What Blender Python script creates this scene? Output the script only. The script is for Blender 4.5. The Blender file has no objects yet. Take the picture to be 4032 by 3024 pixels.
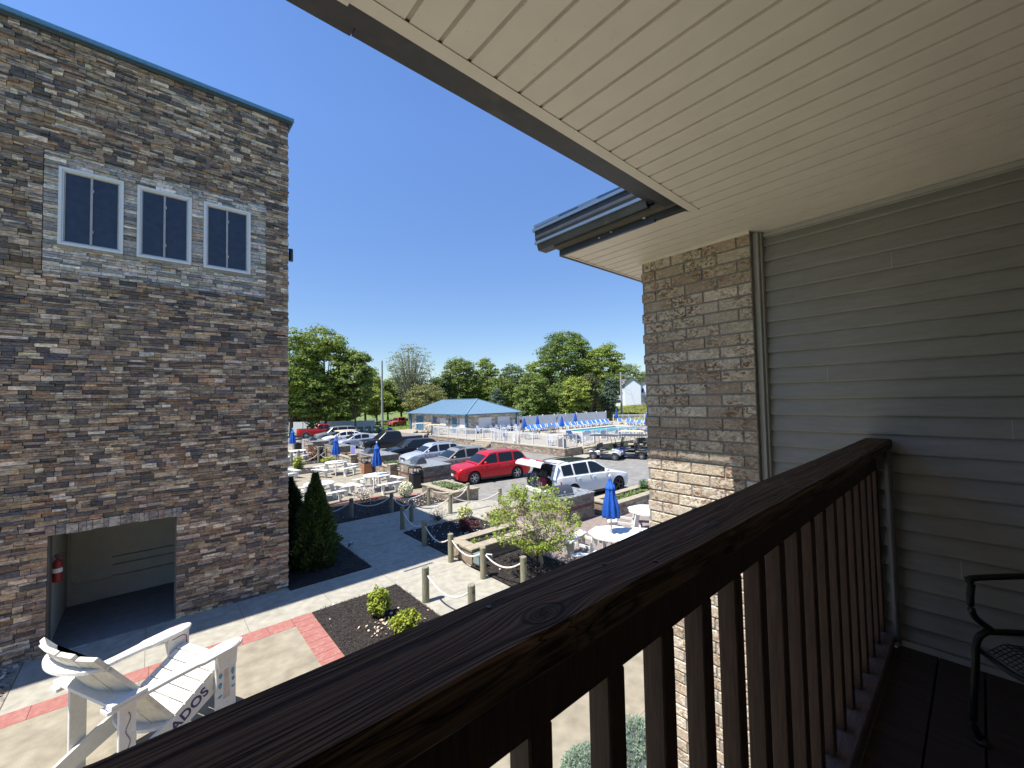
import bpy, math, random
import numpy as np
from mathutils import Vector, Matrix
R = math.radians
PI = math.pi
sc = bpy.context.scene
COL = sc.collection
# ------------------------------------------------------------------ camera
EYE = Vector((0, 0, 4.3))
cam_d = bpy.data.cameras.new("camera")
cam = bpy.data.objects.new("camera", cam_d)
COL.objects.link(cam)
sc.camera = cam
yaw, pitch, roll = R(48.737), R(2.1034), R(-1.1455)
fw = Vector((math.cos(pitch)*math.cos(yaw), math.cos(pitch)*math.sin(yaw), math.sin(pitch)))
r0 = fw.cross(Vector((0, 0, 1))).normalized()
u0 = r0.cross(fw)
rt = r0*math.cos(roll) + u0*math.sin(roll)
up = -r0*math.sin(roll) + u0*math.cos(roll)
cam.matrix_world = Matrix(((rt.x, up.x, -fw.x, EYE.x), (rt.y, up.y, -fw.y, EYE.y), (rt.z, up.z, -fw.z, EYE.z), (0, 0, 0, 1)))
cam_d.sensor_width = 36
cam_d.lens = 1613.87/4032*36
cam_d.clip_start = 0.05
cam_d.clip_end = 3000
# ------------------------------------------------------------------ light
SUN = Vector((5.45, -0.85, -11.23)).normalized()
sd = bpy.data.lights.new("sun", 'SUN')
sd.energy = 3.5
sd.angle = R(0.53)
sd.color = (1.0, 0.955, 0.88)
sun = bpy.data.objects.new("sun", sd)
COL.objects.link(sun)
sun.rotation_euler = SUN.to_track_quat('-Z', 'Y').to_euler()
w = bpy.data.worlds.new("World")
sc.world = w
w.use_nodes = True
nt = w.node_tree
bg = nt.nodes['Background']
sky = nt.nodes.new('ShaderNodeTexSky')
sky.sky_type = 'NISHITA'
sky.sun_disc = False
sky.sun_elevation = math.asin(-SUN.z)
sky.sun_rotation = math.atan2(-SUN.x, -SUN.y)
sky.altitude = 200
sky.air_density = 1.0
sky.dust_density = 0.0
sky.ozone_density = 3.0
hs_ = nt.nodes.new('ShaderNodeHueSaturation')
hs_.inputs['Saturation'].default_value = 1.13
hs_.inputs['Hue'].default_value = .508
nt.links.new(sky.outputs[0], hs_.inputs['Color'])
# the sky near the horizon is a little deeper than the model gives
tcw = nt.nodes.new('ShaderNodeTexCoord'); sxw = nt.nodes.new('ShaderNodeSeparateXYZ'); nt.links.new(tcw.outputs['Generated'], sxw.inputs[0])
mrw = nt.nodes.new('ShaderNodeMapRange'); mrw.inputs[1].default_value = 0.0; mrw.inputs[2].default_value = .55; mrw.inputs[3].default_value = .52; mrw.inputs[4].default_value = 1.0
nt.links.new(sxw.outputs[2], mrw.inputs[0])
vmw = nt.nodes.new('ShaderNodeVectorMath'); vmw.operation = 'SCALE'
nt.links.new(hs_.outputs[0], vmw.inputs[0]); nt.links.new(mrw.outputs[0], vmw.inputs['Scale']); nt.links.new(vmw.outputs[0], bg.inputs[0])
bg.inputs[1].default_value = 0.09
sc.view_settings.view_transform = 'Standard'
sc.view_settings.look = 'None'
sc.view_settings.exposure = 1.4
sc.view_settings.gamma = 1.0
sc.render.engine = 'CYCLES'
sc.cycles.max_bounces = 8
sc.cycles.diffuse_bounces = 5
sc.cycles.glossy_bounces = 3
sc.cycles.transparent_max_bounces = 6
sc.cycles.sample_clamp_indirect = 6

# ------------------------------------------------------------------ materials
def mat(name, col, rough=.6, metal=0., var=.12, scale=6., bump=0., bscale=40., attr=False, spec=.5,
        stretch=(1, 1, 1), col2=None, fac=(.4, .65), detail=5, trans=0., coat=0., specks=0., sscale=90, scol=.45):
    m = bpy.data.materials.new(name)
    m.use_nodes = True
    n, l = m.node_tree.nodes, m.node_tree.links
    b = n['Principled BSDF']
    b.inputs['Roughness'].default_value = rough
    b.inputs['Metallic'].default_value = metal
    b.inputs['Specular IOR Level'].default_value = spec
    b.inputs['Coat Weight'].default_value = coat
    tc = n.new('ShaderNodeTexCoord')
    mp = n.new('ShaderNodeMapping')
    mp.inputs['Scale'].default_value = stretch
    l.new(tc.outputs['Object'], mp.inputs[0])
    ns = n.new('ShaderNodeTexNoise')
    ns.inputs['Scale'].default_value = scale
    ns.inputs['Detail'].default_value = detail
    l.new(mp.outputs[0], ns.inputs['Vector'])
    if attr:
        at = n.new('ShaderNodeAttribute'); at.attribute_name = 'Col'
        base = at.outputs['Color']
    else:
        rgb = n.new('ShaderNodeRGB'); rgb.outputs[0].default_value = (*col, 1)
        base = rgb.outputs[0]
    if col2 is not None:
        mr = n.new('ShaderNodeMapRange')
        mr.inputs[1].default_value, mr.inputs[2].default_value = fac
        l.new(ns.outputs[0], mr.inputs[0])
        mx = n.new('ShaderNodeMix'); mx.data_type = 'RGBA'
        l.new(mr.outputs[0], mx.inputs[0]); l.new(base, mx.inputs[6])
        mx.inputs[7].default_value = (*col2, 1)
        base = mx.outputs[2]
    if var > 0:
        ns2 = n.new('ShaderNodeTexNoise'); ns2.inputs['Scale'].default_value = scale*2.7; ns2.inputs['Detail'].default_value = 6
        l.new(mp.outputs[0], ns2.inputs['Vector'])
        mr2 = n.new('ShaderNodeMapRange')
        mr2.inputs[1].default_value = .3; mr2.inputs[2].default_value = .7
        mr2.inputs[3].default_value = 1-var; mr2.inputs[4].default_value = 1+var
        l.new(ns2.outputs[0], mr2.inputs[0])
        vm = n.new('ShaderNodeVectorMath'); vm.operation = 'SCALE'
        l.new(base, vm.inputs[0]); l.new(mr2.outputs[0], vm.inputs['Scale'])
        base = vm.outputs[0]
    if specks > 0:
        n3 = n.new('ShaderNodeTexNoise'); n3.inputs['Scale'].default_value = sscale; n3.inputs['Detail'].default_value = 2
        l.new(mp.outputs[0], n3.inputs['Vector'])
        n4 = n.new('ShaderNodeTexNoise'); n4.inputs['Scale'].default_value = scale*.6; n4.inputs['Detail'].default_value = 2; l.new(mp.outputs[0], n4.inputs['Vector'])
        ad = n.new('ShaderNodeMath'); ad.operation = 'MULTIPLY_ADD'; ad.inputs[1].default_value = .25; l.new(n4.outputs[0], ad.inputs[0]); l.new(n3.outputs[0], ad.inputs[2])
        m3 = n.new('ShaderNodeMapRange'); m3.inputs[1].default_value = 1.0-specks; m3.inputs[2].default_value = 1.02-specks; m3.inputs[3].default_value = 1; m3.inputs[4].default_value = scol
        l.new(ad.outputs[0], m3.inputs[0])
        v3 = n.new('ShaderNodeVectorMath'); v3.operation = 'SCALE'; l.new(base, v3.inputs[0]); l.new(m3.outputs[0], v3.inputs['Scale']); base = v3.outputs[0]
    l.new(base, b.inputs['Base Color'])
    if bump > 0:
        nb = n.new('ShaderNodeTexNoise'); nb.inputs['Scale'].default_value = bscale; nb.inputs['Detail'].default_value = 4
        l.new(mp.outputs[0], nb.inputs['Vector'])
        bm = n.new('ShaderNodeBump'); bm.inputs['Strength'].default_value = min(1, bump); bm.inputs['Distance'].default_value = .01
        l.new(nb.outputs[0], bm.inputs['Height']); l.new(bm.outputs[0], b.inputs['Normal'])
    if trans > 0:
        tr = n.new('ShaderNodeBsdfTranslucent')
        l.new(base, tr.inputs[0])
        ms = n.new('ShaderNodeMixShader'); ms.inputs[0].default_value = trans
        l.new(b.outputs[0], ms.inputs[1]); l.new(tr.outputs[0], ms.inputs[2])
        l.new(ms.outputs[0], n['Material Output'].inputs[0])
    return m

# ------------------------------------------------------------------ mesh builder
def smoothpath(pts, k=5):
    P = [Vector(p) for p in pts]; P = [P[0]*2-P[1]]+P+[P[-1]*2-P[-2]]; out = []
    for i in range(1, len(P)-2):
        a, b, c, d = P[i-1], P[i], P[i+1], P[i+2]
        for j in range(k):
            t = j/k; out.append(.5*((2*b)+(c-a)*t+(2*a-5*b+4*c-d)*t*t+(3*b-a-3*c+d)*t**3))
    return out+[P[-2]]
class MB:
    def __init__(s, M=None):
        s.v = []; s.f = []; s.m = []; s.c = []; s.M = M; s.mi = 0; s.col = (1, 1, 1)
    def add(s, vs, fs):
        o = len(s.v)
        if s.M is not None: vs = [s.M @ Vector(p) for p in vs]
        s.v += [tuple(p) for p in vs]
        for f in fs:
            s.f.append(tuple(i+o for i in f)); s.m.append(s.mi); s.c.append(s.col)
        return s
    def hexa(s, p):   # p: 4 bottom ccw, 4 top ccw
        return s.add(p, [(3, 2, 1, 0), (4, 5, 6, 7), (0, 1, 5, 4), (1, 2, 6, 5), (2, 3, 7, 6), (3, 0, 4, 7)])
    def box(s, x0, x1, y0, y1, z0, z1):
        return s.hexa([(x0, y0, z0), (x1, y0, z0), (x1, y1, z0), (x0, y1, z0), (x0, y0, z1), (x1, y0, z1), (x1, y1, z1), (x0, y1, z1)])
    def cbox(s, c, d, rx=0, ry=0, rz=0):
        M = Matrix.Translation(c) @ Matrix.Rotation(rz, 4, 'Z') @ Matrix.Rotation(ry, 4, 'Y') @ Matrix.Rotation(rx, 4, 'X')
        a, b, e = d[0]/2, d[1]/2, d[2]/2
        p = [M @ Vector(q) for q in ((-a, -b, -e), (a, -b, -e), (a, b, -e), (-a, b, -e), (-a, -b, e), (a, -b, e), (a, b, e), (-a, b, e))]
        return s.hexa(p)
    def beam(s, a, b, wd, th, upv=(0, 0, 1)):   # box along a->b, width wd (sideways), thickness th (along up)
        a, b = Vector(a), Vector(b)
        d = (b-a).normalized(); sd_ = d.cross(Vector(upv))
        if sd_.length < 1e-4: sd_ = d.cross(Vector((1, 0, 0)))
        sd_.normalize(); u = sd_.cross(d)
        x, y = sd_*wd/2, u*th/2
        return s.hexa([a-x-y, a+x-y, b+x-y, b-x-y, a-x+y, a+x+y, b+x+y, b-x+y])
    def prism(s, poly, h0, h1, ax='z'):
        n = len(poly)
        def P(p, h):
            return {'z': (p[0], p[1], h), 'y': (p[0], h, p[1]), 'x': (h, p[0], p[1])}[ax]
        vs = [P(p, h0) for p in poly] + [P(p, h1) for p in poly]
        fs = [tuple(range(n))[::-1], tuple(range(n, 2*n))] + [(i, (i+1) % n, (i+1) % n+n, i+n) for i in range(n)]
        return s.add(vs, fs)
    def tube(s, pts, r, n=6, cap=True):
        pts = [Vector(p) for p in pts]
        rs = r if isinstance(r, (list, tuple)) else [r]*len(pts)
        vs = []; fs = []
        up_ = Vector((.03, .02, 1)).normalized()
        for i, p in enumerate(pts):
            d = (pts[min(i+1, len(pts)-1)] - pts[max(i-1, 0)]).normalized()
            a = d.cross(up_)
            if a.length < .05: a = d.cross(Vector((1, .1, 0)))
            a.normalize(); b = a.cross(d)
            for k in range(n):
                t = 2*PI*k/n
                vs.append(p + (a*math.cos(t) + b*math.sin(t))*rs[i])
        for i in range(len(pts)-1):
            for k in range(n):
                fs.append((i*n+k, i*n+(k+1) % n, (i+1)*n+(k+1) % n, (i+1)*n+k))
        if cap:
            fs.append(tuple(range(n))); fs.append(tuple(range((len(pts)-1)*n, len(pts)*n))[::-1])
        return s.add(vs, fs)
    def lathe(s, prof, n=16, c=(0, 0, 0), ax='z', mod=None):
        vs = []; fs = []
        for j, (r, h) in enumerate(prof):
            for k in range(n):
                t = 2*PI*k/n
                rr = r*(mod(t, j) if mod else 1)
                x, y = rr*math.cos(t), rr*math.sin(t)
                p = {'z': (x, y, h), 'y': (x, h, y), 'x': (h, x, y)}[ax]
                vs.append((p[0]+c[0], p[1]+c[1], p[2]+c[2]))
        for j in range(len(prof)-1):
            for k in range(n):
                fs.append((j*n+k, j*n+(k+1) % n, (j+1)*n+(k+1) % n, (j+1)*n+k))
        return s.add(vs, fs)
    def grid(s, rows):   # rows of points
        n = len(rows[0]); vs = [p for r in rows for p in r]; fs = []
        for i in range(len(rows)-1):
            for k in range(n-1):
                fs.append((i*n+k, i*n+k+1, (i+1)*n+k+1, (i+1)*n+k))
        return s.add(vs, fs)
    def build(s, name, mats, parent=None, smooth=False, world=False, bevel=0, label=None, recalc=True):
        me = bpy.data.meshes.new(name)
        me.from_pydata(s.v, [], s.f)
        if not isinstance(mats, (list, tuple)): mats = [mats]
        for m in mats: me.materials.append(m)
        me.polygons.foreach_set('material_index', s.m)
        if smooth: me.polygons.foreach_set('use_smooth', [True]*len(s.f))
        at = me.color_attributes.new('Col', 'FLOAT_COLOR', 'CORNER')
        cc = np.empty((len(me.loops), 4), np.float32)
        tot = np.array([len(f) for f in s.f]); cols = np.array([(*c, 1) for c in s.c], np.float32)
        cc[:] = np.repeat(cols, tot, axis=0)
        at.data.foreach_set('color', cc.ravel())
        me.update()
        if recalc:
            import bmesh
            bm = bmesh.new(); bm.from_mesh(me); bmesh.ops.recalc_face_normals(bm, faces=bm.faces); bm.to_mesh(me); bm.free()
        return link(name, me, parent, world, bevel, label)

def link(name, me, parent=None, world=False, bevel=0, label=None):
    o = bpy.data.objects.new(name, me); COL.objects.link(o)
    if parent is not None:
        o.parent = parent
        if world: o.matrix_parent_inverse = parent.matrix_basis.inverted()
    if bevel > 0:
        b = o.modifiers.new('bevel', 'BEVEL'); b.width = bevel; b.segments = 1; b.limit_method = 'ANGLE'
    if label: o['label'] = label
    return o

def quads(name, P, cols, m, parent=None, world=False):   # P (N,4,3) many small free quads: leaves, chips
    N = len(P)
    me = bpy.data.meshes.new(name)
    me.vertices.add(N*4); me.vertices.foreach_set('co', P.reshape(-1).astype(np.float32))
    me.loops.add(N*4); me.loops.foreach_set('vertex_index', np.arange(N*4, dtype=np.int32))
    me.polygons.add(N); me.polygons.foreach_set('loop_start', np.arange(0, N*4, 4, dtype=np.int32))
    me.polygons.foreach_set('loop_total', np.full(N, 4, np.int32))
    me.materials.append(m)
    me.update(calc_edges=True)
    at = me.color_attributes.new('Col', 'FLOAT_COLOR', 'CORNER')
    c4 = np.ones((N, 4, 4), np.float32); c4[:, :, :3] = cols[:, None, :]
    at.data.foreach_set('color', c4.ravel())
    return link(name, me, parent, world)

def leafquads(C, size, rng, flat=.35, aspect=.6, nrm=None):
    N = len(C)
    n = rng.normal(size=(N, 3)) if nrm is None else nrm + rng.normal(size=(N, 3))*flat
    if nrm is None: n[:, 2] = np.abs(n[:, 2]) + flat
    n /= np.linalg.norm(n, axis=1)[:, None]
    t = rng.normal(size=(N, 3)); t -= n*np.sum(t*n, 1)[:, None]; t /= np.linalg.norm(t, axis=1)[:, None]
    b = np.cross(n, t)
    s = size*rng.uniform(.6, 1.3, N)[:, None]
    a = t*s; b = b*s*aspect
    return np.stack([C-a, C-b*1.0+a*.1, C+a, C+b*1.0+a*.1], 1)

def colvar(base, N, rng, v=.25, hue=.12):
    c = np.array(base)[None, :]*(1+rng.uniform(-v, v, N))[:, None]
    c = c*(1+rng.uniform(-hue, hue, (N, 3)))
    return np.clip(c, 0.003, 1)

def thing(name, label, cat, loc=(0, 0, 0), rz=0, group=None, scale=None):
    o = bpy.data.objects.new(name, None); COL.objects.link(o)
    o.location = loc; o.rotation_euler = (0, 0, rz)
    if scale: o.scale = scale
    o['label'] = label; o['category'] = cat
    if group: o['group'] = group
    o.empty_display_size = .3
    bpy.context.view_layer.update() if False else None
    return o
def tag(o, label, cat, group=None, kind=None):
    if label: o['label'] = label
    if cat: o['category'] = cat
    if group: o['group'] = group
    if kind: o['kind'] = kind
    return o
def struct(o): o['kind'] = 'structure'; return o
def dup(root, loc, rz=None, label=None, group=None, scale=None):
    r = root.copy(); COL.objects.link(r); r.location = loc
    if rz is not None: r.rotation_euler = (0, 0, rz)
    if scale: r.scale = scale
    if label: r['label'] = label
    if group: r['group'] = group
    for ch in list(root.children):
        c = ch.copy(); COL.objects.link(c); c.parent = r
        for g in list(ch.children):
            d = g.copy(); COL.objects.link(d); d.parent = c
    return r
# ------------------------------------------------------------------ palette
m_conc = mat('concrete', (.325, .305, .25), .85, var=.16, scale=2.3, specks=.145, sscale=40, scol=.75, bump=.35, bscale=90, col2=(.28, .262, .215), fac=(.45, .7))
m_plaza = mat('tan_concrete', (.265, .235, .175), .85, var=.20, scale=1.7, specks=.145, sscale=45, scol=.72, bump=.4, bscale=70, col2=(.23, .20, .145), fac=(.4, .7))
m_joint = mat('joint', (.12, .11, .09), .9, var=.1)
m_red = mat('red_paver', (.30, .115, .095), .85, var=.16, scale=7, bump=.4, bscale=60, col2=(.33, .17, .14), fac=(.45, .75))
m_redj = mat('red_joint', (.13, .07, .06), .9)
m_mulch = mat('mulch', (.022, .017, .014), .95, var=.5, scale=30, bump=1, bscale=80)
m_chip = mat('mulch_chip', (0, 0, 0), .9, attr=True, var=.2, scale=20)
m_lot = mat('asphalt', (.205, .196, .18), .9, var=.2, scale=.8, specks=.15, sscale=25, scol=.75, bump=.5, bscale=60, col2=(.175, .168, .155), fac=(.4, .7), detail=8)
m_stamp = mat('stamped_paver', (.225, .185, .155), .85, var=.2, scale=3.5, bump=.5, bscale=12, col2=(.20, .16, .145), fac=(.42, .62))
m_deck = mat('pool_deck', (.31, .27, .205), .85, var=.06, scale=2)
m_grass = mat('grass', (.085, .14, .03), .9, var=.3, scale=.5, bump=.6, bscale=30, col2=(.17, .20, .055), fac=(.4, .7))
m_white = mat('white_paint', (.66, .66, .64), .55, var=.03, scale=4)
m_whitew = mat('worn_white_paint', (.66, .65, .61), .6, var=.05, scale=8, col2=(.60, .57, .50), fac=(.56, .80), bump=.15, bscale=40)
m_vinyl = mat('white_vinyl', (.62, .635, .68), .45, var=.02, scale=2)
m_black = mat('black_plastic', (.018, .018, .02), .45, var=.1)
m_tire = mat('tyre_rubber', (.02, .02, .021), .8, var=.1)
m_chrome = mat('chrome', (.65, .65, .66), .22, metal=1, var=.03)
m_alloy = mat('alloy', (.55, .55, .56), .35, metal=.8, var=.03)
m_glass = mat('car_glass', (.010, .013, .016), .05, var=.05, spec=.45)
m_blue = mat('blue_canvas', (.006, .085, .42), .75, var=.12, scale=5, bump=.15, bscale=30, trans=.12)
m_bluesling = mat('blue_sling', (.025, .125, .45), .6, var=.06)
m_beige = mat('soffit_vinyl', (.76, .72, .625), .5, var=.035, scale=3, col2=(.72, .68, .59), fac=(.6, .85), bump=.05, bscale=200, specks=.13, sscale=70, scol=.72)
m_groove = mat('soffit_groove', (.50, .455, .38), .7, var=.1)
m_fascia = mat('fascia_metal', (.042, .047, .055), .42, var=.2, scale=4, col2=(.11, .095, .08), fac=(.63, .8), metal=.25)
m_gutter = mat('gutter_metal', (.14, .20, .27), .3, metal=.5, var=.06)
m_siding = mat('grey_siding', (.26, .25, .236), .6, var=.09, specks=.13, sscale=60, scol=.7, scale=2.5, bump=.12, bscale=60, stretch=(1, 1, 6))
m_trim = mat('grey_trim', (.40, .385, .36), .5, var=.06, scale=5)
m_baluster = mat('stained_baluster', (.055, .026, .014), .75, var=.35, scale=3, stretch=(14, 14, 1.2), bump=.3, bscale=30)
m_deckb = mat('brown_deck_boards', (.045, .028, .020), .85, var=.25, scale=2, stretch=(8, 1, 8), bump=.3, bscale=30)
m_roofb = mat('blue_metal_roof', (.155, .25, .335), .42, metal=.1, var=.03, scale=1)
m_bluetrim = mat('blue_trim', (.06, .15, .22), .45, var=.05)
m_bluedoor = mat('blue_door', (.055, .15, .24), .5, var=.05)
m_wood = mat('grey_green_timber', (.20, .20, .135), .85, var=.3, scale=3, stretch=(8, 8, 1), col2=(.30, .25, .17), fac=(.45, .7), bump=.6, bscale=25)
m_rope = mat('white_rope', (.66, .60, .55), .9, var=.08, scale=30, bump=.3, bscale=60)
m_bark = mat('bark', (.13, .105, .08), .9, var=.3, scale=6, bump=.8, bscale=20)
m_barkp = mat('pale_bark', (.36, .31, .25), .85, var=.2, scale=10, bump=.5, bscale=40)
m_leaf = mat('leaf', (0, 0, 0), .55, attr=True, var=.1, scale=1.5, trans=.32, spec=.3)
m_needle = mat('needle', (0, 0, 0), .7, attr=True, var=.1, scale=3, trans=.1, spec=.2)
m_petal = mat('petal', (0, 0, 0), .7, attr=True, var=.05, trans=.2)
m_attr = mat('painted_pattern', (0, 0, 0), .8, attr=True, var=.14, scale=5, bump=.5, bscale=30)
m_cap = mat('sandstone_cap', (.32, .275, .195), .85, var=.14, scale=4, bump=.5, bscale=30, col2=(.25, .22, .165), fac=(.45, .7))
m_granite = mat('granite_counter', (.30, .31, .31), .3, var=.35, scale=14, col2=(.10, .11, .115), fac=(.5, .56))
m_grill = mat('grill_steel', (.10, .11, .125), .35, metal=.6, var=.1)
m_steel = mat('brushed_steel', (.45, .46, .47), .35, metal=.8, var=.06)
m_tan = mat('tan_plastic', (.60, .47, .29), .5, var=.03)
m_tanseat = mat('tan_vinyl', (.42, .32, .21), .6, var=.06)
m_green = mat('green_bin_plastic', (.055, .11, .065), .5, var=.08)
m_purple = mat('purple_panel', (.16, .16, .55), .5, var=.1, scale=20)
m_redp = mat('red_paint', (.5, .02, .02), .4, var=.05)
m_grey = mat('grey_metal', (.22, .23, .24), .5, metal=.3, var=.1)
m_intw = mat('recess_wall', (.42, .43, .38), .8, var=.07, scale=2)
m_intf = mat('recess_floor', (.15, .15, .15), .85, var=.12, scale=2)
m_dirt = mat('gravel', (0, 0, 0), .9, attr=True, var=.15)
m_water = mat('pool_water', (.10, .50, .58), .05, var=.06, scale=3, bump=.5, bscale=4, spec=.6)
m_tile = mat('pool_floor', (.25, .62, .70), .4)
# ------------------------------------------------------------------ block / stone helpers
STONES = [(.44, .36, .28), (.40, .33, .265), (.33, .27, .22), (.28, .235, .20), (.15, .14, .145), (.11, .105, .115), (.35, .245, .165),
          (.31, .21, .15), (.50, .44, .37), (.42, .33, .235), (.26, .19, .145), (.22, .185, .16), (.38, .31, .25), (.34, .27, .20), (.62, .55, .46), (.56, .49, .42), (.10, .095, .10), (.14, .12, .11)]
def mat_stone(name='ledge_stone', dk=.85, wm=.6):
    m = bpy.data.materials.new(name); m.use_nodes = True
    n, l = m.node_tree.nodes, m.node_tree.links
    b = n['Principled BSDF']; b.inputs['Roughness'].default_value = .85; b.inputs['Specular IOR Level'].default_value = .25
    tc = n.new('ShaderNodeTexCoord'); at = n.new('ShaderNodeAttribute'); at.attribute_name = 'Col'
    def noise(sx, sz, sc_, det):
        mp = n.new('ShaderNodeMapping'); mp.inputs['Scale'].default_value = (sx, sx, sz)
        l.new(tc.outputs['Object'], mp.inputs[0])
        q = n.new('ShaderNodeTexNoise'); q.inputs['Scale'].default_value = sc_; q.inputs['Detail'].default_value = det
        l.new(mp.outputs[0], q.inputs[0]); return q.outputs[0]
    def rng(o, a, b_, c, d):
        r = n.new('ShaderNodeMapRange'); r.inputs[1].default_value, r.inputs[2].default_value, r.inputs[3].default_value, r.inputs[4].default_value = a, b_, c, d
        l.new(o, r.inputs[0]); return r.outputs[0]
    big = noise(1, 3.4, 4.6, 4)
    mx = n.new('ShaderNodeMix'); mx.data_type = 'RGBA'
    l.new(rng(big, .46, .62, 0, dk), mx.inputs[0]); l.new(at.outputs[0], mx.inputs[6]); mx.inputs[7].default_value = (.085, .08, .088, 1)
    warm = noise(1, 2.4, 5.5, 3)
    mx2 = n.new('ShaderNodeMix'); mx2.data_type = 'RGBA'
    l.new(rng(warm, .56, .75, 0, wm), mx2.inputs[0]); l.new(mx.outputs[2], mx2.inputs[6]); mx2.inputs[7].default_value = (.36, .22, .13, 1)
    fine = noise(1, 2.5, 22, 8)
    vm = n.new('ShaderNodeVectorMath'); vm.operation = 'SCALE'
    l.new(mx2.outputs[2], vm.inputs[0]); l.new(rng(fine, .28, .72, .5, 1.5), vm.inputs['Scale'])
    l.new(vm.outputs[0], b.inputs['Base Color'])
    bp = n.new('ShaderNodeBump'); bp.inputs['Strength'].default_value = .7; bp.inputs['Distance'].default_value = .012
    l.new(noise(1, 2.2, 16, 8), bp.inputs['Height']); l.new(bp.outputs[0], b.inputs['Normal'])
    return m
m_stone = mat_stone(dk=.62, wm=.4); m_stone_pale = mat_stone('pale_ledge_stone', .35, .12)
def stonewall(mb, x0, x1, y, z0, z1, holes, seed, pal, dark=1., edge=None):
    """courses of ledge stone, faces toward -y; holes = (xa,xb,za,zb)"""
    rnd = random.Random(seed)
    z = z0
    while z < z1-.01:
        h = rnd.choice([.04, .05, .06, .07, .08, .09, .10])
        for hl in holes:      # snap courses to openings
            for e in hl[2:]:
                if z < e < z+h+.03: h = e-z
        h = min(h, z1-z)
        segs = [(x0, x1)]
        for hl in holes:
            if z+h/2 > hl[2] and z+h/2 < hl[3]:
                ns = []
                for a, b in segs:
                    if hl[1] <= a or hl[0] >= b: ns.append((a, b))
                    else:
                        if hl[0]-a > .02: ns.append((a, hl[0]))
                        if b-hl[1] > .02: ns.append((hl[1], b))
                segs = ns
        for a, b in segs:
            x = a
            while x < b-.001:
                wd = rnd.choice([rnd.uniform(.07, .16), rnd.uniform(.12, .28), rnd.uniform(.18, .40)])
                if b-x-wd < .09: wd = b-x
                parts = [(z, z+h)] if (h < .075 or rnd.random() < .6) else [(z, z+h*rnd.uniform(.35, .65))]
                if len(parts) == 1 and parts[0][1] < z+h-.01: parts.append((parts[0][1], z+h))
                for pa, pb in parts:
                    d = rnd.uniform(.010, .055)
                    c = rnd.choice(pal); k = rnd.uniform(.72, 1.35)*dark
                    mb.col = (c[0]*k*rnd.uniform(1.06, 1.2), c[1]*k, c[2]*k*rnd.uniform(.76, .9))
                    g = .0032; t = rnd.uniform(0, .012)
                    xe = x+wd-g
                    if abs(x+wd-x1) < .002: xe = x+wd + rnd.uniform(0, .022)
                    mb.hexa([(x+g, y-d, pa+g), (xe, y-d-rnd.uniform(-.006, .006), pa+g), (xe, y+.02, pa+g), (x+g, y+.02, pa+g),
                             (x+g, y-d+t, pb-g), (xe, y-d+t, pb-g), (xe, y+.02, pb-g), (x+g, y+.02, pb-g)])
                x += wd
        z += h
    return mb

# ------------------------------------------------------------------ stone building on the left
WY = 10.88; TOP = 11.15
DOOR = (-1.36, .39, 0, 2.07)
WINS = [(-1.318, -.457, 7.258, 8.694), (-.265, .588, 7.256, 8.692), (.79, 1.651, 7.25, 8.69)]
PANEL = (-1.505, 1.955, 6.745, 8.965)
sb = thing('stone_building', 'tall building clad in brown and grey ledge stone with three windows and blue roof edge', 'building', (0, WY, 0))
mb = MB()
# left pier beside the opening, so x of the opening's left edge follows the photo
stonewall(mb, -9, 2.42, WY, -.02, TOP, [DOOR, PANEL, (DOOR[0]-.03, DOOR[1]+.08, 2.07, 2.24)], 3, STONES)
mb.build('stone_cladding', m_stone, sb, world=True)
mb = MB()
GREY = [(.55, .55, .56), (.46, .46, .48), (.38, .39, .41), (.42, .39, .35), (.27, .28, .31), (.60, .60, .60), (.47, .43, .38)]
stonewall(mb, PANEL[0]+.004, PANEL[1]-.004, WY+.012, PANEL[2], PANEL[3], WINS, 8, GREY)
mb.build('window_stone_panel', m_stone_pale, sb, world=True, label='paler grey stone panel around the windows')
mb = MB(); rnd = random.Random(5); x = DOOR[0]-.03
while x < DOOR[1]+.07:
    wd = min(rnd.uniform(.05, .16), DOOR[1]+.08-x); c = rnd.choice([(.42, .36, .29), (.36, .31, .26), (.33, .23, .17), (.44, .36, .27), (.25, .22, .2)])
    mb.col = c; d = rnd.uniform(.03, .06); mb.box(x+.003, x+wd-.003, WY-d, WY+.02, 2.065+rnd.uniform(-.01, .01), 2.235); x += wd
mb.build('lintel_stones', m_stone, sb, world=True)
mb = MB()   # wall core with openings
xs = sorted({-9.0, 2.38, DOOR[0]+.02, DOOR[1]-.02, *[a for w_ in WINS for a in w_[:2]]}); zs = sorted({0.0, TOP-.02, DOOR[3]-.002, *[a for w_ in WINS for a in w_[2:]]})
for i in range(len(xs)-1):
    for j in range(len(zs)-1):
        cx, cz = (xs[i]+xs[i+1])/2, (zs[j]+zs[j+1])/2
        if (DOOR[0] < cx < DOOR[1] and cz < DOOR[3]) or any(a[0] < cx < a[1] and a[2] < cz < a[3] for a in WINS): continue
        mb.box(xs[i], xs[i+1], WY+.018, WY+.30, zs[j], zs[j+1])
mb.build('wall_core', m_joint, sb, world=True)
mb = MB(); mb.box(2.30, 2.38, WY+.31, 18.2, 0, TOP-.02); mb.box(-9, 2.29, 18.0, 18.2, 0, TOP-.02); mb.box(-9, -8.9, WY+.31, 17.9, 0, TOP-.02)
mb.build('side_wall', m_joint, sb, world=True)
mb = MB(); mb.mi = 0
mb.box(-9.2, 2.54, WY-.10, 18.3, TOP+.015, TOP+.10)
mb.mi = 1; mb.box(-9.2, 2.545, WY-.106, WY-.098, TOP+.012, TOP+.026); mb.mi = 2
mb.box(-9.2, 2.50, WY-.075, WY+.2, TOP-.05, TOP+.012)
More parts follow.
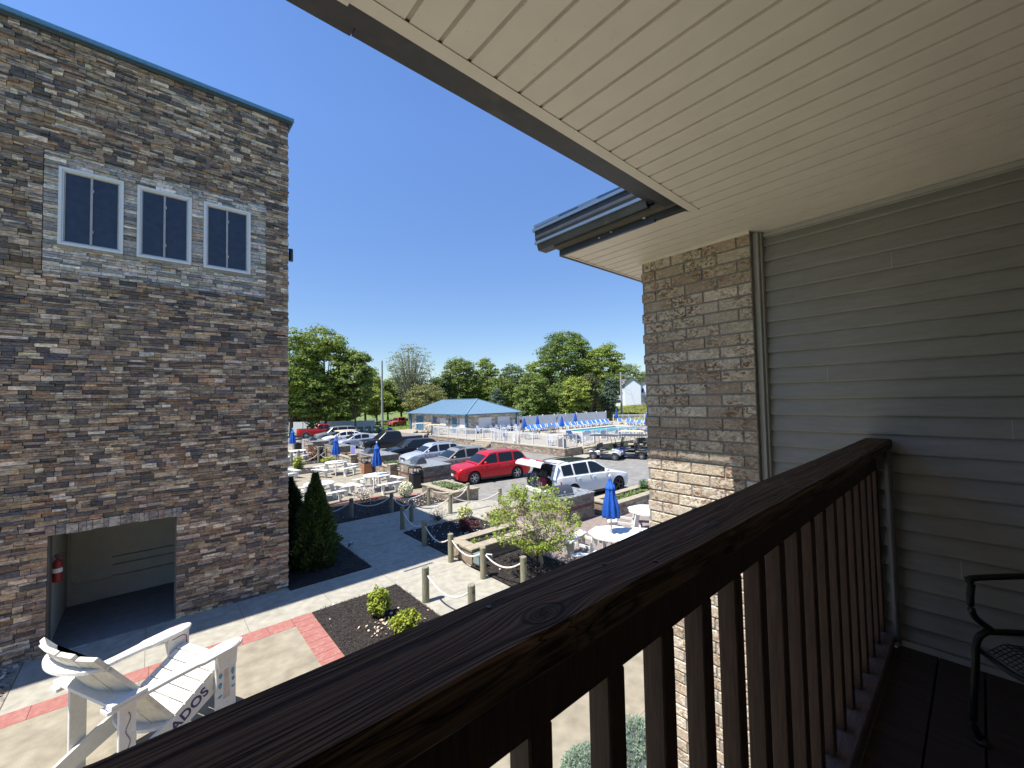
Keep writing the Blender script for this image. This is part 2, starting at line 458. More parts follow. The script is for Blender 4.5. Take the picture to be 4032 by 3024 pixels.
mb.prism([(2.44, TOP-.16), (2.50, TOP-.05), (2.50, TOP+.01), (2.42, TOP+.01)], WY-.06, 18.2, 'y')
mb.build('roof_trim', [mat('dull_blue_coping', (.10, .24, .36), .45), m_gutter, mat('coping_soffit', (.05, .06, .055), .6)], sb, world=True)
for i, (a, b, c, d) in enumerate(WINS):
    mb = MB()
    t = .05
    def ringbox(mb, a, b, c, d, t, y0, y1):
        mb.box(a, b, y0, y1, c, c+t); mb.box(a, b, y0, y1, d-t, d); mb.box(a, a+t, y0, y1, c+t, d-t); mb.box(b-t, b, y0, y1, c+t, d-t)
    ringbox(mb, a, b, c, d, .045, WY-.055, WY+.05)
    ringbox(mb, a+.045, b-.045, c+.045, d-.045, .022, WY-.035, WY+.04)
    fr = mb.build('window', m_white, sb, world=True, bevel=.004)
    mb = MB(); a2, b2, c2, d2 = a+.067, b-.067, c+.067, d-.067
    ringbox(mb, a2, b2, c2, d2, .018, WY-.01, WY+.03)
    xm = (a2+b2)/2-.01; mb.box(xm-.016, xm+.016, WY-.018, WY+.03, c2+.018, d2-.018)
    for zz in (.2, .8): mb.cbox((xm+.024, WY-.02, c2+(d2-c2)*zz), (.016, .02, .05))
    o = mb.build('sash', mat('sash_grey', (.36, .35, .33), .5) if i == 0 else bpy.data.materials['sash_grey'], fr); o.matrix_parent_inverse = fr.matrix_world.inverted() if False else Matrix()
    mb = MB(); mb.box(a2+.018, xm-.016, WY+.004, WY+.012, c2+.018, d2-.018); mb.box(xm+.016, b2-.018, WY+.004, WY+.012, c2+.018, d2-.018)
    mb.build('pane', m_glass if False else (mat('dark_window_glass', (.022, .028, .045), .12, var=.25, scale=3, spec=.6) if i == 0 else bpy.data.materials['dark_window_glass']), fr)
    mb = MB(); mb.box(a, (a+b)/2-.002, WY-.045, WY+.02, c-.055, c-.004); mb.box((a+b)/2+.002, b, WY-.048, WY+.02, c-.055, c-.004)
    mb.build('stone_sill', m_cap, fr)
# recess behind the opening
mb = MB()
mb.box(DOOR[0]+.0, 2.24, 13.17, 13.25, 0, 2.6); mb.box(DOOR[0]-.14, DOOR[0]-.005, WY+.31, 13.16, 0, 2.6)
mb.box(2.1, 2.2, WY+.31, 13.16, 0, 2.6); mb.box(DOOR[0]-.14, 2.24, WY+.31, 13.3, 2.61, 2.7)
mb.build('recess_walls', m_intw, sb, world=True)
mb = MB(); mb.box(DOOR[0]-.1, 2.2, WY+.02, 13.16, -.02, .004); mb.build('recess_floor', m_intf, sb, world=True)
mb = MB()
for z, xa in ((.88, -.66), (.70, -.65), (.45, -.6)):
    mb.box(xa, 2.09, 13.08, 13.165, z-.02, z+.02)
mb.tube([(-1.3, 13.14, 2.4), (-1.3, 13.14, .5), (-1.2, 13.14, .44), (-.62, 13.14, .44)], .014); mb.cbox((-.6, 13.13, .45), (.1, .06, .07))
mb.build('wall_rails', m_intw, sb, world=True)
# fire extinguisher
m_dred = mat('dark_red_paint', (.22, .012, .014), .5, var=.1)
fe = thing('fire_extinguisher', 'red fire extinguisher hanging inside the dark opening of the stone building', 'fire extinguisher', (-1.285, 11.30, 1.12))
mb = MB(); mb.lathe([(0, 0), (.06, 0), (.065, .02), (.065, .33), (.05, .38), (.022, .41), (.022, .44), (0, .44)], 16); mb.build('cylinder', m_dred, fe, smooth=True)
mb = MB(); mb.lathe([(.0665, .17), (.0665, .25)], 16); mb.build('label_band', m_white, fe, smooth=True)
mb = MB(); mb.cbox((.02, 0, .46), (.12, .02, .018), ry=.2); mb.cbox((.02, 0, .495), (.13, .02, .014), ry=-.15); mb.tube([(-.02, 0, .45), (-.08, 0, .42), (-.08, 0, .2), (-.07, 0, .1)], .011)
mb.build('valve', m_black, fe)
# wall lamp on the corner
wl = thing('wall_lamp', 'small black cylinder lamp on the side wall near the stone building corner', 'wall lamp', (2.50, 11.05, 7.95))
mb = MB(); mb.lathe([(0, -.15), (.05, -.15), (.05, .15), (0, .15)], 16, c=(.03, 0, 0)); mb.build('lamp_body', m_black, wl)
mb = MB(); mb.box(-.08, -.03, -.03, .03, -.04, .04); mb.build('bracket', m_black, wl)

# ------------------------------------------------------------------ balcony building
FZ = 4.3-1.415; SZ = 5.413
bb = thing('balcony_building', 'building with the shaded balcony, beige ribbed soffit, grey siding and pale brick pillar', 'building', (3.2, 0, 0))
# siding wall
mb = MB(); z = 4.3+1.017
lines = []
while z > FZ+.02: lines.append(z); z -= .1055
lines.append(FZ+.03)
topz = SZ-.035
for zl in lines:
    mb.grid([[(3.183, y, topz), (3.183, y+1.3275, topz)] for y in (-1.7,)] and [[(3.183, -1.7, topz), (3.183, .955, topz)], [(3.160, -1.7, zl+.009), (3.160, .955, zl+.009)], [(3.163, -1.7, zl+.003), (3.163, .955, zl+.003)], [(3.170, -1.7, zl), (3.170, .955, zl)], [(3.183, -1.7, zl-.0005), (3.183, .955, zl-.0005)]])
    topz = zl-.0005
mb.build('siding', m_siding, bb, world=True, recalc=False)
mb = MB(); mb.box(3.184, 3.3, -1.7, .99, 2.0, SZ-.001); mb.box(3.3, 8, -1.7, 1.80, 0, SZ+.3); mb.box(-3.2, 8, -3, -1.7, 0, SZ+.1); mb.box(-3.3, -3.0, -1.7, .30, 0, SZ-.001)
mb.build('wall_core', mat('pale_bounce_core', (.55, .55, .53), .7), bb, world=True)  # unseen back and left walls, added for darkness, paled to bounce light
mb = MB(); mb.box(3.10, 3.19, .958, .997, FZ-.2, SZ-.002); mb.box(3.13, 3.19, .945, .9575, FZ-.2, SZ-.002); mb.box(3.155, 3.19, -1.7, .944, SZ-.03, SZ-.002)
mb.build('corner_trim', m_trim, bb, world=True, bevel=.003)
mb = MB(); mb.box(3.15, 3.19, -1.7, .955, FZ, FZ+.028)
mb.build('base_trim', m_trim, bb, world=True)
mb = MB(); mb.tube([(3.14, .36, FZ), (3.14, .36, 4.0)], .016, 8); mb.build('conduit', mat('dark_conduit', (.13, .135, .135), .6), bb, world=True)
for ys_, zi in ((.30, 3), (-.42, 6), (.62, 9), (-.1, 12), (.5, 14), (-.6, 16), (.1, 19)):
    zz_ = lines[min(zi, len(lines)-1)]; mb = MB(); mb.hexa([(3.158, ys_, zz_+.006), (3.175, ys_, zz_+.006), (3.175, ys_+.003, zz_+.006), (3.158, ys_+.003, zz_+.006), (3.179, ys_, zz_+.098), (3.19, ys_, zz_+.098), (3.19, ys_+.003, zz_+.098), (3.179, ys_+.003, zz_+.098)]); mb.build('panel_seam', m_trim, bb, world=True)
# brick pillar
def mat_brick():
    m = bpy.data.materials.new('cream_brick'); m.use_nodes = True
    n, l = m.node_tree.nodes, m.node_tree.links; b = n['Principled BSDF']; b.inputs['Roughness'].default_value = .9; b.inputs['Specular IOR Level'].default_value = .2
    tc = n.new('ShaderNodeTexCoord'); at = n.new('ShaderNodeAttribute'); at.attribute_name = 'Col'
    mp = n.new('ShaderNodeMapping'); mp.inputs['Scale'].default_value = (1, 1, 1.6); l.new(tc.outputs['Object'], mp.inputs[0])
    q = n.new('ShaderNodeTexNoise'); q.inputs['Scale'].default_value = 20; q.inputs['Detail'].default_value = 7; q.inputs['Distortion'].default_value = 1.6; l.new(mp.outputs[0], q.inputs[0])
    r = n.new('ShaderNodeMapRange'); r.inputs[1].default_value = .50; r.inputs[2].default_value = .56; l.new(q.outputs[0], r.inputs[0])
    # thin wrinkles: band around noise = .5
    sb_ = n.new('ShaderNodeMath'); sb_.operation = 'SUBTRACT'; sb_.inputs[1].default_value = .47; l.new(q.outputs[0], sb_.inputs[0])
    ab = n.new('ShaderNodeMath'); ab.operation = 'ABSOLUTE'; l.new(sb_.outputs[0], ab.inputs[0])
    r2 = n.new('ShaderNodeMapRange'); r2.inputs[1].default_value = .0; r2.inputs[2].default_value = .026; r2.inputs[3].default_value = .30; r2.inputs[4].default_value = 1; l.new(ab.outputs[0], r2.inputs[0])
    big = n.new('ShaderNodeTexNoise'); big.inputs['Scale'].default_value = 5; l.new(tc.outputs['Object'], big.inputs[0])
    rb = n.new('ShaderNodeMapRange'); rb.inputs[1].default_value = .38; rb.inputs[2].default_value = .58; rb.inputs[3].default_value = .35; l.new(big.outputs[0], rb.inputs[0])
    mu = n.new('ShaderNodeMath'); mu.operation = 'MULTIPLY'; l.new(r.outputs[0], mu.inputs[0]); l.new(rb.outputs[0], mu.inputs[1])
    br = n.new('ShaderNodeMath'); br.operation = 'MULTIPLY'; l.new(mu.outputs[0], br.inputs[0]); l.new(at.outputs['Alpha'], br.inputs[1])
    mx = n.new('ShaderNodeMix'); mx.data_type = 'RGBA'; l.new(br.outputs[0], mx.inputs[0]); l.new(at.outputs['Color'], mx.inputs[6]); mx.inputs[7].default_value = (.20, .125, .08, 1)
    vm = n.new('ShaderNodeVectorMath'); vm.operation = 'SCALE'; l.new(mx.outputs[2], vm.inputs[0]); l.new(r2.outputs[0], vm.inputs['Scale'])
    l.new(vm.outputs[0], b.inputs['Base Color'])
    bp = n.new('ShaderNodeBump'); bp.inputs['Strength'].default_value = .8; bp.inputs['Distance'].default_value = .012
    l.new(ab.outputs[0], bp.inputs['Height']); l.new(bp.outputs[0], b.inputs['Normal'])
    return m
m_brick = mat_brick()
m_mortar = mat('mortar', (.235, .23, .22), .95, var=.12, scale=20, bump=.5, bscale=100)
mb = MB(); rnd = random.Random(11)
zr = 4.3+1.0253-.0845*63; row = 0
BR = [(.60, .52, .41), (.55, .47, .365), (.63, .56, .45), (.48, .39, .30), (.58, .51, .42)]
while zr < SZ-.004:
    z1 = min(zr+.073, SZ-.004)
    off = (0, .115, .05, .165)[row % 4] if True else 0
    y = .987; first = True; yy = .987
    cuts = []; c = .987 + (.09 if row % 2 else .225)
    while c < 1.815: cuts.append(c); c += .2405
    edges = [.987]+cuts+[1.82]
    for a, b in zip(edges[:-1], edges[1:]):
        if b-a < .03: continue
        k = rnd.uniform(.85, 1.1); cc = rnd.choice(BR); mb.col = tuple(v*k for v in cc)
        d = rnd.uniform(-.003, .003)
        mb.box(3.05+d, 3.12, a+.005, b-.005 if b < 1.81 else b+rnd.uniform(-.004, .004), zr, z1)
    # side faces toward +y
    xx = 3.12
    while xx < 7.9:
        wd = min(.235, 8-xx); k = rnd.uniform(.85, 1.1); mb.col = tuple(v*k for v in rnd.choice(BR))
        if z1 > 0: mb.box(xx+.01, xx+wd, 1.70, 1.82+rnd.uniform(-.003, .003), zr, z1)
        xx += wd+.01
    zr += .0845; row += 1
mb.build('brick_pillar', m_brick, bb, world=True, bevel=.004)
mb = MB(); mb.box(3.058, 3.29, .99, 1.812, -.05, SZ-.005); mb.box(3.30, 7.95, 1.805, 1.812, -.05, SZ-.006); mb.build('mortar', m_mortar, bb, world=True)
# soffit: ribbed panels running along y
mb = MB()
def soffit(mb, x0, x1, y0, y1, g0):
    gx = g0
    while gx > x0+.12: gx -= .111
    while gx < x1:
        a = max(gx+.015, x0); b = min(gx+.111, x1)
        mb.mi = 0; mb.box(a, b, y0, y1, SZ, SZ+.02)
        mb.mi = 1; mb.add([(gx-.0, y0, SZ), (gx-.0, y1, SZ), (gx+.005, y1, SZ+.006), (gx+.005, y0, SZ+.006)], [(0, 1, 2, 3)])
        mb.add([(gx+.005, y0, SZ+.006), (gx+.005, y1, SZ+.006), (gx+.015, y1, SZ+.0065), (gx+.015, y0, SZ+.0065)], [(0, 1, 2, 3)])
        gx += .111
soffit(mb, -3.0, 2.44, -1.7, 1.075, .543-.111*32)
soffit(mb, 2.44, 3.9, -1.7, 2.08, .543-.111*32+.111*49)
mb.build('soffit', [m_beige, m_groove], bb, world=True, recalc=False)
mb = MB()
mb.box(-3.3, .40, 1.058, 1.122, SZ-.006, SZ-.0005); mb.box(.40, 2.455, 1.062, 1.112, SZ-.003, SZ-.0005)
mb.box(-3.3, 2.455, 1.104, 1.112, SZ-.0005, SZ+.05)
mb.build('soffit_trim', m_beige, bb, world=True)
mb = MB(); mb.prism([(2.40, 1.13), (2.44, 1.1), (2.452, 1.1), (2.452, 2.075), (2.38, 2.09), (2.38, 2.06)], SZ-.004, SZ-.001); mb.box(2.38, 3.95, 2.08, 2.10, SZ-.004, SZ+.04)
mb.box(3.035, 3.047, .99, 1.83, SZ-.02, SZ-.001)
mb.build('soffit_trim', m_beige, bb, world=True)
mb = MB(); mb.box(-3.3, .47, 1.113, 1.298, 5.485, 5.66); mb.box(.474, 2.30, 1.115, 1.296, 5.487, 5.66); mb.box(-3.3, 2.3, 1.125, 1.2, 5.43, 5.484)
mb.build('fascia', m_fascia, bb, world=True)
mb = MB(); mb.box(2.355, 2.379, 1.30, 2.095, 5.398, 5.60); mb.box(2.355, 2.40, 1.11, 1.299, 5.41, 5.484); mb.build('fascia', m_fascia, bb, world=True)
mb = MB(); mb.box(2.38, 3.95, 2.101, 2.12, 5.405, 5.6)
mb.build('fascia', m_fascia, bb, world=True)
mb = MB()   # gutter along the wing's eave, K profile
prof = [(2.355, 5.46), (2.27, 5.46), (2.255, 5.50), (2.235, 5.545), (2.235, 5.56)]
gy0, gy1 = 1.30, 2.235
mb.mi = 0
for (a, b), (c, d) in zip(prof[:-1], prof[1:]): mb.hexa([(a, gy0, b), (c, gy0, d), (c, gy1, d), (a, gy1, b), (a+.006, gy0, b+.006), (c+.006, gy0, d+.006), (c+.006, gy1, d+.006), (a+.006, gy1, b+.006)])
mb.mi = 1; mb.box(2.222, 2.236, gy0, gy1, 5.495, 5.515); mb.box(2.222, 2.242, gy0, gy1+.02, 5.60, 5.622)  # bead and lip in paler metal, painting in the sky's highlights
mb.mi = 0; mb.box(2.237, 2.245, gy0, gy1, 5.561, 5.599); mb.prism([(2.355, 5.46), (2.27, 5.46), (2.235, 5.545), (2.235, 5.61), (2.355, 5.61)], gy1, gy1+.006, 'y')
mb.build('gutter', [m_fascia, m_gutter], bb, world=True)
mb = MB()   # metal roof
mb.mi = 0
def hip(x0, y1, z): # planes rising +x from x0 and -y from y1
    k = .58
    mb.add([(x0, y1, z), (x0+5, y1-5, z+5*k), (x0+5, -9, z+5*k), (x0, -9, z)], [(0, 1, 2, 3)])
    mb.add([(x0, y1, z), (x0+8, y1, z), (x0+8, y1-5, z+5*k), (x0+5, y1-5, z+5*k)], [(0, 1, 2, 3)])
hip(2.25, 2.26, 5.63)
mb.add([(-4, 1.28, 5.665), (2.3, 1.28, 5.665), (6.3, -5, 9.3), (-4, -5, 9.3)], [(0, 1, 2, 3)])
mb.mi = 1
for i in range(6): mb.beam((2.25, 2.0-.35*i, 5.64), (6.25, 2.0-.35*i, 5.64+4*.58), .012, .03)
mb.beam((2.25, 2.26, 5.64), (7.2, -2.69, 5.64+4.95*.58), .07, .02)
mb.build('metal_roof', [m_bluetrim, m_gutter], bb, world=True, recalc=False)
# dark underside layer so no sky leaks between soffit and roof
mb = MB(); mb.box(-3.3, 2.30, -1.7, 1.11, SZ+.03, SZ+.06); mb.box(2.30, 3.95, -1.7, 2.10, SZ+.03, SZ+.06); mb.build('roof_deck', m_joint, bb, world=True)
# chips of white paint and bird droppings on the fascia
mb = MB()
for c, s in (((2.352, 1.42, 5.46), .03), ((2.352, 1.37, 5.44), .02), ((2.352, 1.62, 5.43), .012), ((2.352, 1.72, 5.42), .012)):
    mb = MB(); mb.cbox(c, (.006, s, s*.6), rx=.5); mb.build('paint_fleck', m_white, bb, world=True)
# balcony floor boards run along x
mb = MB(); y = .359
while y > -1.7:
    mb.box(-3, 3.165, y-.155, y-.0, FZ-.035, FZ) ; y -= .161
mb.build('deck_boards', m_deckb, bb, world=True, bevel=.003)
mb = MB(); mb.box(-3, 3.2, .36, .47, FZ-.30, FZ-.036); mb.box(-3, 3.2, -1.7, .36, FZ-.25, FZ-.05); mb.build('floor_frame', m_deckb, bb, world=True)

# ------------------------------------------------------------------ railing
def mat_rail():
    m = bpy.data.materials.new('weathered_dark_wood'); m.use_nodes = True
    n, l = m.node_tree.nodes, m.node_tree.links; b = n['Principled BSDF']; b.inputs['Roughness'].default_value = .7; b.inputs['Specular IOR Level'].default_value = .18
    tc = n.new('ShaderNodeTexCoord'); sx = n.new('ShaderNodeSeparateXYZ'); l.new(tc.outputs['Object'], sx.inputs[0])
    def M(op, a, b_=None, c_=None):
        q = n.new('ShaderNodeMath'); q.operation = op
        for i, v in enumerate((a, b_, c_)):
            if v is None: continue
            if isinstance(v, (int, float)): q.inputs[i].default_value = v
            else: l.new(v, q.inputs[i])
        return q.outputs[0]
    def knot(kx, ky, s):
        dx = M('MULTIPLY', M('SUBTRACT', sx.outputs[0], kx), .55); dy = M('SUBTRACT', sx.outputs[1], ky)
        r = M('SQRT', M('ADD', M('MULTIPLY', dx, dx), M('MULTIPLY', dy, dy)))
        e = M('EXPONENT', M('MULTIPLY', M('POWER', M('DIVIDE', r, s), 2), -1))
        return dx, dy, r, e
    dx, dy, r, e = knot(.372, .372, .036)
    dx2, dy2, r2, e2 = knot(1.02, .42, .02)
    ys = M('ADD', sx.outputs[1], M('ADD', M('MULTIPLY', M('MULTIPLY', dy, e), -.85), M('MULTIPLY', M('MULTIPLY', dy2, e2), -.85)))
    lo = n.new('ShaderNodeTexNoise'); lo.inputs['Scale'].default_value = 1.6; lo.inputs['Detail'].default_value = 2; l.new(tc.outputs['Object'], lo.inputs[0])
    ys = M('ADD', ys, M('MULTIPLY', M('SUBTRACT', lo.outputs[0], .5), .05))
    def grain(fx, fy, det, off=0.):
        cb = n.new('ShaderNodeCombineXYZ'); l.new(M('MULTIPLY', sx.outputs[0], fx), cb.inputs[0]); l.new(M('ADD', M('MULTIPLY', ys, fy), off), cb.inputs[1]); l.new(M('MULTIPLY', sx.outputs[2], fy), cb.inputs[2])
        q = n.new('ShaderNodeTexNoise'); q.inputs['Scale'].default_value = 1; q.inputs['Detail'].default_value = det; l.new(cb.outputs[0], q.inputs[0]); return q.outputs[0]
    g1 = grain(1.1, 150, 3); g2 = grain(4, 420, 4, 7.3); g3 = grain(.8, 34, 3, 3.1)
    wv = M('SINE', M('ADD', M('MULTIPLY', ys, 620), M('MULTIPLY', g3, 34)))
    def mr(o, a, b_, c_, d): 
        q = n.new('ShaderNodeMapRange'); q.inputs[1].default_value, q.inputs[2].default_value, q.inputs[3].default_value, q.inputs[4].default_value = a, b_, c_, d; l.new(o, q.inputs[0]); return q.outputs[0]
    ridge = M('ADD', M('MULTIPLY', mr(wv, -1, 1, 0, 1), .35), M('ADD', M('MULTIPLY', g1, .45), M('MULTIPLY', g2, .6)))
    crack = M('MULTIPLY', mr(M('ABSOLUTE', M('SUBTRACT', grain(.9, 22, 3, 11.7), .5)), 0, .011, 0, 1), mr(M('ABSOLUTE', M('SUBTRACT', grain(1.6, 60, 4, 31.7), .42)), 0, .016, .25, 1))
    rings = mr(M('SINE', M('MULTIPLY', r, 1500)), -1, 1, .5, 1.1)
    kmask = mr(r, .013, .019, 1, 0); kring = mr(M('ABSOLUTE', M('SUBTRACT', r, .0175)), 0, .003, .25, 1)
    h = M('MULTIPLY', M('MULTIPLY', ridge, crack), kring)
    c1 = n.new('ShaderNodeMix'); c1.data_type = 'RGBA'; l.new(mr(ridge, .45, .98, 0, 1), c1.inputs[0]); c1.inputs[6].default_value = (.023, .013, .008, 1); c1.inputs[7].default_value = (.15, .092, .060, 1)
    st = n.new('ShaderNodeTexNoise'); st.inputs['Scale'].default_value = 9; st.inputs['Detail'].default_value = 7
    mp = n.new('ShaderNodeMapping'); mp.inputs['Scale'].default_value = (1, 3, 3); l.new(tc.outputs['Object'], mp.inputs[0]); l.new(mp.outputs[0], st.inputs[0])
    c2 = n.new('ShaderNodeMix'); c2.data_type = 'RGBA'; l.new(mr(st.outputs[0], .60, .72, 0, .75), c2.inputs[0]); l.new(c1.outputs[2], c2.inputs[6]); c2.inputs[7].default_value = (.12, .115, .105, 1)
    vm = n.new('ShaderNodeVectorMath'); vm.operation = 'SCALE'; l.new(c2.outputs[2], vm.inputs[0])
    kf = M('ADD', M('MULTIPLY', kmask, M('SUBTRACT', rings, 1)), 1)
    l.new(M('MULTIPLY', M('MULTIPLY', kf, kring), mr(crack, 0, 1, .25, 1)), vm.inputs['Scale']); l.new(vm.outputs[0], b.inputs['Base Color'])
    bp = n.new('ShaderNodeBump'); bp.inputs['Strength'].default_value = .9; bp.inputs['Distance'].default_value = .0022; l.new(h, bp.inputs['Height']); l.new(bp.outputs[0], b.inputs['Normal'])
    return m
m_rail = mat_rail()
ra = thing('balcony_railing', 'dark weathered wooden balcony railing with close square balusters', 'railing', (0, .43, FZ))
# top board, slightly bowed and uneven at its edges
mb = MB(); rnd = random.Random(2); N = 90
rows = []
for i in range(N+1):
    x = -3 + 6.155*i/N
    f = .4615 + .003*math.sin(x*1.7) + rnd.uniform(-.0009, .0009); nn = .336 + .0035*math.sin(x*2.3+1) + rnd.uniform(-.0016, .0016)
    zt = 4.03 + .0008*math.sin(x*9)
    rows.append([(x, nn+.004, 3.9835), (x, nn, 3.989), (x, nn+.0005, 4.022), (x, nn+.006, zt), (x, (f+nn)/2, zt+.001), (x, f-.006, zt), (x, f, 4.022), (x, f, 3.989), (x, f-.004, 3.9835), (x, nn+.004, 3.9835)])
mb.grid(rows); mb.add(rows[-1][:-1], [tuple(range(9))])
mb.build('top_rail', m_rail, ra, world=True, smooth=False)
mb = MB(); mb.box(-3, 3.155, .4125, .4495, 3.851, 3.983); mb.build('sub_rail', m_baluster, ra, world=True)
mb = MB(); mb.box(-3, 3.155, .366, .462, 2.90, 2.94); mb.build('bottom_rail', mat('bottom_rail_wood', (.13, .09, .08), .8, var=.3, scale=4, stretch=(2, 10, 10)), ra, world=True, bevel=.004)
x = .382 - .1715*19
while x < 3.14:
    mb = MB(); j = rnd.uniform(-.003, .003)
    mb.box(x+j-.002, x+j+.0435, .4105, .4545, 2.9405, 3.8505)
    mb.build('baluster', m_baluster, ra, world=True, bevel=.003)
    mb = None; x += .1715
mb = MB()
for (x, y) in ((.55, .41), (.62, .36), (.93, .395), (1.25, .37), (1.5, .43), (.33, .43), (.75, .445)):
    mb.lathe([(0, 4.0325), (.0035, 4.0322), (.004, 4.030)], 8, c=(x, y, 0))
mb.build('nail_heads', m_black, ra, world=True)
# bird dropping left out: not an object. balcony chair
ch = thing('patio_chair', 'black metal patio chair with mesh seat in the dark corner of the balcony', 'chair', (2.48, .07, FZ), R(137))
# local: x forward, front-right leg at origin, seat goes -x (back) and +y (left)
m_cm = mat('black_metal', (.012, .014, .016), .35, metal=.3)
mb = MB()
mb.tube(smoothpath([(-.03, 0, 0), (0, 0, .1), (-.02, 0, .3), (-.03, 0, .40), (-.06, 0, .435), (-.12, 0, .44), (-.50, 0, .42)]), .012, 10)
mb.build('frame_tube', m_cm, ch, smooth=True); mb = MB()
mb.tube(smoothpath([(-.03, .5, 0), (0, .5, .1), (-.02, .5, .3), (-.03, .5, .40), (-.06, .5, .435), (-.12, .5, .44), (-.50, .5, .42)]), .012, 10); mb.build('frame_tube', m_cm, ch, smooth=True)
mb = MB(); mb.lathe([(0, 0), (.022, 0), (.024, .012), (.014, .03)], 10, c=(-.03, 0, 0)); mb.build('foot_cap', m_black, ch)
for yy in (0, .5):
    mb = MB(); mb.tube(smoothpath([(-.10, yy, .44), (-.03, yy, .50), (-.015, yy, .56), (-.025, yy, .63), (-.05, yy, .655), (-.5, yy, .66), (-.55, yy, .63)]), .012, 10)
    mb.build('armrest', m_cm, ch, smooth=True)
mb = MB(); mb.tube([(-.04, 0, .37), (-.02, .12, .36), (-.02, .38, .36), (-.04, .5, .37)], .01, 6)
mb.tube([(-.5, 0, .42), (-.58, 0, .8), (-.6, .1, .86), (-.6, .4, .86), (-.58, .5, .8), (-.5, .5, .42)], .012, 6); mb.tube([(-.45, 0, 0), (-.5, 0, .43)], .012, 6); mb.tube([(-.45, .5, 0), (-.5, .5, .43)], .012, 6)
mb.build('back_frame', m_cm, ch, smooth=True)
mb = MB()
def sp(u, v):  # seat surface
    x = -.05-.45*u; zz = .435-.05*math.sin(PI*min(u*1.1, 1))-.10*max(0, .16-u)/.16*.6
    return (x, .02+.46*v, zz-.02*math.sin(PI*v))
for i in range(30):
    mb.tube([sp(j/8, i/29) for j in range(9)], .0022, 4, cap=False)
for i in range(30):
    mb.tube([sp(i/29, j/8) for j in range(9)], .0022, 4, cap=False)
mb.build('mesh_seat', m_cm, ch)
mb = MB()
for i in range(16): mb.tube([(-.5-.09*i/16, .01, .44+.4*i/16), (-.5-.09*i/16, .49, .44+.4*i/16)], .0025, 4, cap=False)
for i in range(16): mb.tube([(-.5, .01+.48*i/15, .44), (-.59, .01+.48*i/15, .85)], .0025, 4, cap=False)
mb.build('mesh_back', m_cm, ch)
# ------------------------------------------------------------------ ground
def hgt(x, y):
    def sm(a, b, t): t = min(max((t-a)/(b-a), 0), 1); return t*t*(3-2*t)
    h = -.56
    h += 2.9*sm(66, 92, x*.83+y*.15)
    h += 1.0*sm(78, 130, y - .3*x)*(1-sm(60, 80, x))
    h += .5*sm(70, 74, y)*(1-sm(30, 40, x))*0
    return h
mb = MB()
xs = [-400, -100, -40, 0, 26, 30, 35, 40, 45, 50, 55]+[60+3*i for i in range(30)]+[170, 220, 400, 900]
ys = [-400, -100, -20, 0, 20, 36, 45, 52, 58, 64, 70]+[74+4*i for i in range(25)]+[200, 300, 500, 1200]
mb.grid([[(x, y, hgt(x, y)) for y in ys] for x in xs])
struct(mb.build('grass_ground', m_grass, smooth=True))
mb = MB(); mb.grid([[(x, y, -.5) for y in (-30, 71)] for x in (9, 28.4)]); mb.add([(28.4, -30, -.502), (60, -30, -.502), (60, 22, -.502), (28.4, 22, -.502)], [(0, 1, 2, 3)])
struct(mb.build('parking_lot', m_lot))
mb = MB(); mb.box(25.0, 30.5, 19.5, 22.2, -.52, -.485); mb.box(23.5, 30, 56.5, 61.5, -.52, -.47); struct(mb.build('lot_walkway', m_conc))
mb = MB()
for y in (21.5, 25.2, 29.0, 33.0, 36.6, 40.2): mb.box(12.4, 17.2, y-.05, y+.05, -.497, -.496)
mb.mi = 1
for k in range(5): mb.beam((12.3, 20.2+.28*k, -.496), (13.3, 20.5+.28*k, -.496), .08, .001)
struct(mb.build('lot_markings', [mat('faded_white_line', (.42, .42, .40), .8, var=.2), mat('faded_blue_line', (.13, .24, .36), .8, var=.2, scale=9)]))
# patio terrace body
mb = MB(); mb.box(-12, 10.4, 14.9, 60, -.6, -.012); mb.box(-12, 10.3, 9, 14.895, -.6, -.012); mb.box(-12, 12.3, -10, 8.99, -.6, -.012); mb.box(10.31, 12.3, 9, 13.2, -.6, -.012); mb.box(12.31, 22, -10, 9.25, -.6, -.012)
struct(mb.build('terrace_base', m_conc))
def slab(name, rects, m, z=0., t=.012, joints=(), mj=None, w=.007):
    mb = MB()
    for (a, b, c, d) in rects: mb.box(a, b, c, d, z-t, z)
    mb.mi = 1
    for (p, q) in joints: mb.beam((*p, z+.0004), (*q, z+.0004), w, .0015)
    return struct(mb.build(name, [m, mj or m_joint]))
slab('tan_plaza', [(-1.7, 2.12, -2, 8.87), (2.12, 4.35, -2, 7.28), (4.35, 8.1, -2, 6.6)], m_plaza, 0,
     joints=[((-.12, -2), (-.12, 8.87)), ((-1.7, 5.5), (2.1, 5.5)), ((2.8, 2.1), (12, 2.1)), ((2.13, 3.2), (8, 3.2))])
j = [((x, 9.25), (x, 10.87)) for x in (-.06, 1.42, 2.94)] + [((4.35, 9.12), (4.35, 10.5)), ((-1.6, 9.25), (-1.6, 10.87))]
slab('sidewalk', [(-1.6, 2.42, 9.25, 10.87), (2.42, 4.36, 9.22, 10.62), (4.36, 6.2, 6.6, 13.88), (4.2, 10.3, 13.88, 15.2)], m_conc, 0, t=.02,
     joints=j+[((4.36, 9.08), (6.2, 9.08)), ((4.36, 10.45), (6.2, 10.45)), ((4.8, 13.86), (6.6, 13.4)), ((4.8, 15.2), (4.8, 13.88)), ((6.72, 15.2), (6.72, 13.6)), ((8.4, 15.2), (8.4, 13.4)), ((4.36, 12.1), (6.2, 12.1)), ((4.36, 7.9), (6.2, 7.9))])
mb = MB()   # widening of the walk toward its corner and ramp to the lot
